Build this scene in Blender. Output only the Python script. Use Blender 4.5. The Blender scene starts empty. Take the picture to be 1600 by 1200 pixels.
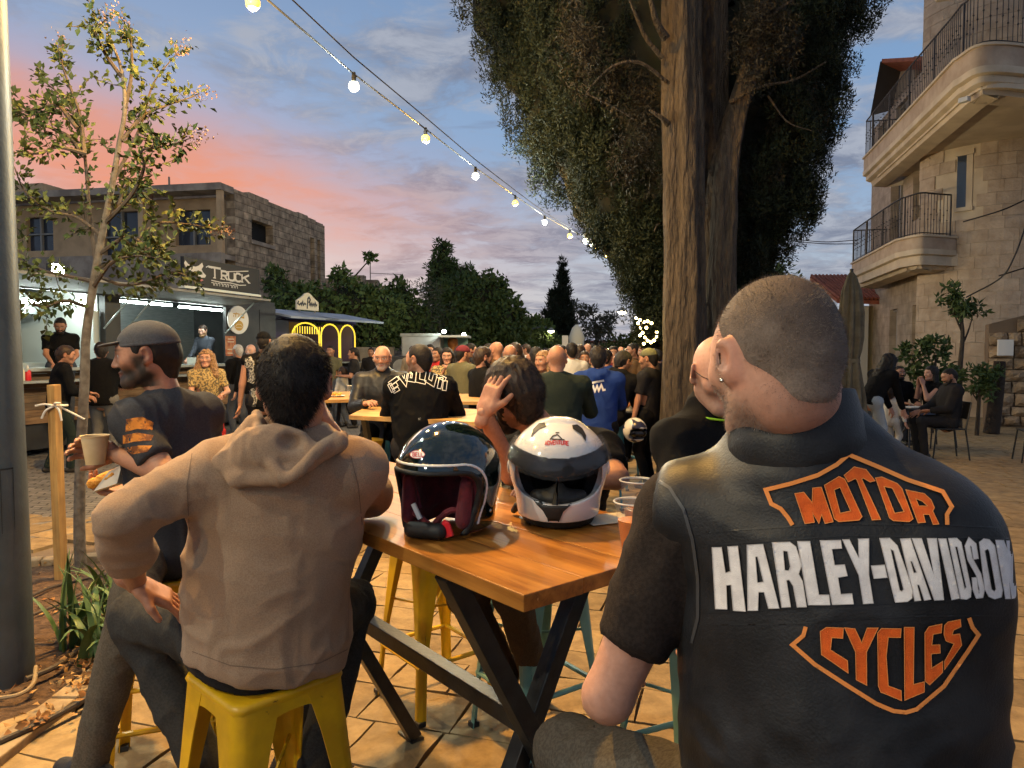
import bpy, bmesh, math, random
import numpy as np
from math import sin, cos, pi, radians, sqrt
from mathutils import Vector, Matrix
from mathutils.bvhtree import BVHTree
from mathutils.geometry import delaunay_2d_cdt
SC = bpy.context.scene
COL = SC.collection
random.seed(7)
RNG = np.random.default_rng(7)
# -- camera
CAM_H, PITCH, FPX = 1.60, radians(2.577), 1111.0
cam_d = bpy.data.cameras.new("camera")
cam_d.sensor_width = 36.0
cam_d.lens = 36.0 * FPX / 1600.0
cam_d.clip_start, cam_d.clip_end = 0.05, 2000.0
cam = bpy.data.objects.new("camera", cam_d)
cam.location = (0, 0, CAM_H)
cam.rotation_euler = (pi / 2 - PITCH, 0, 0)
COL.objects.link(cam)
SC.camera = cam
# -- sky
SUN_AZ, SUN_EL = radians(-30.0), radians(2.0)       # the sun has just gone down ahead, to the left
def build_world():
 w = bpy.data.worlds.new("World")
 SC.world = w
 w.use_nodes = True
 nt = w.node_tree
 nt.nodes.clear()
 N, Lk = nt.nodes.new, nt.links.new
 def mt(op, a, b=None, c=None):
  n = N('ShaderNodeMath')
  n.operation = op
  for i, v in enumerate((a, b, c)):
   if v is None:
    continue
   if isinstance(v, (int, float)):
    n.inputs[i].default_value = v
   else:
    Lk(v, n.inputs[i])
  return n.outputs[0]
 def mixc(f, a, b, bt='MIX'):
  n = N('ShaderNodeMix')
  n.data_type = 'RGBA'
  n.blend_type = bt
  for s, v in ((n.inputs[0], f), (n.inputs[6], a), (n.inputs[7], b)):
   if isinstance(v, (int, float)):
    s.default_value = v
   elif isinstance(v, tuple):
    s.default_value = (*v, 1)
   else:
    Lk(v, s)
  return n.outputs[2]
 def sstep(v, a, b):
  n = N('ShaderNodeMapRange')
  n.interpolation_type = 'SMOOTHSTEP'
  Lk(v, n.inputs[0])
  n.inputs[1].default_value, n.inputs[2].default_value = a, b
  return n.outputs[0]
 tc = N('ShaderNodeTexCoord')
 sx = N('ShaderNodeSeparateXYZ')
 Lk(tc.outputs['Generated'], sx.inputs[0])
 x, y, z = sx.outputs
 hor = mt('SQRT', mt('ADD', mt('MULTIPLY', x, x), mt('MULTIPLY', y, y)))
 el = mt('DIVIDE', z, mt('MAXIMUM', hor, 0.02))
 az = mt('ARCTAN2', x, y)
 base = mixc(sstep(el, 0.0, 0.30), (0.37, 0.42, 0.51), (0.165, 0.285, 0.485))
 base = mixc(sstep(el, 0.28, 0.75), base, (0.095, 0.165, 0.315))
 base = mixc(sstep(el, 0.7, 2.0), base, (0.15, 0.18, 0.255))
 sky = N('ShaderNodeTexSky')
 sky.sky_type = 'NISHITA'
 sky.sun_disc = False
 sky.sun_elevation = SUN_EL
 sky.sun_rotation = SUN_AZ
 base = mixc(0.04, base, sky.outputs[0], 'ADD')
 k = mt('DIVIDE', 1.0, mt('ADD', mt('MAXIMUM', z, 0.0), 0.10))
 cx = N('ShaderNodeCombineXYZ')
 Lk(mt('MULTIPLY', x, k), cx.inputs[0])
 Lk(mt('MULTIPLY', y, k), cx.inputs[1])
 def noise(scale, detail, rough, off, dist=0.0, sy=1.0):
  mp = N('ShaderNodeMapping')
  Lk(cx.outputs[0], mp.inputs[0])
  mp.inputs['Location'].default_value = off
  mp.inputs['Scale'].default_value = (scale, scale * sy, scale)
  n = N('ShaderNodeTexNoise')
  n.inputs['Scale'].default_value = 1.0
  n.inputs['Detail'].default_value = detail
  n.inputs['Roughness'].default_value = rough
  n.inputs['Distortion'].default_value = dist
  Lk(mp.outputs[0], n.inputs['Vector'])
  return n.outputs['Fac']
 n1 = noise(1.5, 8, 0.60, (3.1, 1.7, 0), 0.35)
 n2 = noise(4.6, 8, 0.66, (9.3, 4.1, 2), 0.5)
 n3 = noise(0.5, 4, 0.5, (1.3, 7.7, 5), 0.8)
 nn = mt('ADD', mt('MULTIPLY', n1, 0.68), mt('MULTIPLY', n2, 0.32))
 side = sstep(az, -0.45, 0.25)
 cloud = sstep(mt('ADD', nn, mt('MULTIPLY', side, 0.07)), 0.485, 0.605)
 ctr = mt('ADD', 0.145, mt('MULTIPLY', az, -0.21))
 wob = mt('MULTIPLY', mt('SUBTRACT', n3, 0.5), 0.16)
 dv = mt('DIVIDE', mt('SUBTRACT', mt('ADD', el, wob), ctr), 0.072)
 band = mt('POWER', 2.718, mt('MULTIPLY', mt('MULTIPLY', dv, dv), -1.0))
 da = mt('DIVIDE', mt('ADD', az, 0.52), 0.35)
 azf = mt('POWER', 2.718, mt('MULTIPLY', mt('MULTIPLY', da, da), -1.0))
 glow = mt('MULTIPLY', mt('MULTIPLY', band, azf), mt('ADD', 0.60, mt('MULTIPLY', n2, 1.0)))
 glow = mt('MINIMUM', glow, 1.0)
 greyc = mixc(sstep(n2, 0.35, 0.65), (0.175, 0.195, 0.265), (0.37, 0.39, 0.45))
 c1 = mixc(mt('MULTIPLY', cloud, 0.85), base, greyc)
 pink = mixc(sstep(el, 0.08, 0.34), (0.88, 0.30, 0.135), (0.64, 0.31, 0.26))
 c2 = mixc(mt('MINIMUM', mt('MULTIPLY', glow, 1.02), 1.0), c1, pink)
 n4 = noise(0.9, 5, 0.55, (4.0, 2.2, 8), 0.2, 2.6)
 streak = mt('MULTIPLY', sstep(n4, 0.60, 0.70), sstep(el, 0.03, 0.12))
 c3 = mixc(mt('MULTIPLY', streak, 0.60), c2, (0.17, 0.20, 0.29))
 bg = N('ShaderNodeBackground')
 Lk(c3, bg.inputs[0])
 bg.inputs[1].default_value = SKY_STRENGTH
 out = N('ShaderNodeOutputWorld')
 Lk(bg.outputs[0], out.inputs[0])
SKY_STRENGTH = 0.80
build_world()
sun_d = bpy.data.lights.new("sun", 'SUN')
sun_d.energy = 0.35
sun_d.angle = radians(25)
sun_d.color = (1.0, 0.72, 0.52)
sun = bpy.data.objects.new("sun", sun_d)
sun.rotation_euler = (-Vector((sin(SUN_AZ) * .99, cos(SUN_AZ) * .99, .14))).to_track_quat('-Z', 'Y').to_euler()
COL.objects.link(sun)
SC.render.engine = 'CYCLES'
SC.cycles.use_denoising = True
SC.cycles.use_adaptive_sampling = True
SC.cycles.adaptive_threshold = 0.025
SC.cycles.adaptive_min_samples = 12
SC.world.cycles.sampling_method = 'MANUAL'
SC.world.cycles.sample_map_resolution = 256
SC.cycles.max_bounces = 5
SC.cycles.diffuse_bounces = 2
SC.cycles.glossy_bounces = 3
SC.cycles.transmission_bounces = 6
SC.cycles.transparent_max_bounces = 12
SC.cycles.sample_clamp_indirect = 4.0
SC.cycles.caustics_reflective = False
SC.cycles.caustics_refractive = False
vs = SC.view_settings
vs.view_transform = 'Standard'
vs.look = 'None'
vs.exposure = 0.5
vs.gamma = 1.0
vs.use_curve_mapping = False
# -- layout helpers
_R = np.array((1.0, 0, 0))
_F = np.array((0, cos(PITCH), -sin(PITCH)))
_U = np.array((0, sin(PITCH), cos(PITCH)))
_C = np.array((0, 0, CAM_H))
def ray(px, py):
 return _R * ((px - 800) / FPX) - _U * ((py - 600) / FPX) + _F
def at(px, py, d):
 r = ray(px, py)
 return _C + r * (d / r[1])
def gnd(px, py, z=0.0):
 r = ray(px, py)
 return _C + r * ((z - CAM_H) / r[2])
def V3(*a):
 return np.array(a, float)
def nrm(v):
 v = np.asarray(v, float)
 return v / (np.linalg.norm(v) + 1e-12)
# -- materials
MATS = {}
def M(name, col, rough=.6, col2=None, ns=8., nd=4., nr=.55, lo=.4, hi=.6, bump=0., bs=60., bd=3., metal=0., spec=.5,
  sheen=0., coat=0., emit=None, es=0., trans=0., ior=1.45, alpha=1., attr=False, sc=(1, 1, 1), bdist=.01, sss=0.):
 if name in MATS:
  return MATS[name]
 m = bpy.data.materials.new(name)
 MATS[name] = m
 m.use_nodes = True
 nt = m.node_tree
 b = nt.nodes['Principled BSDF']
 N, Lk = nt.nodes.new, nt.links.new
 tc = N('ShaderNodeTexCoord')
 mp = N('ShaderNodeMapping')
 mp.inputs['Scale'].default_value = sc
 Lk(tc.outputs['Object'], mp.inputs[0])
 c = (*col, 1)
 b.inputs['Base Color'].default_value = c
 csock = None
 if attr:
  a = N('ShaderNodeAttribute')
  a.attribute_name = 'Col'
  csock = a.outputs['Color']
 if col2 is not None:
  n = N('ShaderNodeTexNoise')
  n.inputs['Scale'].default_value = ns
  n.inputs['Detail'].default_value = nd
  n.inputs['Roughness'].default_value = nr
  Lk(mp.outputs[0], n.inputs['Vector'])
  r = N('ShaderNodeMapRange')
  r.inputs[1].default_value, r.inputs[2].default_value = lo, hi
  Lk(n.outputs['Fac'], r.inputs[0])
  x = N('ShaderNodeMix')
  x.data_type = 'RGBA'
  Lk(r.outputs[0], x.inputs[0])
  x.inputs[6].default_value = c
  x.inputs[7].default_value = (*col2, 1)
  if csock is not None:
   x.blend_type = 'MULTIPLY'
   y = N('ShaderNodeMix')
   y.data_type = 'RGBA'
   y.blend_type = 'MULTIPLY'
   y.inputs[0].default_value = 1.0
   x.blend_type = 'MIX'
   Lk(csock, y.inputs[6])
   Lk(x.outputs[2], y.inputs[7])
   csock = y.outputs[2]
  else:
   csock = x.outputs[2]
 if csock is not None:
  Lk(csock, b.inputs['Base Color'])
 b.inputs['Roughness'].default_value = rough
 b.inputs['Metallic'].default_value = metal
 b.inputs['Specular IOR Level'].default_value = spec
 b.inputs['IOR'].default_value = ior
 b.inputs['Alpha'].default_value = alpha
 b.inputs['Sheen Weight'].default_value = sheen
 b.inputs['Sheen Roughness'].default_value = .5
 b.inputs['Coat Weight'].default_value = coat
 b.inputs['Coat Roughness'].default_value = .06
 b.inputs['Transmission Weight'].default_value = trans
 if sss:
  b.inputs['Subsurface Weight'].default_value = sss
  b.inputs['Subsurface Radius'].default_value = (.012, .005, .003)
  b.inputs['Subsurface Scale'].default_value = .6
 if emit:
  b.inputs['Emission Color'].default_value = (*emit, 1)
  b.inputs['Emission Strength'].default_value = es
 if bump:
  n = N('ShaderNodeTexNoise')
  n.inputs['Scale'].default_value = bs
  n.inputs['Detail'].default_value = bd
  Lk(mp.outputs[0], n.inputs['Vector'])
  bp = N('ShaderNodeBump')
  bp.inputs['Strength'].default_value = bump
  bp.inputs['Distance'].default_value = bdist
  Lk(n.outputs['Fac'], bp.inputs['Height'])
  Lk(bp.outputs[0], b.inputs['Normal'])
 return m
# -- objects
def tag(o, label=None, cat=None, group=None, kind=None):
 if label:
  o["label"] = label
 if cat:
  o["category"] = cat
 if group:
  o["group"] = group
 if kind:
  o["kind"] = kind
 return o
def empty(name, loc=(0, 0, 0), rz=0.0, label=None, cat=None, group=None, parent=None):
 o = bpy.data.objects.new(name, None)
 COL.objects.link(o)
 o.location = tuple(loc)
 o.rotation_euler = (0, 0, rz)
 o.empty_display_size = .1
 if parent is not None:
  o.parent = parent
 return tag(o, label, cat, group)
def obj(name, me, mats=None, parent=None, loc=None, smooth=None):
 o = bpy.data.objects.new(name, me)
 COL.objects.link(o)
 if mats is not None:
  for m in (mats if isinstance(mats, (list, tuple)) else [mats]):
   me.materials.append(m)
 if parent is not None:
  o.parent = parent
 if loc is not None:
  o.location = tuple(loc)
 if smooth:
  me.shade_smooth()
 return o
def mesh_np(name, V, F, smooth=True, mi=None):
 V = np.asarray(V, np.float32)
 F = np.asarray(F, np.int32)
 me = bpy.data.meshes.new(name)
 n, k = len(F), F.shape[1]
 me.vertices.add(len(V))
 me.vertices.foreach_set('co', V.ravel())
 me.loops.add(n * k)
 me.polygons.add(n)
 me.polygons.foreach_set('loop_start', np.arange(0, n * k, k, dtype=np.int32))
 me.loops.foreach_set('vertex_index', F.ravel())
 if smooth:
  me.polygons.foreach_set('use_smooth', np.ones(n, bool))
 if mi is not None:
  me.polygons.foreach_set('material_index', np.asarray(mi, np.int32))
 me.update()
 me.validate()
 return me
class MB:
 def __init__(s):
  s.v, s.f, s.m, s.mi = [], [], [], 0
 def add(s, vs, fs):
  o = len(s.v)
  s.v += [tuple(map(float, p)) for p in vs]
  for f in fs:
   s.f.append([i + o for i in f])
   s.m.append(s.mi)
  return s
 def box(s, c, h, R=None):
  c = np.asarray(c, float)
  P = [np.array((a * h[0], b * h[1], d * h[2])) for d in (-1, 1) for b in (-1, 1) for a in (-1, 1)]
  if R is not None:
   R = np.asarray(R)
   P = [R @ p for p in P]
  return s.add([c + p for p in P], [(0, 2, 3, 1), (4, 5, 7, 6), (0, 1, 5, 4), (2, 6, 7, 3), (0, 4, 6, 2), (1, 3, 7, 5)])
 def bbox(s, lo, hi):
  lo, hi = np.asarray(lo, float), np.asarray(hi, float)
  return s.box((lo + hi) / 2, np.abs(hi - lo) / 2)
 def bar(s, a, b, w, t, up=(0, 0, 1)):
  a, b = np.asarray(a, float), np.asarray(b, float)
  d = nrm(b - a)
  x = np.cross(d, up)
  if np.linalg.norm(x) < 1e-4:
   x = np.cross(d, (1, 0, 0))
  x = nrm(x)
  y = nrm(np.cross(x, d))
  R = np.stack([x, d, y], 1)
  return s.box((a + b) / 2, (w / 2, np.linalg.norm(b - a) / 2, t / 2), R)
 def tube(s, pts, r, n=8, cap=True):
  pts = [np.asarray(p, float) for p in pts]
  rs = r if isinstance(r, (list, tuple, np.ndarray)) else [r] * len(pts)
  o = []
  ref = None
  for i, p in enumerate(pts):
   d = nrm(pts[min(i + 1, len(pts) - 1)] - pts[max(i - 1, 0)])
   if ref is None:
    ref = np.cross(d, (0, 0, 1))
    if np.linalg.norm(ref) < 1e-3:
     ref = np.cross(d, (1, 0, 0))
   ref = nrm(ref - d * np.dot(ref, d))
   y = np.cross(d, ref)
   for k in range(n):
    a = 2 * pi * k / n
    o.append(p + rs[i] * (cos(a) * ref + sin(a) * y))
  fs = [[i * n + k, i * n + (k + 1) % n, (i + 1) * n + (k + 1) % n, (i + 1) * n + k] for i in range(len(pts) - 1) for k in range(n)]
  if cap:
   fs += [list(range(n))[::-1], [(len(pts) - 1) * n + k for k in range(n)]]
  return s.add(o, fs)
 def lathe(s, prof, n=24, c=(0, 0, 0), cap=True):
  c = np.asarray(c, float)
  o = [c + (r * cos(2 * pi * k / n), r * sin(2 * pi * k / n), z) for r, z in prof for k in range(n)]
  fs = [[i * n + k, i * n + (k + 1) % n, (i + 1) * n + (k + 1) % n, (i + 1) * n + k] for i in range(len(prof) - 1) for k in range(n)]
  if cap:
   fs += [list(range(n))[::-1], [(len(prof) - 1) * n + k for k in range(n)]]
  return s.add(o, fs)
 def prism(s, poly, a, b):
  a, b = np.asarray(a, float), np.asarray(b, float)
  n = len(poly)
  P = [np.asarray(p, float) + a for p in poly]
  return s.add(P + [p + b for p in P], [list(range(n))[::-1], list(range(n, 2 * n))] + [[i, (i + 1) % n, n + (i + 1) % n, n + i] for i in range(n)])
 def sphere(s, c, r, nu=12, nv=8, sc=(1, 1, 1)):
  c = np.asarray(c, float)
  o = [c + (0, 0, r * sc[2])]
  for j in range(1, nv):
   t = pi * j / nv
   o += [c + (r * sc[0] * sin(t) * cos(2 * pi * k / nu), r * sc[1] * sin(t) * sin(2 * pi * k / nu), r * sc[2] * cos(t)) for k in range(nu)]
  o.append(c - (0, 0, r * sc[2]))
  fs = [[0, 1 + k, 1 + (k + 1) % nu] for k in range(nu)]
  fs += [[1 + j * nu + k, 1 + (j + 1) * nu + k, 1 + (j + 1) * nu + (k + 1) % nu, 1 + j * nu + (k + 1) % nu] for j in range(nv - 2) for k in range(nu)]
  e = len(o) - 1
  fs += [[e, 1 + (nv - 2) * nu + (k + 1) % nu, 1 + (nv - 2) * nu + k] for k in range(nu)]
  return s.add(o, fs)
 def mesh(s, name, smooth=False, bevel=0., angle=None):
  me = bpy.data.meshes.new(name)
  me.from_pydata(s.v, [], s.f)
  if any(s.m):
   me.polygons.foreach_set('material_index', np.array(s.m, np.int32))
  bm = bmesh.new()
  bm.from_mesh(me)
  bmesh.ops.recalc_face_normals(bm, faces=bm.faces)
  if bevel:
   es = [e for e in bm.edges if len(e.link_faces) == 2 and e.calc_face_angle(0) > .6]
   bmesh.ops.bevel(bm, geom=es, offset=bevel, segments=2, affect='EDGES', profile=.6)
  bm.to_mesh(me)
  bm.free()
  if smooth:
   me.shade_smooth()
   me.set_sharp_from_angle(angle=radians(angle or 40))
  return me
 def build(s, name, mat, parent=None, loc=None, smooth=False, bevel=0., angle=None):
  return obj(name, s.mesh(name, smooth, bevel, angle), mat, parent, loc)
def copy_tree(o, parent=None):
 c = o.copy()
 COL.objects.link(c)
 c.parent = parent
 for ch in list(o.children):
  copy_tree(ch, c)
 return c
# -- value noise
_PERM = RNG.random(65536)
def vnoise(P, s=1.0):
 P = np.asarray(P, float) * s
 I = np.floor(P).astype(np.int64)
 f = P - I
 f = f * f * (3 - 2 * f)
 out = 0
 for a in (0, 1):
  for b in (0, 1):
   for c in (0, 1):
    h = ((I[..., 0] + a) * 73856093 ^ (I[..., 1] + b) * 19349663 ^ (I[..., 2] + c) * 83492791) & 65535
    w = (f[..., 0] if a else 1 - f[..., 0]) * (f[..., 1] if b else 1 - f[..., 1]) * (f[..., 2] if c else 1 - f[..., 2])
    out = out + w * _PERM[h]
 return out
def fbm(P, s=1.0, o=3):
 t, a, n = 0, 1.0, 0
 for i in range(o):
  t = t + a * vnoise(P + 17.3 * i, s * 2 ** i)
  n += a
  a *= .5
 return t / n
# -- signed distance shapes
def rc(a, b, r1, r2=None, flat=None):
 a, b = V3(*a), V3(*b)
 r2 = r1 if r2 is None else r2
 ba = b - a
 L2 = max(float(ba @ ba), 1e-9)
 def f(P):
  p = P - a
  if flat is not None:
   n = nrm(flat[0])
   p = p + ((flat[1] - 1) * (p @ n))[..., None] * n
  t = np.clip((p @ ba) / L2, 0, 1)
  q = p - t[..., None] * ba
  return np.sqrt((q * q).sum(-1)) - (r1 + (r2 - r1) * t)
 R = max(r1, r2)
 return f, np.minimum(a, b) - R, np.maximum(a, b) + R
def ell(c, r, R=None):
 c, r = V3(*c), V3(*r)
 def f(P):
  p = P - c
  if R is not None:
   p = p @ np.asarray(R)
  k0 = np.sqrt(((p / r) ** 2).sum(-1))
  k1 = np.sqrt(((p / (r * r)) ** 2).sum(-1))
  return k0 * (k0 - 1) / np.maximum(k1, 1e-6)
 m = r.max() if R is not None else r
 return f, c - m, c + m
def rbox(c, h, rad=.0, R=None):
 c, h = V3(*c), V3(*h)
 def f(P):
  p = P - c
  if R is not None:
   p = p @ np.asarray(R)
  q = np.abs(p) - (h - rad)
  return np.sqrt((np.maximum(q, 0) ** 2).sum(-1)) + np.minimum(q.max(-1), 0) - rad
 m = np.linalg.norm(h) if R is not None else h
 return f, c - m, c + m
def plane(p0, n):
 p0, n = V3(*p0), nrm(n)
 def f(P):
  return (P - p0) @ n
 return f, V3(-9, -9, -9), V3(9, 9, 9)
def xf(prim, Mx, off=(0, 0, 0)):
 f, lo, hi = prim
 Mx, off = np.asarray(Mx, float), V3(*off)
 cs = np.array([[(lo, hi)[i][0], (lo, hi)[j][1], (lo, hi)[k][2]] for i in (0, 1) for j in (0, 1) for k in (0, 1)]) @ Mx.T + off
 return (lambda P: f((P - off) @ Mx)), cs.min(0), cs.max(0)
class Field:
 def __init__(s):
  s.ops = []
 def u(s, prim, k=.02):
  s.ops.append(('u', prim, k))
  return s
 def sub(s, prim, k=.004):
  s.ops.append(('s', prim, k))
  return s
 def cut(s, prim, k=.002):
  s.ops.append(('i', prim, k))
  return s
 def add(s, prims, k=.02):
  for p in prims:
   s.u(p, k)
  return s
 def bounds(s):
  lo = np.min([p[1] for o, p, k in s.ops if o == 'u'], 0)
  hi = np.max([p[2] for o, p, k in s.ops if o == 'u'], 0)
  return lo, hi
 @staticmethod
 def comb(o, A, d, k):
  if o == 'u':
   h = np.maximum(k - np.abs(A - d), 0) / k
   return np.minimum(A, d) - h * h * k * .25
  d2 = -d if o == 's' else d
  h = np.maximum(k - np.abs(A - d2), 0) / k
  return np.maximum(A, d2) + h * h * k * .25
 def pts(s, P):
  A = np.full(P.shape[:-1], 1.0)
  for o, p, k in s.ops:
   A = s.comb(o, A, p[0](P), k)
  return A
 def mesh(s, h, smooth=1, project=0, lo=None, hi=None):
  l, u = s.bounds()
  if lo is not None:
   l = np.maximum(l, lo)
  if hi is not None:
   u = np.minimum(u, hi)
  l, u = l - 2.5 * h, u + 2.5 * h
  n = np.ceil((u - l) / h).astype(int) + 1
  ax = [l[i] + h * np.arange(n[i]) for i in range(3)]
  A = np.full(tuple(n), .5, np.float32)
  for o, p, k in s.ops:
   if o == 'i':
    i0, i1 = np.zeros(3, int), n
   else:
    m = k + 2 * h
    i0 = np.clip(np.floor((p[1] - m - l) / h).astype(int), 0, n)
    i1 = np.clip(np.ceil((p[2] + m - l) / h).astype(int) + 1, 0, n)
   if (i1 <= i0).any():
    continue
   sl = tuple(slice(a, b) for a, b in zip(i0, i1))
   G = np.stack(np.meshgrid(ax[0][sl[0]], ax[1][sl[1]], ax[2][sl[2]], indexing='ij'), -1)
   A[sl] = s.comb(o, A[sl], p[0](G), k)
  Vv, Ff = surface_nets(A, l, h)
  if smooth:
   Vv = laplace(Vv, Ff, smooth)
  for _ in range(project):
   d = s.pts(Vv)
   e = h * .3
   g = np.stack([s.pts(Vv + np.eye(3)[i] * e) - s.pts(Vv - np.eye(3)[i] * e) for i in range(3)], -1) / (2 * e)
   gl = (g * g).sum(-1, keepdims=True)
   st = d[:, None] * g / np.maximum(gl, .2)
   Vv = Vv - np.clip(st, -h, h)
  return Vv, Ff
_CORN = [(i, j, k) for i in (0, 1) for j in (0, 1) for k in (0, 1)]
_EDG = [(a, b) for a in _CORN for b in _CORN if a < b and sum(abs(x - y) for x, y in zip(a, b)) == 1]
def surface_nets(A, l, h):
 n = A.shape
 S = A < 0
 cnt = np.zeros((n[0] - 1, n[1] - 1, n[2] - 1), np.int8)
 for i, j, k in _CORN:
  cnt += S[i:n[0] - 1 + i, j:n[1] - 1 + j, k:n[2] - 1 + k]
 act = (cnt > 0) & (cnt < 8)
 I, J, K = np.nonzero(act)
 idx = np.full(act.shape, -1, np.int64)
 idx[I, J, K] = np.arange(len(I))
 acc = np.zeros((len(I), 3))
 c = np.zeros(len(I))
 for a, b in _EDG:
  fa = A[I + a[0], J + a[1], K + a[2]].astype(float)
  fb = A[I + b[0], J + b[1], K + b[2]].astype(float)
  m = (fa < 0) != (fb < 0)
  t = np.where(m, fa / np.where(m, fa - fb, 1), 0)
  pos = np.array(a) + t[:, None] * (np.array(b) - np.array(a))
  acc += pos * m[:, None]
  c += m
 Vv = l + h * (np.stack([I, J, K], -1) + acc / np.maximum(c, 1)[:, None])
 Fs = []
 for ax in range(3):
  o1, o2 = (ax + 1) % 3, (ax + 2) % 3
  sl0 = [slice(None)] * 3
  sl1 = [slice(None)] * 3
  sl0[ax], sl1[ax] = slice(0, n[ax] - 1), slice(1, n[ax])
  X = S[tuple(sl0)] != S[tuple(sl1)]
  X = X.copy()
  q = [slice(None)] * 3
  q[o1] = slice(0, 1)
  X[tuple(q)] = False
  q = [slice(None)] * 3
  q[o1] = slice(n[o1] - 1, n[o1])
  X[tuple(q)] = False
  q = [slice(None)] * 3
  q[o2] = slice(0, 1)
  X[tuple(q)] = False
  q = [slice(None)] * 3
  q[o2] = slice(n[o2] - 1, n[o2])
  X[tuple(q)] = False
  E = np.stack(np.nonzero(X), -1)
  if not len(E):
   continue
  d1, d2 = np.eye(3, dtype=int)[o1], np.eye(3, dtype=int)[o2]
  q4 = [idx[tuple((E - e).T)] for e in (d1 + d2, d2, 0 * d1, d1)]
  Q = np.stack(q4, -1)
  ins = S[tuple(E.T)]
  Q[~ins] = Q[~ins][:, ::-1]
  Fs.append(Q)
 return Vv, np.concatenate(Fs)
def laplace(Vv, Ff, it=1, lam=.5):
 k = Ff.shape[1]
 a = np.concatenate([Ff[:, i] for i in range(k)])
 b = np.concatenate([Ff[:, (i + 1) % k] for i in range(k)])
 src, dst = np.concatenate([a, b]), np.concatenate([b, a])
 n = len(Vv)
 deg = np.bincount(src, minlength=n).astype(float)
 for _ in range(it):
  av = np.stack([np.bincount(src, Vv[dst, i], n) for i in range(3)], -1) / np.maximum(deg, 1)[:, None]
  Vv = Vv + lam * (av - Vv)
 return Vv
def vnormals(Vv, Ff):
 if Ff.shape[1] == 4:
  fn = np.cross(Vv[Ff[:, 2]] - Vv[Ff[:, 0]], Vv[Ff[:, 3]] - Vv[Ff[:, 1]])
 else:
  fn = np.cross(Vv[Ff[:, 1]] - Vv[Ff[:, 0]], Vv[Ff[:, 2]] - Vv[Ff[:, 0]])
 o = np.zeros_like(Vv)
 for i in range(Ff.shape[1]):
  for j in range(3):
   o[:, j] += np.bincount(Ff[:, i], fn[:, j], len(Vv))
 return o / (np.linalg.norm(o, axis=1, keepdims=True) + 1e-12)
def join_np(parts):
 Vs, Fs, o = [], [], 0
 for v, f in parts:
  Vs.append(v)
  Fs.append(f + o)
  o += len(v)
 return np.concatenate(Vs), np.concatenate(Fs)
def set_col(me, C):
 a = me.color_attributes.new('Col', 'FLOAT_COLOR', 'POINT')
 C = np.asarray(C, np.float32)
 if C.shape[1] == 3:
  C = np.concatenate([C, np.ones((len(C), 1), np.float32)], 1)
 a.data.foreach_set('color', C.ravel())
def rot(axis, ang):
 return np.array(Matrix.Rotation(ang, 3, Vector(axis)))
def frame(fwd, up=(0, 0, 1)):
 f = nrm(fwd)
 r = nrm(np.cross(f, up))
 return np.stack([r, f, np.cross(r, f)], 1)
def blades(P, D, L, W, bend=.25, rng=None):
 rng = rng or RNG
 n = len(P)
 L = np.broadcast_to(L, (n,))[:, None]
 W = np.broadcast_to(W, (n,))[:, None]
 s = np.cross(D, rng.normal(size=(n, 3)))
 s /= np.linalg.norm(s, axis=1, keepdims=True) + 1e-9
 nb = np.cross(D, s)
 V = np.stack([P - s * W / 2, P + s * W / 2, P + D * L + nb * L * bend], 1).reshape(-1, 3)
 F = np.arange(3 * n).reshape(-1, 3)
 return V, F
def leaves_mesh(P, D, Nn, L, W):
 n = len(P)
 L = np.broadcast_to(L, (n,))[:, None]
 W = np.broadcast_to(W, (n,))[:, None]
 D = D / (np.linalg.norm(D, axis=1, keepdims=True) + 1e-9)
 S = np.cross(D, Nn)
 S /= np.linalg.norm(S, axis=1, keepdims=True) + 1e-9
 Nn = np.cross(S, D)
 mid = P + D * L * .48
 V = np.stack([P, mid + S * W / 2 + Nn * W * .18, P + D * L - Nn * W * .15, mid - S * W / 2 + Nn * W * .18], 1).reshape(-1, 3)
 b = np.arange(n)[:, None] * 4
 F = np.concatenate([b + np.array([[0, 1, 2]]), b + np.array([[0, 2, 3]])], 0)
 return V, F
def sample_surface(Vv, Ff, n, rng=None, mask=None):
 rng = rng or RNG
 if Ff.shape[1] == 4:
  T = np.concatenate([Ff[:, [0, 1, 2]], Ff[:, [0, 2, 3]]])
 else:
  T = Ff
 if mask is not None:
  T = T[mask[T].all(1)]
 a = np.linalg.norm(np.cross(Vv[T[:, 1]] - Vv[T[:, 0]], Vv[T[:, 2]] - Vv[T[:, 0]]), axis=1)
 t = T[rng.choice(len(T), n, p=a / a.sum())]
 r1, r2 = np.sqrt(rng.random((n, 1))), rng.random((n, 1))
 P = Vv[t[:, 0]] * (1 - r1) + Vv[t[:, 1]] * r1 * (1 - r2) + Vv[t[:, 2]] * r1 * r2
 N = vnormals(Vv, Ff)
 Nn = N[t[:, 0]] * (1 - r1) + N[t[:, 1]] * r1 * (1 - r2) + N[t[:, 2]] * r1 * r2
 return P, Nn / (np.linalg.norm(Nn, axis=1, keepdims=True) + 1e-9)
def catmull(pts, n=8):
 pts = [np.asarray(p, float) for p in pts]
 P = [2 * pts[0] - pts[1]] + pts + [2 * pts[-1] - pts[-2]]
 out = []
 for i in range(1, len(P) - 2):
  for k in range(n):
   t = k / n
   out.append(.5 * (2 * P[i] + (P[i + 1] - P[i - 1]) * t + (2 * P[i - 1] - 5 * P[i] + 4 * P[i + 1] - P[i + 2]) * t * t + (3 * P[i] - P[i - 1] - 3 * P[i + 1] + P[i + 2]) * t ** 3))
 out.append(pts[-1])
 return out
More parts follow.
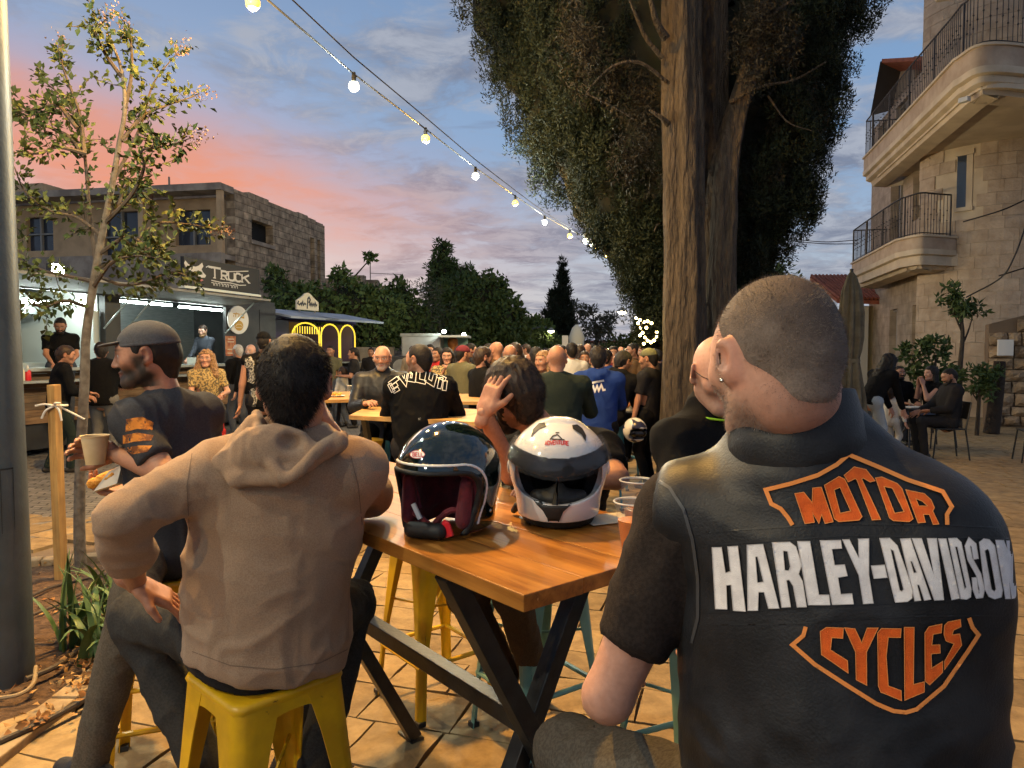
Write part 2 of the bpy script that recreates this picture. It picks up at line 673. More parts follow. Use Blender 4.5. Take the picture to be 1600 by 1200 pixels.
# -- flat print: letters as strokes / polygons on a surface
def stroke_poly(pts, w, closed=False):
 P = [np.asarray(p, float) for p in pts]
 n = len(P)
 Lf, Rt = [], []
 for i in range(n):
  if closed:
   a, b = P[i - 1], P[(i + 1) % n]
   d1, d2 = nrm(P[i] - a), nrm(b - P[i])
  else:
   d1 = nrm(P[i] - P[i - 1]) if i else nrm(P[1] - P[0])
   d2 = nrm(P[i + 1] - P[i]) if i < n - 1 else d1
  t = nrm(d1 + d2)
  m = np.array((-t[1], t[0]))
  k = 1 / max(.45, float(np.dot(m, (-d1[1], d1[0]))))
  Lf.append(P[i] + m * w / 2 * k)
  Rt.append(P[i] - m * w / 2 * k)
 return Lf, Rt
def tri_poly(outer, holes=(), step=None):
 vs, es = [], []
 for lp in (outer, *holes):
  q = []
  for i in range(len(lp)):
   a, b = np.asarray(lp[i], float), np.asarray(lp[(i + 1) % len(lp)], float)
   m = max(1, int(np.linalg.norm(b - a) / step)) if step else 1
   q += [a + (b - a) * t / m for t in range(m)]
  o = len(vs)
  vs += q
  es += [(o + i, o + (i + 1) % len(q)) for i in range(len(q))]
 def inside(p, lp):
  c = False
  for i in range(len(lp)):
   a, b = lp[i], lp[i - 1]
   if (a[1] > p[1]) != (b[1] > p[1]) and p[0] < (b[0] - a[0]) * (p[1] - a[1]) / (b[1] - a[1]) + a[0]:
    c = not c
  return c
 def ok(p):
  return inside(p, outer) and not any(inside(p, h) for h in holes)
 if step:
  A = np.array(outer)
  for gx in np.arange(A[:, 0].min() + step / 2, A[:, 0].max(), step):
   for gy in np.arange(A[:, 1].min() + step / 2, A[:, 1].max(), step):
    if ok((gx, gy)):
     vs.append(np.array((gx, gy)))
 r = delaunay_2d_cdt([Vector((float(v[0]), float(v[1]))) for v in vs], es, [], 0, 1e-5)
 ov = [np.array((p.x, p.y)) for p in r[0]]
 of = [list(f) for f in r[2] if ok(sum(ov[i] for i in f) / len(f))]
 return ov, of
def strip_faces(Lf, Rt, closed=False, step=None):
 vs, fs = [], []
 n = len(Lf)
 rows = []
 for i in range(n if closed else n - 1):
  a0, a1, b0, b1 = Lf[i], Lf[(i + 1) % n], Rt[i], Rt[(i + 1) % n]
  m = max(1, int(np.linalg.norm(a1 - a0) / step)) if step else 1
  for t in range(m):
   rows.append((a0 + (a1 - a0) * t / m, b0 + (b1 - b0) * t / m))
 if not closed:
  rows.append((Lf[-1], Rt[-1]))
 for a, b in rows:
  vs += [a, b]
 k = len(rows)
 for i in range(k if closed else k - 1):
  j = (i + 1) % k
  fs.append([2 * i, 2 * i + 1, 2 * j + 1, 2 * j])
 return vs, fs
GLYPH = {
 'A': [[(0, 0), (.5, 1), (1, 0)], [(.2, .38), (.8, .38)]], 'B': [[(0, 0), (0, 1), (.7, 1), (.85, .85), (.85, .65), (.7, .52), (0, .52)], [(.7, .52), (1, .38), (1, .15), (.8, 0), (0, 0)]],
 'C': [[(1, .85), (.75, 1), (.25, 1), (0, .8), (0, .2), (.25, 0), (.75, 0), (1, .15)]], 'D': [[(0, 0), (0, 1), (.6, 1), (1, .75), (1, .25), (.6, 0), (0, 0)]],
 'E': [[(1, 1), (0, 1), (0, 0), (1, 0)], [(0, .52), (.8, .52)]], 'K': [[(0, 0), (0, 1)], [(1, 1), (0, .45)], [(.3, .62), (1, 0)]], 'L': [[(0, 1), (0, 0), (1, 0)]],
 'I': [[(.5, 0), (.5, 1)]], 'N': [[(0, 0), (0, 1), (1, 0), (1, 1)]], 'O': [[(.25, 0), (0, .25), (0, .75), (.25, 1), (.75, 1), (1, .75), (1, .25), (.75, 0), (.25, 0)]],
 'R': [[(0, 0), (0, 1), (.75, 1), (1, .8), (1, .62), (.75, .46), (0, .46)], [(.5, .46), (1, 0)]], 'S': [[(1, .85), (.75, 1), (.25, 1), (0, .8), (.1, .58), (.9, .42), (1, .2), (.75, 0), (.25, 0), (0, .15)]],
 'T': [[(0, 1), (1, 1)], [(.5, 1), (.5, 0)]], 'U': [[(0, 1), (0, .2), (.25, 0), (.75, 0), (1, .2), (1, 1)]], 'V': [[(0, 1), (.5, 0), (1, 1)]], 'W': [[(0, 1), (.25, 0), (.5, .7), (.75, 0), (1, 1)]],
 'M': [[(0, 0), (0, 1), (.5, .35), (1, 1), (1, 0)]], 'Y': [[(0, 1), (.5, .5), (1, 1)], [(.5, .5), (.5, 0)]], 'X': [[(0, 0), (1, 1)], [(0, 1), (1, 0)]],
}
def print_strokes(name, lines, w, org, ux, uy, mat, parent, lift=.004, step=None):
 vs, fs = [], []
 ux, uy = V3(*ux), V3(*uy)
 nn = nrm(np.cross(ux, uy)) * lift
 for ln in lines:
  Lf, Rt = stroke_poly(ln, w)
  v, f = strip_faces(Lf, Rt, step=step)
  o = len(vs)
  vs += [V3(*org) + p[0] * ux + p[1] * uy + nn for p in v]
  fs += [[i + o for i in q] for q in f]
 me = bpy.data.meshes.new(name)
 me.from_pydata([tuple(v) for v in vs], [], fs)
 return obj(name, me, mat, parent)
def text_lines(txt, h, w, gap, x0=0., y0=0.):
 out, x = [], x0
 for ch in txt:
  if ch == ' ':
   x += w * .6 + gap
   continue
  ww = w * (.35 if ch == 'I' else 1)
  for ln in GLYPH[ch]:
   out.append([(x + p[0] * ww, y0 + p[1] * h) for p in ln])
  x += ww + gap
 return out
# -- people
SKIN = {'fair': (.50, .27, .19), 'tan': (.40, .20, .125), 'pale': (.56, .33, .25), 'olive': (.36, .19, .115)}
M_SKIN = M('skin', (1, 1, 1), .52, col2=(.86, .82, .80), ns=90, nd=3, lo=.35, hi=.7, attr=True, bump=.12, bs=420, bdist=.002, spec=.4)
def cloth(name, col, rough=.85, var=.75, bump=.35, bs=420., ns=160., sheen=.02):
 return M('cloth_' + name, col, rough, col2=tuple(c * var for c in col), ns=ns, nd=6, bump=bump, bs=bs, bdist=.003, sheen=0., spec=.08)
C_BLACK = cloth('black', (.0085, .0085, .0095))
C_CHAR = cloth('charcoal', (.024, .023, .025))
C_GREY = cloth('grey', (.16, .155, .15))
C_DENIM = cloth('denim', (.075, .085, .11))
C_JEANS = cloth('light_jeans', (.33, .37, .41))
C_GREEN = cloth('dark_green', (.020, .029, .026))
C_BLUE = cloth('royal_blue', (.018, .045, .20))
C_OLIVE = cloth('olive', (.13, .125, .075))
C_WHITE = cloth('white', (.62, .60, .57))
C_RED = cloth('red', (.42, .03, .03))
C_MAROON = cloth('maroon', (.16, .03, .04))
C_BROWN = cloth('brown', (.11, .065, .035))
C_TAN = cloth('tan', (.34, .26, .17))
C_PRINT = M('cloth_print', (.10, .08, .05), .85, col2=(.42, .30, .12), ns=45, nd=2, lo=.45, hi=.55, bump=.2, bs=300, bdist=.002)
LEATHER = M('leather', (.010, .010, .011), .46, col2=(.020, .020, .022), ns=14, nd=6, bump=.30, bs=260, bd=5, bdist=.0022, spec=.32)
SHOE = M('shoe', (.02, .018, .017), .55, bump=.2, bs=120)
H_DARK = M('hair_dark', (.008, .006, .0055), .65, col2=(.018, .013, .011), ns=60, nd=4, spec=.35)
H_BROWN = M('hair_brown', (.018, .010, .007), .55, col2=(.040, .022, .014), ns=55, nd=4, spec=.4)
H_GREY = M('hair_grey', (.30, .29, .28), .7, col2=(.48, .47, .46), ns=70, nd=4)
H_CURL = M('hair_auburn', (.16, .085, .035), .6, col2=(.34, .20, .10), ns=60, nd=5, bump=.6, bs=90, bdist=.01)
HAIRMAT = {'dark': H_DARK, 'brown': H_BROWN, 'grey': H_GREY, 'auburn': H_CURL}
def head_ops(jaw=1.0, nose=1.0, ears=1.0):
 o = [('u', ell((0, -.014, .028), (.077, .097, .090)), .01),
   ('u', rc((0, .030, .005), (0, .052, -.078), .061, .034), .045),
   ('u', rc((.050 * jaw, -.005, -.052), (.020, .066, -.094), .022, .019), .03),
   ('u', rc((-.050 * jaw, -.005, -.052), (-.020, .066, -.094), .022, .019), .03),
   ('u', ell((.043, .058, -.018), (.024, .024, .022)), .03),
   ('u', ell((-.043, .058, -.018), (.024, .024, .022)), .03),
   ('u', rc((-.036, .078, .030), (.036, .078, .030), .012), .022),
   ('u', rc((0, .087, .018), (0, .106 * nose, -.026), .007, .0115), .012),
   ('u', ell((.012, .096, -.031), (.009, .010, .008)), .006),
   ('u', ell((-.012, .096, -.031), (.009, .010, .008)), .006),
   ('s', ell((.031, .104, .008), (.018, .018, .012)), .012),
   ('s', ell((-.031, .104, .008), (.018, .018, .012)), .012),
   ('u', ell((.031, .077, .007), (.014, .013, .012)), .003),
   ('u', ell((-.031, .077, .007), (.014, .013, .012)), .003),
   ('u', ell((0, .086, -.055), (.024, .013, .006)), .006),
   ('u', ell((0, .083, -.068), (.020, .013, .007)), .006),
   ('s', rc((-.020, .100, -.0605), (.020, .100, -.0605), .0032), .004),
   ('u', ell((0, .075, -.096), (.020, .016, .015)), .02)]
 for sx in (1, -1):
  E = rot((0, 0, 1), sx * -.62) @ rot((1, 0, 0), -.18)
  o += [('u', ell((sx * .0835, -.012, .000), (.0080, .022 * ears, .034 * ears), E), .006),
    ('u', ell((sx * .080, -.004, -.027), (.008, .010, .012), E), .006),
    ('s', ell((sx * .0935, -.006, .002), (.0075, .012, .019), E), .004)]
 return o
def skin_color(Vh, base, stubble=0., brow=(.03, .02, .015), lips=1., redear=1.):
 base = np.array(base)
 C = np.tile(base, (len(Vh), 1))
 x, y, z = Vh.T
 def blend(m, c):
  m = np.clip(m, 0, 1)[:, None]
  return C * (1 - m) + np.array(c) * m
 n = fbm(Vh, 38, 3)
 C *= (.90 + .2 * n)[:, None]
 head = (z > -.115)
 ear = np.clip(1 - np.abs(np.abs(x) - .082) / .012, 0, 1) * (np.abs(z) < .045) * (y < .02)
 C = blend(ear * .35 * redear, base * (1.15, .75, .70))
 C = blend(np.clip(1 - np.sqrt((x / .020) ** 2 + ((y - .1) / .02) ** 2 + ((z + .025) / .018) ** 2), 0, 1) * .4, base * (1.1, .8, .75))
 if stubble:
  jw = np.clip((-.020 - z - .25 * np.abs(y - .06)) / .03, 0, 1) * np.clip((y + .045) / .03, 0, 1)
  ss = lambda t: np.clip(t, 0, 1) ** 2 * (3 - 2 * np.clip(t, 0, 1))
  ck = ss((np.abs(x) - .045) / .02) * ss((.015 - z) / .025) * ss((z + .10) / .02) * ss((y + .012) / .015) * ss((.055 - y) / .03)
  mu = (np.abs(z + .043) < .007) * (y > .06) * (np.abs(x) < .03)
  m = np.clip(np.maximum(np.maximum(jw, ck), mu), 0, 1) * head * (.6 + .5 * n) * stubble
  C = blend(m, np.array(brow) * 1.6 + .01)
 lip = np.clip(1.3 - np.sqrt((x / .022) ** 2 + ((z + .0605) / .0115) ** 2), 0, 1) * (y > .075)
 C = blend(lip * .75 * lips, base * (.85, .48, .46))
 for sx in (1, -1):
  d = np.sqrt(((x - sx * .031) / .0155) ** 2 + ((z - .006) / .0062) ** 2)
  eye = (d < 1) * (y > .07)
  C = blend(eye * 1., (.55, .52, .50))
  iris = np.sqrt((x - sx * .031) ** 2 + (z - .006) ** 2)
  C = blend((iris < .0058) * (y > .07) * 1., (.018, .012, .01))
  lid = np.clip(1 - np.abs(d - 1.08) / .16, 0, 1) * (y > .065) * (z > .004)
  C = blend(lid * .8, base * .30)
  br = np.clip(1.25 - np.sqrt(((x - sx * .034) / .024) ** 2 + ((z - .029 + .10 * (np.abs(x) - .034)) / .0062) ** 2), 0, 1) * (y > .055)
  C = blend(br * 1.2, brow)
 return C
def hand_prims(w, d, n, thumb, curl=.35, spread=.10, s=1.0, curls=None):
 w, d = V3(*w), nrm(d)
 n = nrm(np.asarray(n, float) - d * np.dot(n, d))
 t = np.cross(d, n) * thumb          # towards the thumb
 P = [(rbox(w + d * .050 * s, (.040 * s, .048 * s, .0135 * s), .012 * s, np.stack([t, d, n], 1)), .012)]
 P.append((rc(w - d * .03, w + d * .02 * s, .027 * s, .026 * s, (n, 1.35)), .02))
 curls = curls or [curl] * 4
 for i, (off, ln) in enumerate(((.030, .074), (.010, .083), (-.0105, .077), (-.029, .060))):
  p = w + d * (.094 - .004 * abs(i - 1)) * s + t * off * s
  dd = nrm(d + t * spread * (1.2 - i) * .8)
  a = 0
  for k, fr in enumerate((.45, .31, .24)):
   a += curls[i] * (1.05, 1.15, .8)[k]
   q = p + (dd * cos(a) + n * sin(a)) * ln * fr * s
   P.append((rc(p, q, (.0095 - .0007 * k) * s, (.0090 - .0009 * k) * s), .004))
   p = q
 p = w + d * .022 * s + t * .030 * s
 q = p + nrm(d * .72 + t * .62 + n * .28) * .046 * s
 P.append((rc(p, q, .0145 * s, .011 * s), .012))
 r = q + nrm(d * .92 + t * .25 + n * (.25 + .5 * curl)) * .034 * s
 P.append((rc(q, r, .0105 * s, .0085 * s), .005))
 return P
def ik(a, b, l1, l2, pole):
 a, b = V3(*a), V3(*b)
 d = b - a
 L = np.linalg.norm(d)
 if L > (l1 + l2) * .999:
  return a + d * (l1 / (l1 + l2))
 x = (l1 * l1 - l2 * l2 + L * L) / (2 * L)
 h = sqrt(max(l1 * l1 - x * x, 0))
 u = d / L
 p = np.asarray(pole, float)
 p = nrm(p - u * np.dot(p, u))
 return a + u * x + p * h
def pose(kind='stand', s=1.0, lean=0., side=0., twist=0., seat=.76, knee=(.40, -.02), spread=.14, foot=None, handL=None, handR=None,
   poleL=(-.5, -.7, -.4), poleR=(.5, -.7, -.4), step=0., shw=.185, nod=0., headf=(0, 1, 0)):
 J = {}
 pz = (.94 * s if kind == 'stand' else seat + .105)
 pv = V3(0, 0, pz)
 R = rot((0, 0, 1), twist) @ rot((0, 1, 0), side) @ rot((1, 0, 0), -lean)
 J['pelvis'] = pv
 J['waist'] = pv + R @ V3(0, .0, .17 * s)
 J['chest'] = pv + R @ V3(0, .012, .34 * s)
 J['neck'] = pv + R @ V3(0, -.012, .515 * s)
 J['shL'] = pv + R @ V3(-shw * s, 0, .455 * s)
 J['shR'] = pv + R @ V3(shw * s, 0, .455 * s)
 J['R'] = R
 hf = nrm(headf)
 Hm = frame(hf, (0, 0, 1))
 if nod:
  Hm = Hm @ rot((1, 0, 0), -nod)
 J['H'] = Hm
 J['head'] = J['neck'] + R @ V3(0, .015, .055 * s) + Hm @ V3(0, .012, .108 * s)
 for sd, x in (('L', -1), ('R', 1)):
  hp = pv + V3(x * .092 * s, 0, -.02)
  J['hip' + sd] = hp
  if kind == 'stand':
   st = step * x
   an = V3(x * .11 * s, st * .22, .085)
   J['kn' + sd] = ik(hp, an, .43 * s, .43 * s, (x * .1, 1, 0))
   J['an' + sd] = an
  else:
   kn = pv + V3(x * spread, knee[0] * s, knee[1])
   J['kn' + sd] = kn
   fz = max(.09, kn[2] - .43 * s) if foot is None else foot
   J['an' + sd] = V3(kn[0] * .95, kn[1] - .06, fz)
  w = handL if sd == 'L' else handR
  if w is None:
   w = J['sh' + sd] + V3(x * .10, .03, -.53 * s)
  w = V3(*w)
  J['wr' + sd] = w
  J['el' + sd] = ik(J['sh' + sd], w, .285 * s, .255 * s, poleL if sd == 'L' else poleR)
 J['s'] = s
 return J
def torso_prims(J, b=0., belly=0., w=1.):
 s = J['s']
 lat = nrm(J['shR'] - J['shL'])
 up = nrm(J['neck'] - J['pelvis'])
 n = nrm(np.cross(up, lat))            # forward
 P = [(rc(J['pelvis'] - up * .02, J['waist'], .160 * s * w + b, .150 * s * w + b, (n, 1.32)), .05),
   (rc(J['waist'], J['chest'], .150 * s * w + b, .168 * s * w + b, (n, 1.42)), .06),
   (rc(J['chest'], J['chest'] * .35 + J['neck'] * .65, .165 * s * w + b, .105 * s + b, (n, 1.5)), .06),
   (rc(J['shL'], J['shR'], .064 * s + b), .06),
   (rc(J['neck'] - up * .08, J['neck'] - up * .022, .086 * s + b * .5, .064 * s + b * .5), .04)]
 if belly:
  P.append((ell(J['waist'] + n * (.06 + belly * .5), (.15 * w + b, .11 + belly, .15)), .06))
 return P, n, up, lat
def folds(Vv, Nn, amp, sc=(14, 14, 9), seed=0.):
 q = Vv * np.array(sc) + seed
 w = np.stack([vnoise(q * .5 + 3.1), vnoise(q * .5 + 9.2), vnoise(q * .5 + 5.5)], -1)
 a = 1 - np.abs(2 * vnoise(q + w * 2.2) - 1)
 b = 1 - np.abs(2 * vnoise(q * 2.1 + w * 2.0 + 7) - 1)
 d = a * a * .75 + b * b * .25
 return Vv + Nn * (amp * (d - .4))[:, None]
def finish(name, Vv, Ff, mats, parent, cols=None):
 me = mesh_np(name, Vv, Ff)
 if cols is not None:
  set_col(me, cols)
 return obj(name, me, mats, parent)
def hair_field(style, big=1.0):
 f = Field()
 if style in ('short', 'buzz', 'crop', 'bob', 'long', 'curly', 'pony', 'fringe'):
  g = {'buzz': .003, 'crop': .006, 'short': .012}.get(style, .014) * big
  f.u(ell((0, -.014, .028), (.078 + g, .098 + g, .091 + g)), .01)
  if style in ('short', 'crop', 'buzz', 'fringe'):
   f.u(rc((0, -.066, -.015), (0, -.058, -.062), .050 + g, .040 + g), .03)
  f.sub(rbox((0, .135, -.030), (.12, .085 if style != 'fringe' else .075, .098), .03), .015)
  f.sub(rbox((0, .045, -.085), (.12, .055, .085), .02), .012)
  for sx in (1, -1):
   f.sub(ell((sx * .088, -.010, -.004), (.030, .024, .040)), .008)
 if style in ('long', 'curly', 'bob'):
  L = {'bob': -.10, 'long': -.24, 'curly': -.26}[style]
  w = .022 if style == 'curly' else 0
  f.u(rc((0, -.060, .02), (0, -.085, L), .070 + w, .075 + w, ((0, 1, 0), 1.5)), .04)
  for sx in (1, -1):
   f.u(rc((sx * .072, -.012, .03), (sx * (.095 + w), .005, L * .85), .026 + w * .7, .032 + w), .03)
 if style == 'pony':
  f.u(rc((0, -.10, .02), (0, -.135, -.16), .030, .020), .02)
 return f
def person(label, cat='person', loc=(0, 0, 0), rz=0., J=None, skin='tan', shirt=C_BLACK, sleeve='long', trousers=C_DENIM, hair=('short', 'dark'),
   beard=None, stubble=.4, h=.014, hh=.0065, bulk=.012, belly=0., w=1., group=None, fold=.008, hand_h=.0055, hands=True, shoes=SHOE,
   handdir=None, seed=0., vest=None, cap=None, extra=None, brow=(.03, .02, .015), name='person', hood=False, curl=.4, legs=True, tint=1., neckw=1., collar=0.):
 root = empty(name, loc, rz, label, cat, group)
 s = J['s']
 base = np.array(SKIN[skin]) * tint
 tp, n, up, lat = torso_prims(J, 0, belly, w)
 Hm, hc = J['H'], J['head']
 # --- body: one figure (core + finer head and hands)
 f = Field()
 tp2, _, _, _ = torso_prims(J, -.012, belly * .8, w)
 for p, k in tp2:
  f.u(p, k)
 f.u(rc(J['neck'] - up * .03, hc + Hm @ V3(0, -.022, -.05), .058 * s * neckw, .050 * s * neckw), .03)
 for sd in 'LR':
  f.u(rc(J['sh' + sd], J['el' + sd], .049 * s * w, .040 * s), .03)
  f.u(rc(J['el' + sd], J['wr' + sd], .041 * s, .027 * s), .015)
  if legs:
   f.u(rc(J['hip' + sd], J['kn' + sd], .078 * s * w, .055 * s), .03)
   f.u(rc(J['kn' + sd], J['an' + sd], .052 * s, .038 * s), .02)
 hp = {}
 for sd in 'LR':
  d = nrm(J['wr' + sd] - J['el' + sd])
  if handdir and sd in handdir:
   hd, hn = handdir[sd][:2]
   cu = handdir[sd][2] if len(handdir[sd]) > 2 else curl
  else:
   hd, hn, cu = d, np.cross(d, n) * (1 if sd == 'R' else -1), curl
  hp[sd] = hand_prims(J['wr' + sd], hd, hn, 1 if sd == 'R' else -1, cu, s=s)
 parts = []
 if not hands:
  for sd in 'LR':
   for p, k in hp[sd]:
    f.u(p, k)
 v, q = f.mesh(h, 1)
 parts.append((v, q))
 C = [np.tile(base, (len(v), 1))]
 hf_ = Field()
 for o, p, k in head_ops():
  hf_.ops.append((o, p, k))
 hf_.u(rc((0, -.026, -.05), tuple(Hm.T @ (J['neck'] - hc) + V3(0, .0, 0)), .053 * neckw, .060 * neckw), .03)
 v, q = hf_.mesh(hh, 1)
 C.append(skin_color(v, base, stubble, brow))
 parts.append((v @ Hm.T * 1.0 + hc, q))
 if hands:
  for sd in 'LR':
   g = Field()
   for p, k in hp[sd]:
    g.u(p, k)
   v, q = g.mesh(hand_h, 1)
   parts.append((v, q))
   C.append(np.tile(base * (1.0, .95, .92), (len(v), 1)))
 v, q = join_np(parts)
 body = finish('body', v, q, M_SKIN, root, np.concatenate(C))
 # --- shirt
 out = {'root': root, 'body': body}
 if shirt is not None:
  f = Field()
  for p, k in torso_prims(J, bulk, belly, w)[0]:
   f.u(p, k)
  if sleeve != 'none':
   for sd in 'LR':
    a, e, wr = J['sh' + sd], J['el' + sd], J['wr' + sd]
    f.u(rc(a, e, .056 * s * w + bulk * .8, .048 * s + bulk * .6), .03)
    if sleeve == 'long':
     f.u(rc(e, wr, .047 * s + bulk * .6, .034 * s + bulk * .4), .02)
     c, d = wr - nrm(wr - e) * .015, nrm(wr - e)
    else:
     t = .72
     c, d = a + (e - a) * t, nrm(e - a)
    f.sub(rbox(c + d * .07, (.085, .07, .085), 0, frame(d, (.3, .2, .9) if abs(d[2]) > .9 else (0, 0, 1))), .004)
  if hood:
   nb = J['neck']
   f.u(rc(nb - n * .05 - lat * .07 + up * .01, nb - n * .09 - up * .04, .045, .05), .03)
   f.u(rc(nb - n * .05 + lat * .07 + up * .01, nb - n * .09 - up * .04, .045, .05), .03)
  if collar:
   f.u(rc(J['neck'] - up * .02, J['neck'] + up * .03, .068 + collar, .064 + collar), .015)
  f.sub(plane_box(J['pelvis'] - up * .10, -up), .004)
  if extra:
   extra(f, J, n, up, lat)
  v, q = f.mesh(h * .9, 1)
  v = folds(v, vnormals(v, q), fold, seed=seed)
  out['shirt'] = finish('shirt', v, q, shirt, root)
 # --- trousers
 if legs and trousers is not None:
  f = Field()
  f.u(rc(J['hipL'], J['hipR'], .118 * s * w, None, (n, 1.1)), .04)
  f.u(rc(J['pelvis'], J['waist'] * .6 + J['pelvis'] * .4, .155 * s * w, .148 * s * w, (n, 1.3)), .04)
  for sd in 'LR':
   f.u(rc(J['hip' + sd], J['kn' + sd], .092 * s * w, .068 * s), .03)
   f.u(rc(J['kn' + sd], J['an' + sd] + (0, 0, .0), .066 * s, .056 * s), .03)
  v, q = f.mesh(h, 1)
  v = folds(v, vnormals(v, q), fold, seed=seed + 5)
  out['trousers'] = finish('trousers', v, q, trousers, root)
  if shoes is not None:
   ff = nrm(V3(n[0], n[1], 0))
   for sd in 'LR':
    a = J['an' + sd]
    g = Field()
    g.u(rc(a - ff * .045 + (0, 0, -.045), a + ff * .13 + (0, 0, -.055), .040, .034, ((0, 0, 1), 1.05)), .02)
    g.u(rc(a, a + ff * .05 + (0, 0, -.05), .046, .036), .02)
    v, q = g.mesh(max(h * .8, .009), 1)
    finish('shoe', v, q, shoes, root)
 # --- hair
 if hair is not None and hair[0] != 'bald':
  f = hair_field(hair[0])
  v, q = f.mesh(hh * 1.2, 1)
  amp = .010 if hair[0] in ('short', 'long', 'bob', 'fringe') else .022 if hair[0] == 'curly' else .003
  v = folds(v, vnormals(v, q), amp, (40, 40, 16), seed)
  out['hair'] = finish('hair', v @ Hm.T + hc, q, HAIRMAT[hair[1]], root)
  out['hair_np'] = (v, q)
 if beard:
  f = Field()
  for o, p, k in head_ops()[:6]:
   f.ops.append((o, p, k))
  g = Field()
  g.u(rc((.052, .0, -.045), (.022, .068, -.096), .025, .026), .03)
  g.u(rc((-.052, .0, -.045), (-.022, .068, -.096), .025, .026), .03)
  g.u(ell((0, .070, -.092), (.034, .030, .030)), .03)
  g.u(rc((-.026, .084, -.044), (.026, .084, -.044), .010), .012)
  g.sub(ell((0, .105, -.060), (.020, .022, .007)), .004)
  v, q = g.mesh(hh, 1)
  v = folds(v, vnormals(v, q), .006, (60, 60, 40), seed)
  finish('beard', v @ Hm.T + hc, q, HAIRMAT[beard], root)
 if cap:
  f = Field()
  f.u(ell((0, -.014, .034), (.088, .108, .094)), .01)
  f.sub(rbox((0, 0, -.075), (.2, .2, .108), .0), .006)
  v, q = f.mesh(hh, 1)
  c_ = finish('cap', v @ Hm.T + hc, q, cap[0], root)
  if cap[1]:
   g = Field()
   yb = .115 if cap[1] > 0 else -.125
   g.u(ell((0, yb, .040), (.070, .060, .007)), .01)
   v, q = g.mesh(.004, 1)
   finish('brim', v @ Hm.T + hc, q, cap[0], c_)
  out['cap'] = c_
 return out
def plane_box(p, d):
 d = nrm(d)
 return rbox(V3(*p) + d * .3, (.21, .3, .21), 0, frame(d, (0, 1, .1) if abs(d[2]) > .9 else (0, 0, 1)))
# -- table, stools, helmets, cups
TZ = 1.12
M_WOODTOP = None
def wood_mat(name, c1, c2, c3, rough=.38, scale=1., axis=0, coat=.0):
 if name in MATS:
  return MATS[name]
 m = bpy.data.materials.new(name)
 MATS[name] = m
 m.use_nodes = True
 nt = m.node_tree
 b = nt.nodes['Principled BSDF']
 N, Lk = nt.nodes.new, nt.links.new
 tc = N('ShaderNodeTexCoord')
 oi = N('ShaderNodeObjectInfo')
 ad = N('ShaderNodeVectorMath')
 Lk(tc.outputs['Object'], ad.inputs[0])
 cmb = N('ShaderNodeCombineXYZ')
 mu = N('ShaderNodeMath')
 mu.operation = 'MULTIPLY'
 mu.inputs[1].default_value = 37.0
 Lk(oi.outputs['Random'], mu.inputs[0])
 for i in range(3):
  Lk(mu.outputs[0], cmb.inputs[i])
 Lk(cmb.outputs[0], ad.inputs[1])
 mp = N('ShaderNodeMapping')
 sc = [26 * scale] * 3
 sc[axis] = 1.6 * scale
 mp.inputs['Scale'].default_value = sc
 Lk(ad.outputs[0], mp.inputs[0])
 n = N('ShaderNodeTexNoise')
 n.inputs['Scale'].default_value = 1
 n.inputs['Detail'].default_value = 7
 n.inputs['Roughness'].default_value = .62
 n.inputs['Distortion'].default_value = .9
 Lk(mp.outputs[0], n.inputs['Vector'])
 r = N('ShaderNodeValToRGB')
 r.color_ramp.elements[0].position, r.color_ramp.elements[0].color = .30, (*c1, 1)
 r.color_ramp.elements[1].position, r.color_ramp.elements[1].color = .72, (*c3, 1)
 e = r.color_ramp.elements.new(.5)
 e.color = (*c2, 1)
 Lk(n.outputs['Fac'], r.inputs[0])
 n2 = N('ShaderNodeTexNoise')
 n2.inputs['Scale'].default_value = 5 * scale
 n2.inputs['Detail'].default_value = 5
 Lk(ad.outputs[0], n2.inputs['Vector'])
 x = N('ShaderNodeMix')
 x.data_type = 'RGBA'
 x.blend_type = 'MULTIPLY'
 x.inputs[0].default_value = .55
 Lk(r.outputs[0], x.inputs[6])
 Lk(n2.outputs['Color'], x.inputs[7])
 g = N('ShaderNodeHueSaturation')
 g.inputs['Value'].default_value = 1.35
 Lk(x.outputs[2], g.inputs['Color'])
 bw = N('ShaderNodeMapRange')
 bw.inputs[1].default_value, bw.inputs[2].default_value, bw.inputs[3].default_value, bw.inputs[4].default_value = .3, .7, .62, 1.12
 Lk(n2.outputs['Fac'], bw.inputs[0])
 sclr = N('ShaderNodeVectorMath')
 sclr.operation = 'SCALE'
 Lk(r.outputs[0], sclr.inputs[0])
 Lk(bw.outputs[0], sclr.inputs['Scale'])
 Lk(sclr.outputs[0], b.inputs['Base Color'])
 rr = N('ShaderNodeMapRange')
 rr.inputs[3].default_value, rr.inputs[4].default_value = rough * .7, rough * 1.5
 Lk(n2.outputs['Fac'], rr.inputs[0])
 Lk(rr.outputs[0], b.inputs['Roughness'])
 b.inputs['Coat Weight'].default_value = coat
 b.inputs['Coat Roughness'].default_value = .25
 bp = N('ShaderNodeBump')
 bp.inputs['Strength'].default_value = .25
 bp.inputs['Distance'].default_value = .003
 Lk(n.outputs['Fac'], bp.inputs['Height'])
 Lk(bp.outputs[0], b.inputs['Normal'])
 return m
WOOD_TABLE = wood_mat('varnished_wood', (.15, .046, .007), (.34, .130, .018), (.47, .205, .036), .36, 1., 0)
WOOD_PINE = wood_mat('pine', (.40, .20, .06), (.52, .29, .09), (.62, .37, .14), .45, 1., 0)
WOOD_STAKE = wood_mat('stake_wood', (.30, .15, .035), (.46, .25, .07), (.55, .33, .11), .7, 1., 2)
WOOD_DECK = wood_mat('deck_wood', (.11, .06, .03), (.22, .125, .06), (.30, .18, .09), .7, 1., 0)
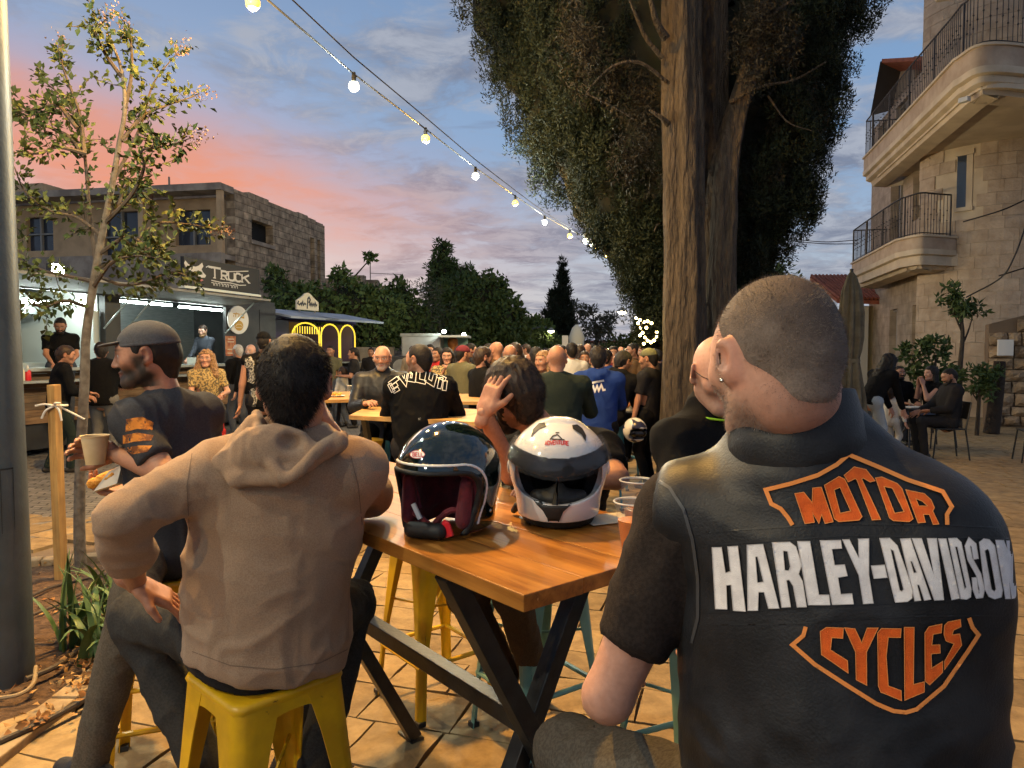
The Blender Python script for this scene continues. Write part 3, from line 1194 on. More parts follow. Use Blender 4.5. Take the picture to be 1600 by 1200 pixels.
BLACK_METAL = M('black_metal', (.012, .012, .013), .38, col2=(.022, .022, .022), ns=20, bump=.08, bs=80)
YELLOW_METAL = M('yellow_paint', (.72, .41, .008), .36, col2=(.58, .32, .010), ns=9, nd=5, bump=.10, bs=30, bdist=.003)
RUST = M('rust', (.10, .035, .012), .8)
TEAL_METAL = M('teal_paint', (.19, .36, .29), .42, col2=(.15, .30, .245), ns=9, nd=5, bump=.10, bs=30, bdist=.003)
BLUE_METAL = M('blue_paint', (.03, .17, .24), .42)
def worn(m, col, scale, thr, rough=.8, stretch=(1, 1, 1)):
 nt = m.node_tree
 b = nt.nodes['Principled BSDF']
 N, Lk = nt.nodes.new, nt.links.new
 src = b.inputs['Base Color'].links[0].from_socket
 tc = N('ShaderNodeTexCoord')
 mp = N('ShaderNodeMapping')
 mp.inputs['Scale'].default_value = stretch
 Lk(tc.outputs['Object'], mp.inputs[0])
 n = N('ShaderNodeTexNoise')
 n.inputs['Scale'].default_value = scale
 n.inputs['Detail'].default_value = 9
 n.inputs['Roughness'].default_value = .72
 Lk(mp.outputs[0], n.inputs['Vector'])
 r = N('ShaderNodeMapRange')
 r.inputs[1].default_value, r.inputs[2].default_value = thr, thr + .035
 Lk(n.outputs['Fac'], r.inputs[0])
 x = N('ShaderNodeMix')
 x.data_type = 'RGBA'
 Lk(r.outputs[0], x.inputs[0])
 Lk(src, x.inputs[6])
 x.inputs[7].default_value = (*col, 1)
 Lk(x.outputs[2], b.inputs['Base Color'])
worn(YELLOW_METAL, (.13, .055, .015), 16, .665)
worn(TEAL_METAL, (.10, .075, .05), 16, .67)
worn(WOOD_TABLE, (.60, .36, .15), 11, .655, stretch=(.6, 1, 1))
worn(WOOD_TABLE, (.09, .03, .008), 7, .68, stretch=(.4, 1, 1))
TN = gnd(818, 930, TZ)
_l, _r = gnd(558, 820, TZ) - TN, gnd(970, 877, TZ) - TN
_ang = math.atan2(nrm(_l)[1], nrm(_l)[0])
_ang2 = math.atan2(nrm(_r)[1], nrm(_r)[0]) + pi / 2
_a = (_ang * .75 + _ang2 * .25)
TU = V3(cos(_a), sin(_a), 0)
TV = V3(sin(_a), -cos(_a), 0)
TLEN, TWID = 1.78, .68
def table_point(a, b, z=TZ):
 p = TN + TU * a + TV * b
 return V3(p[0], p[1], z)
def build_table():
 rz = math.atan2(TU[1], TU[0])
 root = empty('bar_table', (TN[0], TN[1], 0), rz, "varnished wooden bar table with two motorcycle helmets standing on it", 'table')
 n = 4
 wd = TWID / n
 for i in range(n):
  mb = MB()
  y0, y1 = -i * wd - .0006, -(i + 1) * wd + .0006
  mb.bbox((0 + .002 * (i % 2), y1, TZ - .036), (TLEN, y0, TZ - .0005 * (i % 2)))
  mb.build('plank', WOOD_TABLE, root, bevel=.003)
 for a0, nm in ((.36, 0), (1.44, 1)):
  for k, (b0, b1) in enumerate(((.05, TWID - .05), (TWID - .05, .05))):
   mb = MB()
   dx = .026 * (1 if k else -1)
   mb.bar((a0 + dx, -b0, TZ - .045), (a0 + dx, -b1, .012), .05, .05, (1, 0, 0))
   mb.build('leg', BLACK_METAL, root, bevel=.003)
  mb = MB()
  mb.bbox((a0 - .05, -TWID + .04, TZ - .0445), (a0 + .05, -.04, TZ - .0368))
  mb.build('top_plate', BLACK_METAL, root)
  for b in (.05, TWID - .05):
   mb = MB()
   mb.bbox((a0 - .055, -b - .03, .001), (a0 + .055, -b + .03, .011))
   mb.build('foot_plate', BLACK_METAL, root)
 mb = MB()
 mb.bar((.36, -TWID / 2, TZ / 2 + .03), (1.44, -TWID / 2, TZ / 2 + .05), .05, .05)
 mb.build('cross_beam', BLACK_METAL, root, bevel=.003)
 return root
build_table()
def make_stool(mat, H=.76):
 root = empty('metal_stool')
 ts, bs = .150, .205           # half size at seat and at floor
 def legmesh(sx, sy):
  rings = []
  for t in np.linspace(0, 1, 7):
   z = H - .012 - (H - .012) * t
   hs = ts + (bs - ts) * t
   w = .115 + (.036 - .115) * min(1, t * 1.5) ** .75
   r = .030 * (1 - .4 * t)
   pts = [(-w, 0), (-w * .5, 0), (-r, 0), (-r * .3, -r * .3 + .0), (0, -r), (0, -w * .5), (0, -w)]
   out, inn = [], []
   for i, (x, y) in enumerate(pts):
    out.append((sx * (hs + x), sy * (hs + y), z))
    e = .004
    inn.append((sx * (hs + x - (e if i >= 3 else 0)), sy * (hs + y - (e if i <= 3 else 0)), z))
   rings.append(out + inn[::-1])
  mb = MB()
  k = len(rings[0])
  vs = [p for r_ in rings for p in r_]
  fs = [[i * k + j, i * k + (j + 1) % k, (i + 1) * k + (j + 1) % k, (i + 1) * k + j] for i in range(len(rings) - 1) for j in range(k)]
  fs += [list(range(k)), [(len(rings) - 1) * k + j for j in range(k)][::-1]]
  mb.add(vs, fs)
  return mb
 for sx in (-1, 1):
  for sy in (-1, 1):
   lg = legmesh(sx, sy).build('leg', mat, root, smooth=True, angle=50)
   ft = MB()
   ft.bbox((sx * (bs - .034), sy * (bs - .034), 0), (sx * (bs + .003), sy * (bs + .003), .022))
   ft.build('rubber_foot', SHOE, lg, bevel=.003)
 for ax in range(4):
  c, s_ = (cos(ax * pi / 2), sin(ax * pi / 2))
  mb = MB()
  xs = np.linspace(-.112, .112, 13)
  top, bot = [], []
  for x in xs:
   zb = H - .052 - .052 * (abs(x) / .112) ** 3
   hs = lambda z: ts + (bs - ts) * (H - .012 - z) / (H - .012) - .0015
   top.append((x, hs(H - .012), H - .012))
   bot.append((x, hs(zb), zb))
  P = top + bot
  fs = [[i, i + 1, 14 + i, 13 + i] for i in range(12)]
  vs = [(p[0] * c - p[1] * s_, p[0] * s_ + p[1] * c, p[2]) for p in P]
  P2 = [(p[0], p[1] - .003, p[2]) for p in P]
  vs2 = [(p[0] * c - p[1] * s_, p[0] * s_ + p[1] * c, p[2]) for p in P2]
  mb.add(vs, fs)
  mb.add(vs2, [f[::-1] for f in fs])
  mb.build('apron', mat, root, smooth=True)
 def sq(hs, r, z, n=5):
  o = []
  for q in range(4):
   cx, cy = ((1, 1), (-1, 1), (-1, -1), (1, -1))[q]
   for i in range(n):
    a = q * pi / 2 + i * pi / 2 / (n - 1)
    o.append((cx * (hs - r) + r * cos(a), cy * (hs - r) + r * sin(a), z))
  return o
 prof = [(ts - .002, .030, H - .030), (ts + .004, .032, H - .014), (ts + .001, .036, H - .003), (ts - .010, .038, H), (ts - .030, .04, H - .004), (.075, .05, H - .010), (.032, .03, H - .012), (.026, .025, H - .020)]
 mb = MB()
 rings = [sq(*p) for p in prof]
 k = len(rings[0])
 mb.add([p for r_ in rings for p in r_], [[i * k + j, i * k + (j + 1) % k, (i + 1) * k + (j + 1) % k, (i + 1) * k + j] for i in range(len(rings) - 1) for j in range(k)])
 mb.build('seat', mat, root, smooth=True, angle=60)
 for z, th in ((.24, .011),):
  hs = ts + (bs - ts) * (H - z) / H - .010
  for q in range(4):
   a, b = ((-1, -1), (1, -1), (1, 1), (-1, 1))[q], ((1, -1), (1, 1), (-1, 1), (-1, -1))[q]
   mb = MB()
   mb.tube([(a[0] * hs, a[1] * hs, z), (b[0] * hs, b[1] * hs, z)], th, 8)
   mb.build('footrest_bar', mat, root, smooth=True)
 z0, z1 = .50, .30
 for a, b in (((-1, -1), (1, 1)), ((-1, 1), (1, -1))):
  hs = ts + (bs - ts) * (H - .46) / H - .012
  mb = MB()
  mb.tube([(a[0] * hs, a[1] * hs, .46), (0, 0, .42 + .006 * a[1]), (b[0] * hs, b[1] * hs, .46)], .006, 6)
  mb.build('brace', mat, root, smooth=True)
 return root
ystool = make_stool(YELLOW_METAL)
tstool = None
def place_stool(src, first, xy, rz, label, group, cat='stool', mat=None):
 o = src if first else copy_tree(src)
 o.location = (xy[0], xy[1], 0)
 o.rotation_euler = (0, 0, rz)
 tag(o, label, cat, group)
 if mat is not None:
  for c in o.children:
   if c.name.startswith(('leg', 'apron', 'seat', 'footrest', 'brace')):
    c.material_slots[0].link = 'OBJECT'
    c.material_slots[0].material = mat
 return o
BEIGE_SEAT = V3(-.655, 1.845)
CAP_D = V3(-.16, .32, 0)
CAP_SEAT = V3(-1.32, 2.68)
HARLEY_SEAT = V3(.47, 1.0)
HAND_SEAT = V3(.10, 2.93)
place_stool(ystool, True, BEIGE_SEAT, radians(47), "scratched yellow metal stool under the man in the beige hoodie", 'yellow metal stools')
place_stool(ystool, False, CAP_SEAT, radians(20), "yellow metal stool under the man in the grey cap", 'yellow metal stools')
place_stool(ystool, False, (-.36, 3.24), radians(38), "empty yellow metal stool on the far side of the helmet table", 'yellow metal stools')
place_stool(ystool, False, HAND_SEAT, radians(35), "mint green metal stool under the man with a hand on his head", 'mint metal stools', mat=TEAL_METAL)
place_stool(ystool, False, HARLEY_SEAT, radians(12), "mint green metal stool hidden under the man in the leather vest", 'mint metal stools', mat=TEAL_METAL)
place_stool(ystool, False, (.615, 2.36), radians(25), "mint green metal stool under the bald man in black behind the vest", 'mint metal stools', mat=TEAL_METAL)
_seat = [c for c in ystool.children if c.name.startswith('apron')]
# -- decals traced on a surface
def world_bvh(o):
 mw = o.matrix_world
 p = o
 M_ = Matrix.LocRotScale(o.location, o.rotation_euler, o.scale)
 while p.parent:
  p = p.parent
  M_ = Matrix.LocRotScale(p.location, p.rotation_euler, p.scale) @ M_
 me = o.data
 return BVHTree.FromPolygons([M_ @ v.co for v in me.vertices], [tuple(p_.vertices) for p_ in me.polygons])
def onto(bvh, px, py, lift):
 r = ray(px, py)
 d = Vector(nrm(r))
 h = bvh.ray_cast(Vector(_C), d)
 if h[0] is None:
  h = bvh.find_nearest(Vector(_C + r))
  if h[0] is None:
   return None
 return h[0] - d * lift
def decal(name, bvh, polys, mat, parent, inv, lift=.002, rim=None, rim_mat=None, rimw=1.4, step=5.):
 vs, fs, mi = [], [], []
 for outer, holes in polys:
  v, f = tri_poly([np.asarray(p, float) for p in outer], [[np.asarray(p, float) for p in h] for h in holes], step)
  P = [onto(bvh, p[0], p[1], lift) for p in v]
  o = len(vs)
  vs += P
  for q in f:
   fs.append([i + o for i in q])
   mi.append(0)
  if rim_mat is not None:
   for lp in (outer, *holes):
    Lf, Rt = stroke_poly(lp, rimw, True)
    sv, sf = strip_faces(Lf, Rt, True, step)
    o = len(vs)
    vs += [onto(bvh, p[0], p[1], lift + .0008) for p in sv]
    fs += [[i + o for i in q] for q in sf]
    mi += [1] * len(sf)
 me = bpy.data.meshes.new(name)
 me.from_pydata([inv @ Vector(p) for p in vs], [], fs)
 o = obj(name, me, [mat] + ([rim_mat] if rim_mat else []), parent)
 me.polygons.foreach_set('material_index', np.array(mi, np.int32))
 me.shade_smooth()
 return o
def inv_of(o):
 M_ = Matrix.Identity(4)
 p = o
 while p:
  M_ = Matrix.LocRotScale(p.location, p.rotation_euler, p.scale) @ M_
  p = p.parent
 return M_.inverted()
def sd_obj(name, fn, lo, hi, h, mat, parent, smooth=1, project=1):
 f = Field()
 f.u((fn, V3(*lo), V3(*hi)), 1e-4)
 v, q = f.mesh(h, smooth, project)
 return finish(name, v, q, mat, parent)
GLOSS_BLACK = M('gloss_green_black', (.004, .010, .008), .07, coat=1., spec=.6)
GLOSS_WHITE = M('gloss_white', (.74, .72, .70), .16, coat=.6, spec=.5, col2=(.68, .66, .64), ns=5)
RUBBER = M('rubber', (.012, .012, .012), .6, bump=.1, bs=200)
MAROON = M('maroon_liner', (.16, .012, .020), .72, col2=(.10, .008, .014), ns=40, bump=.4, bs=300, bdist=.003, sheen=.15)
DARKLINE = M('dark_liner', (.012, .008, .008), .9)
WHITE_TRIM = M('white_trim', (.78, .77, .74), .3)
RED_TAB = M('red_tab', (.62, .015, .025), .35)
VISOR = M('smoke_visor', (.25, .25, .27), .03, spec=.9, coat=0., alpha=.05)
SUNVISOR = M('dark_sun_visor', (.008, .008, .010), .06, spec=.5)
RED_PRINT = M('red_print', (.50, .05, .06), .5)
BLACK_PRINT = M('black_print', (.03, .03, .035), .5)
def build_open_helmet(cx, cy, fx, fy):
 rz = math.atan2(fy, fx) - pi / 2
 root = empty('open_face_helmet', (cx, cy, TZ + .002), rz, "glossy black open-face helmet with white edge stripe and maroon lining", 'helmet', 'helmets on the near table')
 E1 = ell((0, -.006, .150), (.1335, .158, .138))[0]
 C1 = rc((0, -.008, .150), (0, -.008, .050), .1325, .122, ((0, 1, 0), .855))[0]
 def outer(P):
  return Field.comb('u', E1(P), C1(P), .02)
 B1 = rbox((0, .175, .055), (.30, .118, .118), .055)[0]
 B2 = rbox((0, .12, -.02), (.075, .20, .075), .03)[0]
 def opening(P):
  q = P.copy()
  q[..., 1] = P[..., 1] - .30 * np.clip(.06 - P[..., 2], -.02, .06) + .16 * np.maximum(P[..., 2] - .16, 0)
  return np.minimum(B1(q), B2(P))
 def shell(P):
  o = outer(P)
  return np.maximum(np.maximum(o, -(o + .011)), np.maximum(-opening(P) + .0, .014 - P[..., 2]))
 lo, hi = (-.15, -.18, .0), (.15, .18, .30)
 sh = sd_obj('shell', shell, lo, hi, .0036, GLOSS_BLACK, root, 1, 2)
 def trim(P):                      # rubber bead all round the edge
  o = outer(P) + .004
  return np.sqrt(o * o + (opening(P) * (P[..., 2] > .008)) ** 2) - .0075
 sd_obj('edge_rubber', lambda P: np.maximum(trim(P), .006 - P[..., 2]), lo, hi, .0034, RUBBER, root, 2, 0)
 def stripe(P):
  o = outer(P)
  return np.maximum(np.abs(o - .0002) - .0022, np.maximum(np.abs(opening(P) - .0200) - .0036, .030 - P[..., 2]))
 sd_obj('white_stripe', stripe, lo, hi, .0024, WHITE_TRIM, root, 1, 0)
 def liner(P):
  o = outer(P)
  cav = np.maximum(np.maximum(o + .012, -(o + .048 - .012 * np.clip((P[..., 2] - .15) / .1, 0, 1))), np.maximum(-opening(P) + .006, .010 - P[..., 2]))
  return cav - .004
 ln = sd_obj('lining', liner, lo, hi, .0045, MAROON, root, 2, 0)
 def pad(sx):
  return rc((sx * .086, .058, .135), (sx * .080, .064, .045), .020, .026, ((1, 0, 0), 1.2))
 for sx in (-1, 1):
  f = Field().u(pad(sx), .01)
  v, q = f.mesh(.004, 1)
  finish('cheek_pad', v, q, MAROON, root)
 mb = MB()
 mb.tube(catmull([(.088, .05, .045), (.055, .075, .050), (.02, .080, .030), (-.005, .085, .014)], 6), .0085, 8)
 mb.tube(catmull([(-.088, .05, .060), (-.05, .075, .068), (-.015, .082, .040), (.0, .085, .014)], 6), .0085, 8)
 mb.build('chin_strap', MAROON, root, smooth=True)
 f = Field().u(rc((.035, .128, .022), (-.040, .120, .022), .021), .01)
 v, q = f.mesh(.004, 1)
 finish('strap_roll', v, q, RUBBER, root)
 mb = MB()
 mb.box((-.062, .115, .028), (.011, .004, .019), rot((0, 1, 0), .35))
 mb.box((-.050, .112, .040), (.006, .004, .012), rot((0, 1, 0), -.5))
 mb.build('strap_tab', RED_TAB, root, bevel=.002)
 mb = MB()
 mb.box((.045, .088, .060), (.006, .003, .022), rot((0, 1, 0), .5))
 mb.build('care_label', WHITE_TRIM, root)
 mb = MB()
 for yy, zz in ((-.005, .060),):
  mb.sphere((-.1335, .012, .062), .005, 10, 6, (.5, 1, 1))
 mb.build('stud', M('steel', (.5, .5, .5), .25, metal=1.), root, smooth=True)
 bvh = world_bvh(sh)
 inv = inv_of(root)
 def ov(cx, cy, a, b, n=28, tilt=0):
  return [(cx + a * cos(t) * cos(tilt) - b * sin(t) * sin(tilt), cy + a * cos(t) * sin(tilt) + b * sin(t) * cos(tilt)) for t in np.linspace(0, 2 * pi, n, endpoint=False)]
 bg = decal('badge', bvh, [(ov(652, 710, 11.5, 6.3), [])], WHITE_TRIM, root, inv, .0012, step=4, rim_mat=RED_PRINT, rimw=.8)
 lets = []
 for ch, x in (('B', 645), ('E', 649.5), ('L', 654), ('L', 658)):
  for ln_ in GLYPH[ch]:
   Lf, Rt = stroke_poly([(x + p[0] * 3.0, 713.0 - p[1] * 6) for p in ln_], 1.3)
   lets.append(([*Lf, *Rt[::-1]], []))
 for k_, l_ in enumerate(lets):
  try:
   decal('lettering', bvh, [l_], RED_PRINT, root, inv, .0022, step=3)
  except Exception:
   pass
 return root
_hb = gnd(700, 826, TZ)
build_open_helmet(_hb[0], _hb[1], -.40, -.92)
def build_full_helmet(cx, cy, fx, fy):
 rz = math.atan2(fy, fx) - pi / 2
 root = empty('full_face_helmet', (cx, cy, TZ + .002), rz, "white full-face helmet with raised smoke visor and black chin vent", 'helmet', 'helmets on the near table')
 E1 = ell((0, -.012, .162), (.138, .156, .124))[0]
 C1 = rc((0, -.006, .145), (0, .000, .055), .137, .118, ((0, 1, 0), .92))[0]
 CH = rc((0, .026, .062), (0, .048, .072), .100, .096, ((0, 1, 0), .92))[0]
 RG = rc((0, .03, .284), (0, -.10, .270), .008, .012, ((1, 0, 0), .25))[0]
 def outer(P):
  d = Field.comb('u', E1(P), C1(P), .02)
  d = Field.comb('u', d, CH(P), .03)
  return Field.comb('u', d, RG(P), .02)
 def port(P):
  q = P.copy()
  cu = .9 * P[..., 0] ** 2
  q[..., 2] = P[..., 2] - cu * 2.2
  return rbox((0, .16, .116), (.119, .13, .044), .028)[0](q)
 lo, hi = (-.155, -.18, .0), (.155, .19, .31)
 def shell(P):
  o = outer(P)
  return np.maximum(np.maximum(o, -(o + .022)), np.maximum(-port(P), .022 - P[..., 2]))
 sh = sd_obj('shell', shell, lo, hi, .0038, GLOSS_WHITE, root, 1, 2)
 def base(P):
  o = outer(P) + .006
  return np.maximum(np.maximum(o, -(o + .02)), np.maximum(P[..., 2] - .024, .001 - P[..., 2]))
 sd_obj('base_rubber', base, lo, hi, .004, RUBBER, root, 1, 0)
 def liner(P):
  o = outer(P)
  return np.maximum(np.maximum(o + .023, -(o + .05)), np.maximum(-port(P) + .008, .012 - P[..., 2])) - .003
 sd_obj('lining', liner, lo, hi, .005, DARKLINE, root, 1, 0)
 f = Field().u(rc((0, .108, .085), (0, .105, .118), .030, .010, ((1, 0, 0), .7)), .02).u(rc((-.06, .085, .085), (.06, .085, .085), .018), .03)
 v, q = f.mesh(.004, 1)
 finish('breath_guard', v, q, RUBBER, root)
 def band(z0, z1, off, th, amax):
  def fn(P):
   o = outer(P) - off
   z = P[..., 2] - 1.5 * P[..., 0] ** 2 * (1 if z0 < .16 else .6)
   return np.maximum(np.maximum(np.abs(o) - th, np.maximum(z - z1, z0 - z)), -(P[..., 1] - amax))
  return fn
 sd_obj('sun_visor', band(.146, .196, .0035, .0022, .0), (-.16, .0, .12), (.16, .19, .26), .0036, SUNVISOR, root, 1, 1)
 sd_obj('visor', band(.138, .226, .0105, .0016, -.012), (-.17, -.03, .11), (.17, .2, .28), .0030, VISOR, root, 1, 1)
 for sx in (-1, 1):
  mb = MB()
  mb.sphere((sx * .140, -.002, .150), .020, 14, 8, (.35, 1, 1))
  mb.build('visor_pivot', GLOSS_WHITE, root, smooth=True)
 inv = inv_of(root)
 bvh = world_bvh(sh)
 decal('chin_vent', bvh, [([(833, 780), (846, 783), (866, 784.5), (886, 783.5), (899, 781), (891, 790), (880, 800), (875, 812), (870, 821), (858, 821), (855, 810), (848, 798), (838, 788)], [])], RUBBER, root, inv, .0045, step=4)
 decal('roof_vent', bvh, [([(829, 684), (833, 670), (842, 661), (851, 660), (853, 666), (842, 670), (834, 677)], [])], RUBBER, root, inv, .005, step=4)
 decal('roof_vent', bvh, [([(894, 664), (902, 663), (910, 669), (916, 680), (915, 690), (909, 679), (895, 670)], [])], RUBBER, root, inv, .005, step=4)
 lets = []
 for k_, ch in enumerate('ADVENTURE'):
  x = 851.5 + k_ * 4.25
  y = 696 - 1.6 * sin((k_ + .5) / 9 * pi)
  for ln_ in GLYPH[ch]:
   Lf, Rt = stroke_poly([(x + p[0] * 3.2, y - p[1] * 6.2) for p in ln_], 1.5)
   lets.append(([*Lf, *Rt[::-1]], []))
 for l_ in lets:
  try:
   decal('lettering', bvh, [l_], RED_PRINT, root, inv, .0016, step=3)
  except Exception:
   pass
 for a, b in (((859, 687), (864, 681)), ((864, 681), (871, 679)), ((871, 679), (878, 686)), ((862, 686), (882, 687)), ((868, 676), (874, 676))):
  Lf, Rt = stroke_poly([a, b], 2.)
  decal('emblem_line', bvh, [([*Lf, *Rt[::-1]], [])], BLACK_PRINT, root, inv, .0018, step=3)
 f = Field().u(rc((.118, -.03, .03), (.130, -.05, .012), .012, .009), .01)
 v, q = f.mesh(.003, 1)
 finish('strap_end', v, q, RUBBER, root)
 return root
_hw = gnd(872, 812, TZ)
build_full_helmet(_hw[0], _hw[1], -.06, -1.0)
PLASTIC = M('clear_plastic', (.5, .5, .5), .10, trans=.0, alpha=.07, spec=.8)
BEER = M('amber_beer', (.50, .135, .006), .25, spec=.2, alpha=1.)
FOAM = M('foam', (.75, .66, .48), .7)
def beer_cup(x, y, label, fill=.6, h=.135, z=TZ, r0=.031, r1=.046, group='beer cups'):
 root = empty('plastic_cup', (x, y, z + .001), 0, label, 'cup', group)
 rr = lambda t: r0 + (r1 - r0) * t
 mb = MB()
 mb.lathe([(rr(0) * .9, 0.001), (rr(0), .004), (rr(.82), h * .82), (rr(.84) + .0015, h * .84), (rr(1), h - .004), (rr(1) + .003, h), (rr(1) - .001, h), (rr(.83) - .002, h * .82), (rr(0) - .002, .006)], 28, cap=False)
 mb.build('cup_wall', PLASTIC, root, smooth=True)
 mb = MB()
 mb.lathe([(rr(1) + .0005, h - .004), (rr(1) + .0035, h - .001), (rr(1) + .002, h + .001), (rr(1) - .001, h)], 28, cap=False)
 mb.build('rim', M('cup_rim', (.75, .75, .74), .3, alpha=.75), root, smooth=True)
 mb = MB()
 mb.lathe([(0.001, .007), (rr(0) - .003, .007), (rr(fill) - .003, h * fill), (0.001, h * fill)], 28, cap=False)
 mb.build('beer', BEER, root, smooth=True, angle=50)
 return root
p = at(996, 742, 1.90)
beer_cup(p[0], p[1], "clear plastic cup with a little beer, behind the fuller cup by the white helmet", .42)
p = at(990, 786, 1.70)
beer_cup(p[0], p[1], "clear plastic cup half full of amber beer beside the vest man's shoulder", .62, h=.12)
mb = MB()
mb.box((.0, 0, .0), (.075, .055, .0007), rot((0, 0, 1), .4))
p = gnd(948, 812, TZ)
o = mb.build('paper_napkin', M('paper', (.62, .55, .42), .85), None, (p[0], p[1], TZ + .003))
tag(o, "white paper napkin lying on the table right of the white helmet", 'napkin')
# -- ground, pavers, planting bed
def brick_mat(name, c1, c2, mortar, bw, bh, msize=.012, rough=.85, bump=.5, off=.5, plane_='XZ', noise=.5, rz=0., squash=1.):
 m = bpy.data.materials.new(name)
 MATS[name] = m
 m.use_nodes = True
 nt = m.node_tree
 b = nt.nodes['Principled BSDF']
 N, Lk = nt.nodes.new, nt.links.new
 tc = N('ShaderNodeTexCoord')
 mp = N('ShaderNodeMapping')
 if plane_ == 'XZ':
  mp.inputs['Rotation'].default_value = (radians(-90), 0, 0)
 else:
  mp.inputs['Rotation'].default_value = (0, 0, rz)
 Lk(tc.outputs['Object'], mp.inputs[0])
 nz = N('ShaderNodeTexNoise')
 nz.inputs['Scale'].default_value = 3.
 nz.inputs['Detail'].default_value = 6
 Lk(tc.outputs['Object'], nz.inputs['Vector'])
 wob = N('ShaderNodeMix')
 wob.data_type = 'RGBA'
 wob.blend_type = 'LINEAR_LIGHT'
 wob.inputs[0].default_value = .02
 Lk(mp.outputs[0], wob.inputs[6])
 Lk(nz.outputs['Color'], wob.inputs[7])
 t = N('ShaderNodeTexBrick')
 t.offset = off
 t.inputs['Color1'].default_value = (*c1, 1)
 t.inputs['Color2'].default_value = (*c2, 1)
 t.inputs['Mortar'].default_value = (*mortar, 1)
 t.inputs['Scale'].default_value = 1.
 t.inputs['Mortar Size'].default_value = msize
 t.inputs['Mortar Smooth'].default_value = .3
 t.inputs['Brick Width'].default_value = bw
 t.inputs['Row Height'].default_value = bh
 Lk(wob.outputs[2], t.inputs['Vector'])
 mx = N('ShaderNodeMapRange')
 mx.inputs[1].default_value, mx.inputs[2].default_value, mx.inputs[3].default_value, mx.inputs[4].default_value = .25, .75, 1 - noise, 1 + noise * .4
 Lk(nz.outputs['Fac'], mx.inputs[0])
 sv = N('ShaderNodeVectorMath')
 sv.operation = 'SCALE'
 Lk(t.outputs['Color'], sv.inputs[0])
 Lk(mx.outputs[0], sv.inputs['Scale'])
 Lk(sv.outputs[0], b.inputs['Base Color'])
 b.inputs['Roughness'].default_value = rough
 n2 = N('ShaderNodeTexNoise')
 n2.inputs['Scale'].default_value = 22
 n2.inputs['Detail'].default_value = 5
 Lk(tc.outputs['Object'], n2.inputs['Vector'])
 ad = N('ShaderNodeMath')
 ad.operation = 'MULTIPLY_ADD'
 Lk(t.outputs['Fac'], ad.inputs[0])
 ad.inputs[1].default_value = -1.
 Lk(n2.outputs['Fac'], ad.inputs[2])
 bp = N('ShaderNodeBump')
 bp.inputs['Strength'].default_value = bump
 bp.inputs['Distance'].default_value = .02
 Lk(ad.outputs[0], bp.inputs['Height'])
 Lk(bp.outputs[0], b.inputs['Normal'])
 return m
def paver_mat():
 m = M('paver_stone', (.335, .232, .110), .82, col2=(.195, .130, .060), ns=7.5, nd=9, nr=.62, lo=.36, hi=.64, bump=.8, bs=20, bd=8, bdist=.012)
 nt = m.node_tree
 b = nt.nodes['Principled BSDF']
 lk = b.inputs['Base Color'].links[0].from_socket
 oi = nt.nodes.new('ShaderNodeObjectInfo')
 mr = nt.nodes.new('ShaderNodeMapRange')
 mr.inputs[3].default_value, mr.inputs[4].default_value = .72, 1.18
 nt.links.new(oi.outputs['Random'], mr.inputs[0])
 sv = nt.nodes.new('ShaderNodeVectorMath')
 sv.operation = 'SCALE'
 nt.links.new(lk, sv.inputs[0])
 nt.links.new(mr.outputs[0], sv.inputs['Scale'])
 nt.links.new(sv.outputs[0], b.inputs['Base Color'])
 return m
M_PAVER = paver_mat()
M_COBBLE = brick_mat('grey_cobble', (.20, .185, .165), (.135, .125, .115), (.05, .045, .04), .21, .105, .010, .8, .7, .5, 'XY', .45, radians(-17))
M_GROUND = M('ground_grit', (.16, .12, .085), .9, col2=(.09, .065, .045), ns=3, nd=8, bump=.5, bs=14)
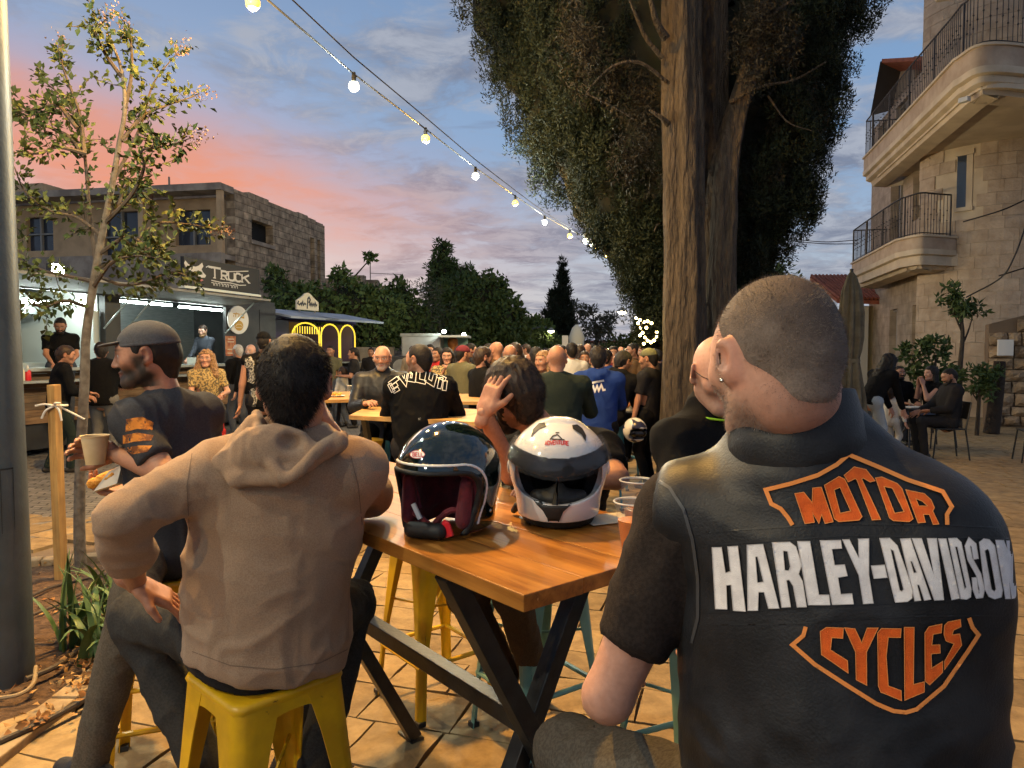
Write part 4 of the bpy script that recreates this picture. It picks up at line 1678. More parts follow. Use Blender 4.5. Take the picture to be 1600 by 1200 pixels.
def build_ground():
 mb = MB()
 mb.add([(-400, -60, -.034), (400, -60, -.034), (400, 900, -.034), (-400, 900, -.034)], [[0, 1, 2, 3]])
 g = mb.build('ground', M_GROUND)
 tag(g, kind='structure')
 a = radians(-17)
 ux, uy = np.array((cos(a), sin(a))), np.array((-sin(a), cos(a)))
 slabs = []
 rng = random.Random(3)
 v = -4.0
 while v < 26:
  h = .32
  u = -12 + rng.random() * .5
  while u < 14:
   w = rng.choice((.32, .44, .60))
   c = ux * (u + w / 2) + uy * (v + h / 2)
   x, y = c
   if 1.2 < y < 21 and -2.0 < x < 12 and abs(x) < y * .86 + .7 and not (x < -1.6 + .0 * y and y > 6.6):
    slabs.append((c, w, h))
   elif 5.9 < y < 6.9 and -6 < x <= -2.0:
    slabs.append((c, w, h))
   u += w
  v += h
 slabs.sort(key=lambda s: np.hypot(*s[0]))
 meshes = {}
 def slab_mesh(w, h, k):
  key = (w, k)
  if key not in meshes:
   r2 = np.random.default_rng(int(w * 100) + k)
   nx, ny = 4, 3
   vs, g2 = [], .006
   for j in range(ny):
    for i in range(nx):
     e = (i in (0, nx - 1)) or (j in (0, ny - 1))
     x = -w / 2 + g2 + (w - 2 * g2) * i / (nx - 1) + r2.normal() * .004
     y = -h / 2 + g2 + (h - 2 * g2) * j / (ny - 1) + r2.normal() * .004
     vs.append((x, y, (-.0045 if e else 0) + r2.normal() * .0012))
   n0 = len(vs)
   ring = [0, 1, 2, 3, 7, 11, 10, 9, 8, 4]
   vs += [(vs[i][0], vs[i][1], -.033) for i in ring]
   fs = [[j * nx + i, j * nx + i + 1, (j + 1) * nx + i + 1, (j + 1) * nx + i] for j in range(ny - 1) for i in range(nx - 1)]
   fs += [[ring[i], n0 + i, n0 + (i + 1) % 10, ring[(i + 1) % 10]] for i in range(10)]
   me = bpy.data.meshes.new('paver')
   me.from_pydata(vs, [], fs)
   me.materials.append(M_PAVER)
   me.shade_smooth()
   me.set_sharp_from_angle(angle=radians(40))
   meshes[key] = me
  return meshes[key]
 rest_v, rest_f = [], []
 for i, (c, w, h) in enumerate(slabs):
  me = slab_mesh(w, h, rng.randrange(4))
  dz, tx, ty = rng.gauss(0, .0015), rng.gauss(0, .003), rng.gauss(0, .003)
  if i < 300:
   o = bpy.data.objects.new('paver', me)
   COL.objects.link(o)
   o.parent = g
   o.location = (c[0], c[1], dz)
   o.rotation_euler = (tx, ty, a + (pi if rng.random() < .5 else 0))
  else:
   o0 = len(rest_v)
   for vv in me.vertices:
    p = ux * vv.co.x + uy * vv.co.y + c
    rest_v.append((p[0], p[1], vv.co.z + dz))
   rest_f += [[o0 + k for k in pl.vertices] for pl in me.polygons]
 me = bpy.data.meshes.new('far_pavers')
 me.from_pydata(rest_v, [], rest_f)
 o = obj('far_pavers', me, M_PAVER, g)
 tag(o, kind='stuff')
 mb = MB()
 P = [(-1.75, 6.75), (-1.75, 60), (-30, 60), (-30, 1.0), (-7.3, 1.0), (-7.3, 4.2), (-6.3, 5.5)]
 mb.add([(x, y, -.006) for x, y in P], [list(range(len(P)))])
 tag(mb.build('cobbled_lane', M_COBBLE), kind='structure')
build_ground()
M_SOIL = M('soil', (.055, .030, .016), .95, col2=(.115, .066, .036), ns=22, nd=9, bump=1., bs=34, bd=8, bdist=.03)
M_KERB = M('kerb_stone', (.36, .26, .15), .8, col2=(.25, .17, .09), ns=12, nd=7, bump=.6, bs=30, bdist=.008)
BED = [(-2.06, 1.0), (-2.00, 5.85), (-7.2, 4.1), (-7.2, 1.0)]
def build_bed():
 n = 60
 vs, fs = [], []
 for j in range(n):
  for i in range(n):
   s, t = i / (n - 1), j / (n - 1)
   p = np.array(BED[3]) * (1 - s) * (1 - t) + np.array(BED[0]) * s * (1 - t) + np.array(BED[1]) * s * t + np.array(BED[2]) * (1 - s) * t
   vs.append((p[0], p[1], 0))
 V = np.array(vs)
 e = np.minimum(np.minimum(np.tile(np.linspace(0, 1, n), n), 1 - np.tile(np.linspace(0, 1, n), n)), np.minimum(np.repeat(np.linspace(0, 1, n), n), 1 - np.repeat(np.linspace(0, 1, n), n)))
 V[:, 2] = .0 + np.clip(e * 8, 0, 1) * (.015 + .05 * fbm(V, 3, 4)) - .012
 F = np.array([[j * n + i, j * n + i + 1, (j + 1) * n + i + 1, (j + 1) * n + i] for j in range(n - 1) for i in range(n - 1)])
 o = obj('planting_bed', mesh_np('planting_bed', V, F), M_SOIL)
 tag(o, kind='structure')
 k = 0
 for (a, b) in ((BED[0], BED[1]), (BED[1], BED[2])):
  a, b = np.array(a), np.array(b)
  L = np.linalg.norm(b - a)
  d = (b - a) / L
  m = int(L / .52)
  for i in range(m):
   p, q = a + d * (L * i / m + .006), a + d * (L * (i + 1) / m - .006)
   mb = MB()
   mb.bar((p[0], p[1], .0), (q[0], q[1], .0), .12, .06)
   kb = mb.build('kerb_stone', M_KERB, o, bevel=.008)
   kb.location.z = .008 + .004 * ((k * 37) % 5 - 2) / 2
   k += 1
 return o
build_bed()
rng = np.random.default_rng(11)
n = 420
P = np.stack([rng.uniform(-4.2, -2.1, n), rng.uniform(2.6, 5.3, n), np.full(n, .035)], 1)
for cx, cy in ((gnd(120, 1045)[:2]), (gnd(155, 1060)[:2]), (gnd(60, 1140)[:2]), (gnd(130, 1080)[:2])):
 P = np.concatenate([P, np.stack([rng.normal(cx, .06, 45), rng.normal(cy, .06, 45), rng.uniform(.03, .07, 45)], 1)])
n = len(P)
D = rng.normal(size=(n, 3)) * (1, 1, .35)
Nn = rng.normal(size=(n, 3)) * (.5, .5, 1)
v, f = leaves_mesh(P, D, Nn, rng.uniform(.02, .055, n), rng.uniform(.015, .035, n))
o = finish('leaf_litter', v, f, M('dry_leaf', (.26, .11, .03), .8, col2=(.40, .24, .09), ns=6, nd=2), None)
tag(o, "dry fallen leaves scattered on the soil of the planting bed", 'leaves', kind='stuff')
M_PIPE = M('irrigation_pipe', (.045, .032, .024), .6)
for pts, lab in (([(-2, 1160), (60, 1132), (120, 1100), (200, 1052)], "brown irrigation pipe nearest the kerb"), ([(40, 1062), (90, 1040), (130, 1012), (190, 985)], "black irrigation pipe behind the grey pole"),
     ([(40, 935), (80, 918), (130, 905), (200, 893)], "thin pipe along the far edge of the bed"), ([(40, 965), (90, 945), (140, 922), (190, 908)], "thin pipe beside the wooden stake's foot")):
 mb = MB()
 q = catmull([gnd(x, y, .045) for x, y in pts], 8)
 mb.tube(q, .014 if 'brown' in lab or 'black' in lab else .009, 8)
 o = mb.build('irrigation_pipe', M_PIPE, None, smooth=True)
 tag(o, lab, 'pipe', 'irrigation pipes')
mb = MB()
mb.tube(catmull([gnd(-10, 1092, .04), gnd(30, 1085, .045), gnd(52, 1068, .05), gnd(56, 1042, .05)], 8), .010, 8)
o = mb.build('irrigation_hose', M('hose', (.26, .19, .11), .6), None, smooth=True)
tag(o, "pale thin hose curled round the foot of the grey pole", 'hose')
# -- pole
M_POLE = M('grey_pole_paint', (.070, .086, .097), .45, col2=(.056, .068, .076), ns=7, nd=5, bump=.12, bs=60, metal=.0)
root = empty('lamp_post', (-2.53, 3.40, 0), 0, "thick grey metal lamp post at the left edge, standing in the planting bed", 'lamp post')
mb = MB()
mb.lathe([(.172, 0), (.168, .6), (.150, 2.2), (.132, 4.5), (.110, 8.0)], 28)
mb.build('post', M_POLE, root, smooth=True)
mb = MB()
for t0, t1, z0, z1 in ((-.62, -.60, .52, 1.05), (-.28, -.26, .52, 1.05), (-.62, -.26, 1.045, 1.053), (-.62, -.26, .52, .528)):
 for q in range(3):
  ta, tb = t0 + (t1 - t0) * q / 3, t0 + (t1 - t0) * (q + 1) / 3
  r_ = .1655
  mb.add([(r_ * cos(ta), r_ * sin(ta), z0), (r_ * cos(tb), r_ * sin(tb), z0), (r_ * cos(tb), r_ * sin(tb), z1), (r_ * cos(ta), r_ * sin(ta), z1)], [[0, 1, 2, 3]])
mb.build('service_door', BLACK_PRINT_ if 'BLACK_PRINT_' in globals() else M('door_gap', (.02, .02, .02), .7), root)
# -- strap-leaved plants
M_STRAP = M('strap_leaf', (.055, .105, .028), .45, col2=(.10, .16, .055), ns=10, nd=3, spec=.4)
def strap_leaf(L, w, droop, k):
 mb = MB()
 n_ = 7
 vs = []
 x = z = 0.
 a = 1.35
 for i in range(n_ + 1):
  t = i / n_
  ww = w * (1 - t ** 2.2) * .5 + .001
  vs += [(x, -ww, z + ww * .35), (x, 0, z), (x, ww, z + ww * .35)]
  a = 1.35 - droop * t ** 1.3
  x += cos(a) * L / n_
  z += sin(a) * L / n_
 fs = []
 for i in range(n_):
  for j in (0, 1):
   fs.append([3 * i + j, 3 * i + j + 1, 3 * i + j + 4, 3 * i + j + 3])
 mb.add(vs, fs)
 return mb.mesh('strap_leaf', True)
_lm = [strap_leaf(.52, .040, 1.0, 0), strap_leaf(.48, .045, 1.7, 1), strap_leaf(.56, .036, .5, 2), strap_leaf(.42, .042, 2.1, 3)]
for m_ in _lm:
 m_.materials.append(M_STRAP)
rg = random.Random(5)
for (px, py), lab, nl in (((118, 985), "strap-leaved green plant nearest the grey pole", 26), ((172, 1012), "strap-leaved green plant beside the hoodie man's elbow", 30), ((186, 950), "strap-leaved green plant half hidden behind the hoodie man's arm", 18)):
 b = gnd(px, py + 18, .03)
 root = empty('strap_leaf_plant', b, 0, lab, 'plant', 'strap-leaved plants')
 for i in range(nl):
  o = bpy.data.objects.new('leaf', _lm[rg.randrange(4)])
  COL.objects.link(o)
  o.parent = root
  o.location = (rg.gauss(0, .05), rg.gauss(0, .05), -.02)
  s_ = rg.uniform(.7, 1.12)
  o.scale = (s_, s_, s_)
  o.rotation_euler = (rg.gauss(0, .12), rg.gauss(0, .12), rg.uniform(0, 2 * pi))
# -- stake with ribbon
b = gnd(96, 905, .02)
root = empty('wooden_stake', (b[0], b[1], 0), 0, "square wooden stake tied to the young tree with white ribbon", 'stake')
top = at(84, 601, b[1] - .02) - V3(b[0], b[1], 0)
mb = MB()
mb.bar((0, 0, -.05), top, .078, .05, (1, 0, 0))
mb.build('post', WOOD_STAKE, root, bevel=.004)
RIB = M('white_ribbon', (.62, .58, .52), .7)
tz = V3(*(at(86, 634, b[1] - .06) - V3(b[0], b[1], 0)))
yt = at(132, 655, b[1] + .04) - V3(b[0], b[1], 0)
for pts in ([tz + (-.045, 0, 0), tz + (0, -.012, .004), tz + (.045, 0, 0), tz + (.045, .06, 0), tz + (-.045, .06, 0), tz + (-.045, 0, 0)], [tz + (.02, 0, 0), tz * .5 + yt * .5 + (0, 0, .005), yt],
   [tz, tz + (-.06, -.02, .012), tz + (-.12, -.02, .0)], [tz, tz + (-.05, -.02, -.03), tz + (-.08, -.02, -.085)], [tz, tz + (.04, -.02, -.03), tz + (.055, -.02, -.10)], [tz, tz + (.02, -.03, .02), tz + (.05, -.02, .018)]):
 mb = MB()
 mb.tube(catmull(pts, 5), .0075, 6)
 mb.build('ribbon', RIB, root, smooth=True)
# -- foliage
def foliage_mat(name, c1, c2, rough=.65, ns=2.5, trans=0.12):
 return M(name, c1, rough, col2=c2, ns=ns, nd=4, lo=.35, hi=.65, spec=.25)
M_BARK = M('bark', (.040, .030, .022), .95, col2=(.100, .075, .053), ns=9, nd=9, nr=.68, lo=.36, hi=.66, bump=1., bs=11, bd=9, bdist=.09, sc=(2.4, 2.4, .50))
M_TWIG = M('twig', (.085, .060, .042), .9)
M_LEAF_DK = foliage_mat('leaf_dark', (.044, .076, .024), (.080, .115, .038))
M_LEAF_MD = foliage_mat('leaf_mid', (.058, .095, .028), (.105, .15, .048))
M_LEAF_YL = foliage_mat('leaf_yellowish', (.040, .060, .016), (.095, .105, .028), ns=5)
M_LEAF_GY = foliage_mat('leaf_greyish', (.055, .058, .040), (.10, .098, .07))
M_CYP = foliage_mat('cypress_green', (.009, .015, .007), (.022, .029, .014), ns=1.6)
M_CYPBR = foliage_mat('cypress_dead', (.014, .012, .008), (.030, .023, .014), ns=3)
M_CORE = M('shade_core', (.012, .016, .008), .95, col2=(.022, .020, .011), ns=4)  # dark tone for the light-blocking core added inside crowns
def clump_leaves(C, R, n_per, L, W, up=.2, out=.6, rng=None, aniso=(1, 1, 1), blade=False):
 rng = rng or RNG
 C = np.repeat(C, n_per, 0)
 Rr = np.repeat(np.broadcast_to(R, (len(C) // n_per,)), n_per)
 d = rng.normal(size=C.shape)
 d /= np.linalg.norm(d, axis=1, keepdims=True)
 P = C + d * (Rr * rng.random(len(C)) ** .45)[:, None] * np.array(aniso)
 D = d * out + rng.normal(size=C.shape) * .5 + np.array((0, 0, up))
 D /= np.linalg.norm(D, axis=1, keepdims=True)
 L_ = L * rng.uniform(.6, 1.3, len(C))
 if blade:
  return blades(P, D, L_, W, .2, rng)
 return leaves_mesh(P, D, rng.normal(size=C.shape) + (0, 0, .6), L_, W * rng.uniform(.7, 1.2, len(C)))
def tree(name, label, base, trunk_pts, r0, blobs, mat, leaf, nper, dens, seed=1, group=None, core=True, cat='tree', up=.15, limbs=True):
 rng = np.random.default_rng(seed)
 root = empty(name, base, 0, label, cat, group)
 b = V3(*base)
 if trunk_pts is not None:
  mb = MB()
  q = catmull([V3(*p) - b for p in trunk_pts], 5)
  mb.tube(q, list(np.linspace(r0, r0 * .45, len(q))), 9)
  top = q[-1]
  tr = mb.build('trunk', M_BARK, root, smooth=True, angle=80)
  if limbs:
   for c, r in blobs:
    c = V3(*c) - b
    mb = MB()
    s0 = q[int(len(q) * rng.uniform(.5, .95)) - 1]
    mb.tube(catmull([s0, s0 * .5 + c * .5 + rng.normal(size=3) * .12 * np.mean(r), c], 4), list(np.linspace(r0 * .38, r0 * .10, 9)), 6)
    mb.build('limb', M_BARK, root, smooth=True, angle=80)
 Vs = []
 for c, r in blobs:
  c, r = V3(*c) - b, V3(*r)
  k = max(4, int(dens * np.prod(r) ** (2 / 3.)))
  d = rng.normal(size=(k, 3))
  d /= np.linalg.norm(d, axis=1, keepdims=True)
  C = c + d * r * (rng.uniform(.55, 1.0, k) ** .6)[:, None]
  Vs.append(clump_leaves(C, np.mean(r) * .26, nper, leaf[0], leaf[1], up, .5, rng))
 v, f = join_np(Vs)
 o = finish('crown', v, f, mat, root)
 if core:  # solid core added to stop light passing through the leaves
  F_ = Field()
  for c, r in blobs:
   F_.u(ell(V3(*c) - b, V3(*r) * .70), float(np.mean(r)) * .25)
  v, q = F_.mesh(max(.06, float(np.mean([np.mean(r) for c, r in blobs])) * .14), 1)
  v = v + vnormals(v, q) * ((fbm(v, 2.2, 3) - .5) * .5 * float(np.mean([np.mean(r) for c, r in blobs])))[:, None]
  finish('shade_core', v, q, M_CORE, o)
 return root
# --- the big cypress
def build_big_cypress():
 rng = np.random.default_rng(21)
 bx, by = 1.93, 8.0
 root = empty('cypress_tree', (bx, by, 0), 0, "huge old cypress with two pale trunks and a dark spreading crown", 'tree')
 o3 = V3(bx, by, 0)
 def trunk(pts, rs, nm, seed):
  q = catmull([at(*p) - o3 for p in pts], 14)
  rr = np.interp(np.linspace(0, 1, len(q)), np.linspace(0, 1, len(rs)), rs)
  n_ = 36
  vs, fs = [], []
  for i, p in enumerate(q):
   for k in range(n_):
    a = 2 * pi * k / n_
    fl = 1 + .10 * sin(5 * a + seed + p[2] * .5) + .07 * sin(9 * a + 2 * seed - p[2] * .9)
    fl += .13 * (fbm(np.array([[cos(a) * 2.5 + seed, sin(a) * 2.5, p[2] * 1.6]]), 1., 3)[0] - .5) * 2
    vs.append((p[0] + rr[i] * fl * cos(a), p[1] + rr[i] * fl * sin(a), p[2]))
  for i in range(len(q) - 1):
   for k in range(n_):
    fs.append([i * n_ + k, i * n_ + (k + 1) % n_, (i + 1) * n_ + (k + 1) % n_, (i + 1) * n_ + k])
  return finish(nm, np.array(vs), np.array(fs), M_BARK, root)
 trunk([(1070, 790, 8.0), (1067, 640, 8.0), (1068, 420, 8.0), (1066, 230, 8.0), (1064, 60, 8.05), (1066, -140, 8.1), (1072, -420, 8.2)], [.31, .245, .222, .212, .205, .195, .16], 'trunk', 1.)
 trunk([(1122, 790, 8.35), (1121, 640, 8.3), (1124, 420, 8.3), (1131, 280, 8.3), (1150, 180, 8.35), (1178, 90, 8.4), (1196, -20, 8.45), (1205, -150, 8.5)], [.26, .22, .185, .165, .13, .11, .09, .06], 'trunk', 4.)
 trunk([(1108, 640, 8.5), (1110, 300, 8.5), (1112, 0, 8.55), (1115, -300, 8.6)], [.19, .18, .17, .12], 'trunk', 7.)
 for pts, r in (([(1040, 60, 7.85), (1024, 30, 7.7), (1010, -30, 7.5)], .05), ([(1045, 130, 7.9), (1000, 98, 7.7), (955, 105, 7.6), (915, 145, 7.7)], .022), ([(1035, 90, 7.9), (1010, 60, 7.8), (992, 20, 7.7), (980, -10, 7.6)], .03),
     ([(915, 145, 7.7), (960, 168, 7.7), (993, 188, 7.75)], .012), ([(1140, 160, 8.2), (1190, 135, 8.1), (1240, 125, 8.1), (1292, 96, 8.0)], .022), ([(1155, 130, 8.3), (1185, 60, 8.2), (1210, 20, 8.0), (1240, 0, 7.9)], .04),
     ([(1050, 200, 7.95), (1035, 185, 7.8), (1015, 172, 7.75)], .04), ([(1200, 150, 8.3), (1230, 190, 8.2), (1270, 205, 8.2)], .012), ([(1030, 350, 8.0), (1026, 352, 7.9), (1022, 362, 7.85)], .01)):
  mb = MB()
  q = catmull([at(*p) - o3 for p in pts], 6)
  mb.tube(q, list(np.linspace(r, r * .35, len(q))), 7)
  mb.build('branch', M_BARK, root, smooth=True, angle=80)
 prof = [(1.7, 2.0, .12), (2.27, 2.36, .72), (2.86, 2.43, 1.06), (3.44, 2.49, 1.46), (4.1, 2.22, 1.84), (4.6, 2.2, 2.02), (5.4, 2.13, 2.26), (6.2, 2.08, 2.72), (7.4, 2.1, 3.2), (9.5, 2.1, 3.6), (12, 2.1, 2.8), (15, 2.1, 1.2)]
 pz, pc, pr = map(np.array, zip(*prof))
 n = 560
 z = np.concatenate([rng.uniform(1.85, 7.0, int(n * .84)), rng.uniform(7.0, 13.5, n - int(n * .84))])
 a = rng.uniform(0, 2 * pi, n)
 R = np.interp(z, pz, pr)
 r = R * rng.uniform(.72, 1.0, n)
 Lc = np.stack([np.interp(z, pz, pc) + r * np.cos(a), 9.75 + r * .80 * np.sin(a), z], 1)
 front = np.maximum(7.75 - np.clip((z - 5.6) * 1.6, 0, 9), 5.5) + .55 * (z < 6)
 ok = (Lc[:, 1] > front) & ~((np.abs(Lc[:, 0] - 2.05) < .8) & (Lc[:, 1] < 8.75) & (z < 7.2))
 Lc, Lr = Lc[ok], (np.clip(.10 + R * .13, .12, .42) * rng.uniform(.7, 1.25, n))[ok]
 k = 20
 dv = rng.normal(size=(len(Lc), k, 3)) + np.array((0, 0, .25))
 dv /= np.linalg.norm(dv, axis=2, keepdims=True)
 C = (Lc[:, None] + dv * Lr[:, None, None] * rng.uniform(.6, 1.05, (len(Lc), k, 1)) * np.array((.85, .85, 1.35))).reshape(-1, 3)
 D1 = clump_leaves(C - o3, .115, 62, .050, .017, .7, .7, rng, (.8, .8, 1.3), blade=True)
 cr = finish('crown', D1[0], D1[1], M_CYP, root)
 cs = []
 for px, py, d, k in ((905, 60, 7.6, 16), (920, 100, 7.7, 12), (1190, 60, 7.7, 22), (1215, 40, 7.6, 16), (1165, 80, 7.9, 16), (990, 240, 8.1, 14), (1010, 230, 8.2, 14), (1150, 300, 8.8, 14), (1230, 200, 8.7, 14), (880, 40, 7.9, 8), (1000, 180, 8.4, 14), (960, 130, 8.4, 12), (1200, 260, 8.9, 16)):
  c = at(px, py, d) - o3
  cs.append(c + rng.normal(size=(k, 3)) * (.13, .10, .22))
 D2 = clump_leaves(np.concatenate(cs), .14, 70, .06, .014, -.3, .4, rng, (.8, .8, 1.4), blade=True)
 finish('dead_sprays', D2[0], D2[1], M_CYPBR, cr)
 F_ = Field()  # solid dark core added to block light through the big crown
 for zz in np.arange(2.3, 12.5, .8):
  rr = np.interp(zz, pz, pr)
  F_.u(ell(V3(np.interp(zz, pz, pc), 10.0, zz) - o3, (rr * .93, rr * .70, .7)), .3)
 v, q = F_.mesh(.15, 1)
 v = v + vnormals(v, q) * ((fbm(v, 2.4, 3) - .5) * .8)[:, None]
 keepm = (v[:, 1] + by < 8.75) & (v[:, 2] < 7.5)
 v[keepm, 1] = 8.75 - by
 finish('shade_core', v, q, M_CORE, cr)
build_big_cypress()
# --- the young tree by the stake
def build_young_tree():
 rng = np.random.default_rng(5)
 d0 = 5.2
 b = gnd(128, 896, .02)
 root = empty('young_tree', (b[0], b[1], 0), 0, "slender young tree with round leaves and seed heads in the planting bed", 'tree')
 o3 = V3(b[0], b[1], 0)
 hp = lambda x, y, dd=0.: at(x, y, d0 + dd) - o3
 trunk = [hp(128, 905), hp(124, 830), hp(126, 720), hp(132, 600), hp(135, 520), hp(150, 420), hp(163, 350), hp(176, 285), hp(186, 225), hp(195, 170), hp(190, 110), hp(172, 60)]
 mb = MB()
 q = catmull(trunk, 5)
 mb.tube(q, list(np.linspace(.043, .008, len(q))), 10)
 mb.build('trunk', M('young_bark', (.20, .155, .11), .9, col2=(.13, .095, .065), ns=18, nd=6, bump=.5, bs=40), root, smooth=True, angle=80)
 limbs = [[(150, 410), (140, 330), (132, 240), (120, 190), (95, 150), (60, 120)], [(178, 280), (205, 230), (222, 190), (240, 130), (275, 85)], [(163, 350), (205, 305), (225, 262), (222, 235), (262, 228), (300, 215)],
    [(132, 245), (110, 215), (80, 200), (40, 185), (15, 150)], [(195, 170), (205, 120), (205, 70), (198, 50)], [(150, 420), (195, 400), (240, 352), (290, 350), (335, 358)], [(145, 440), (100, 430), (60, 420), (30, 400), (20, 330)],
    [(160, 370), (120, 340), (80, 330), (40, 300), (22, 260)], [(190, 120), (165, 85), (150, 50), (165, 30)], [(150, 430), (190, 445), (230, 440), (270, 425), (300, 435)], [(190, 220), (225, 180), (260, 165), (305, 150)], [(140, 480), (100, 470), (70, 480), (40, 470)],
    [(132, 245), (125, 180), (100, 110), (95, 75)], [(163, 350), (185, 320), (195, 280), (210, 285), (228, 300)], [(150, 400), (200, 370), (235, 390), (255, 385)], [(120, 200), (90, 165), (60, 170), (25, 175)], [(145, 450), (175, 410), (215, 400), (255, 405)], [(135, 240), (90, 230), (60, 240), (25, 235)]]
 LP, LD, SP = [], [], []
 for i, ln in enumerate(limbs):
  dd = rng.uniform(-.45, .45)
  pts = [hp(x, y, dd * (k / (len(ln) - 1))) for k, (x, y) in enumerate(ln)]
  q = catmull(pts, 6)
  mb = MB()
  mb.tube(q, list(np.linspace(.016, .004, len(q))), 6)
  mb.build('branch', M_TWIG, root, smooth=True)
  for k in range(3, len(q)):
   t = nrm(q[k] - q[k - 1])
   nl = 7 if k > len(q) * .35 else 3
   for _ in range(nl):
    off = rng.normal(size=3) * .045
    LP.append(q[k] + off * .7)
    LD.append(t * .5 + nrm(off) * 1.0 + rng.normal(size=3) * .2)
   if k % 4 == 0:                 # side twigs
    sd = nrm(rng.normal(size=3) + t * .8)
    e = q[k] + sd * rng.uniform(.12, .26)
    mb = MB()
    mb.tube([q[k], q[k] * .5 + e * .5 + rng.normal(size=3) * .01, e], .0028, 5)
    mb.build('twig', M_TWIG, root)
    for t2 in np.linspace(.3, 1, 6):
     for _ in range(2):
      LP.append(q[k] * (1 - t2) + e * t2 + rng.normal(size=3) * .012)
      LD.append(sd * .5 + rng.normal(size=3) * .7)
  if i in (1, 4, 8, 5, 10, 12, 2):
   SP.append((pts[-1], nrm(pts[-1] - pts[-2])))
 LP, LD = np.array(LP), np.array(LD)
 Nn = rng.normal(size=LP.shape) + (0, -.3, .7)
 n = len(LP)
 Lg = rng.uniform(.038, .068, n)
 v, f = leaves_mesh(LP, LD, Nn, Lg, Lg * .62)
 cr = finish('crown', v, f, M_LEAF_YL, root)
 ps = []
 for p, t in SP:
  k = 70
  ps.append(p + t * rng.uniform(-.03, .14, (k, 1)) + rng.normal(size=(k, 3)) * .028)
 ps = np.concatenate(ps)
 v, f = leaves_mesh(ps, rng.normal(size=ps.shape), rng.normal(size=ps.shape), .018, .016)
 tag(finish('seed_heads', v, f, M('seed_head', (.17, .105, .075), .85, col2=(.30, .17, .13), ns=20), cr), kind='stuff')
build_young_tree()
# --- trees along the back
def B(px, py, d, rx, rz, ry=None):
 c = at(px, py, d)
 k = d / FPX
 return (c, (rx * k, (ry or rx) * k, rz * k))
def gz(px, d):
 p = at(px, 550, d)
 return (p[0], p[1], 0)
TG = 'trees along the back of the square'
tree('broadleaf_tree', "leafy green tree in front of the ruined building's corner", gz(515, 25), [gz(515, 25), at(515, 520, 25), at(512, 470, 25)], .16,
  [B(455, 480, 25, 34, 36), B(500, 484, 25, 40, 38), B(545, 474, 25.5, 40, 40), B(530, 432, 25.5, 14, 16), B(590, 492, 26, 40, 40), B(570, 520, 26, 55, 40), B(470, 510, 25, 50, 40), B(430, 440, 25.5, 18, 22), B(578, 405, 26, 10, 10)], M_LEAF_MD, (.22, .13), 16, 105, 3, TG)
tree('fig_tree', "pale green tree reaching above the coffee van roof", gz(600, 27.5), [gz(600, 27.5), at(600, 520, 27.5), at(603, 470, 27.5)], .12,
  [B(612, 500, 27.5, 40, 40), B(640, 510, 28, 35, 40), B(625, 460, 28, 22, 26)], M_LEAF_DK, (.22, .13), 16, 90, 4, TG)
tree('bare_shrub', "greyish half bare shrub with thin twigs beside the pale trailer", gz(655, 29), [gz(655, 29), at(655, 530, 29), at(655, 480, 29)], .10,
  [B(640, 470, 29, 34, 34), B(670, 480, 29, 36, 40), B(655, 520, 29, 50, 30)], M_LEAF_GY, (.20, .035), 12, 70, 5, TG, core=False)
tree('conifer_tree', "tall ragged conifer rising above the bushes", gz(692, 34), [gz(692, 34), at(692, 500, 34), at(693, 400, 34), at(694, 376, 34)], .16,
  [B(692, 395, 34, 12, 22), B(685, 420, 34, 18, 20), B(703, 425, 34, 16, 20), B(690, 450, 34, 28, 22), B(698, 480, 34, 36, 26), B(730, 435, 34, 16, 22)], M_LEAF_DK, (.26, .09), 16, 110, 6, TG)
tree('round_tree', "big rounded dark green tree left of the far cypress", gz(745, 32), [gz(745, 32), at(745, 540, 32), at(745, 480, 32)], .18,
  [B(720, 470, 32, 40, 38), B(755, 465, 32, 40, 36), B(725, 515, 31.5, 55, 40), B(775, 500, 32, 45, 40), B(680, 520, 31.5, 40, 35)], M_LEAF_DK, (.24, .14), 16, 105, 7, TG)
tree('low_tree', "lower bushy tree stepping down toward the far cypress", gz(815, 35), [gz(815, 35), at(815, 545, 35), at(815, 510, 35)], .14,
  [B(800, 510, 35, 38, 28), B(830, 525, 35, 35, 26), B(855, 540, 36, 26, 20), B(790, 540, 34, 50, 20)], M_LEAF_MD, (.25, .14), 15, 105, 8, TG)
tree('far_cypress', "slim dark cypress standing alone in the distance", gz(876, 46), [gz(876, 46), at(876, 480, 46)], .2,
  [B(879, 425, 46, 6, 22), B(878, 455, 46, 12, 25), B(872, 475, 46, 14, 22), B(868, 500, 46, 19, 25), B(884, 495, 46, 17, 28), B(876, 530, 46, 24, 28), B(862, 470, 46, 5, 16)], M_CYP, (.34, .07), 18, 150, 9, TG, up=.9)
tree('thin_tree', "thin-leaved grey tree between the far cypress and the big trunk", gz(932, 42), [gz(932, 42), at(932, 540, 42), at(930, 500, 42)], .12,
  [B(905, 480, 42, 9, 12), B(925, 500, 42, 22, 18), B(945, 510, 42, 20, 18), B(930, 525, 42, 28, 16), B(955, 495, 42, 10, 10)], M_LEAF_GY, (.26, .11), 12, 60, 10, TG, core=False)
tree('lit_bush', "yellow-green bush lit by lamps behind the crowd", gz(985, 38), [gz(985, 38), at(985, 545, 38)], .10,
  [B(975, 540, 38, 22, 16), B(1000, 535, 38, 18, 16), B(955, 548, 38, 16, 12)], M_LEAF_YL, (.24, .14), 14, 80, 11, TG, core=False)
tree('hedge_bush', "dark bush right of the big trunk under its crown", gz(1205, 24), [gz(1205, 24), at(1205, 500, 24)], .12,
  [B(1190, 440, 24, 45, 30), B(1215, 470, 24, 40, 40), B(1160, 470, 24, 40, 40), B(1190, 520, 24, 60, 45)], M_LEAF_DK, (.20, .10), 14, 90, 12, TG)
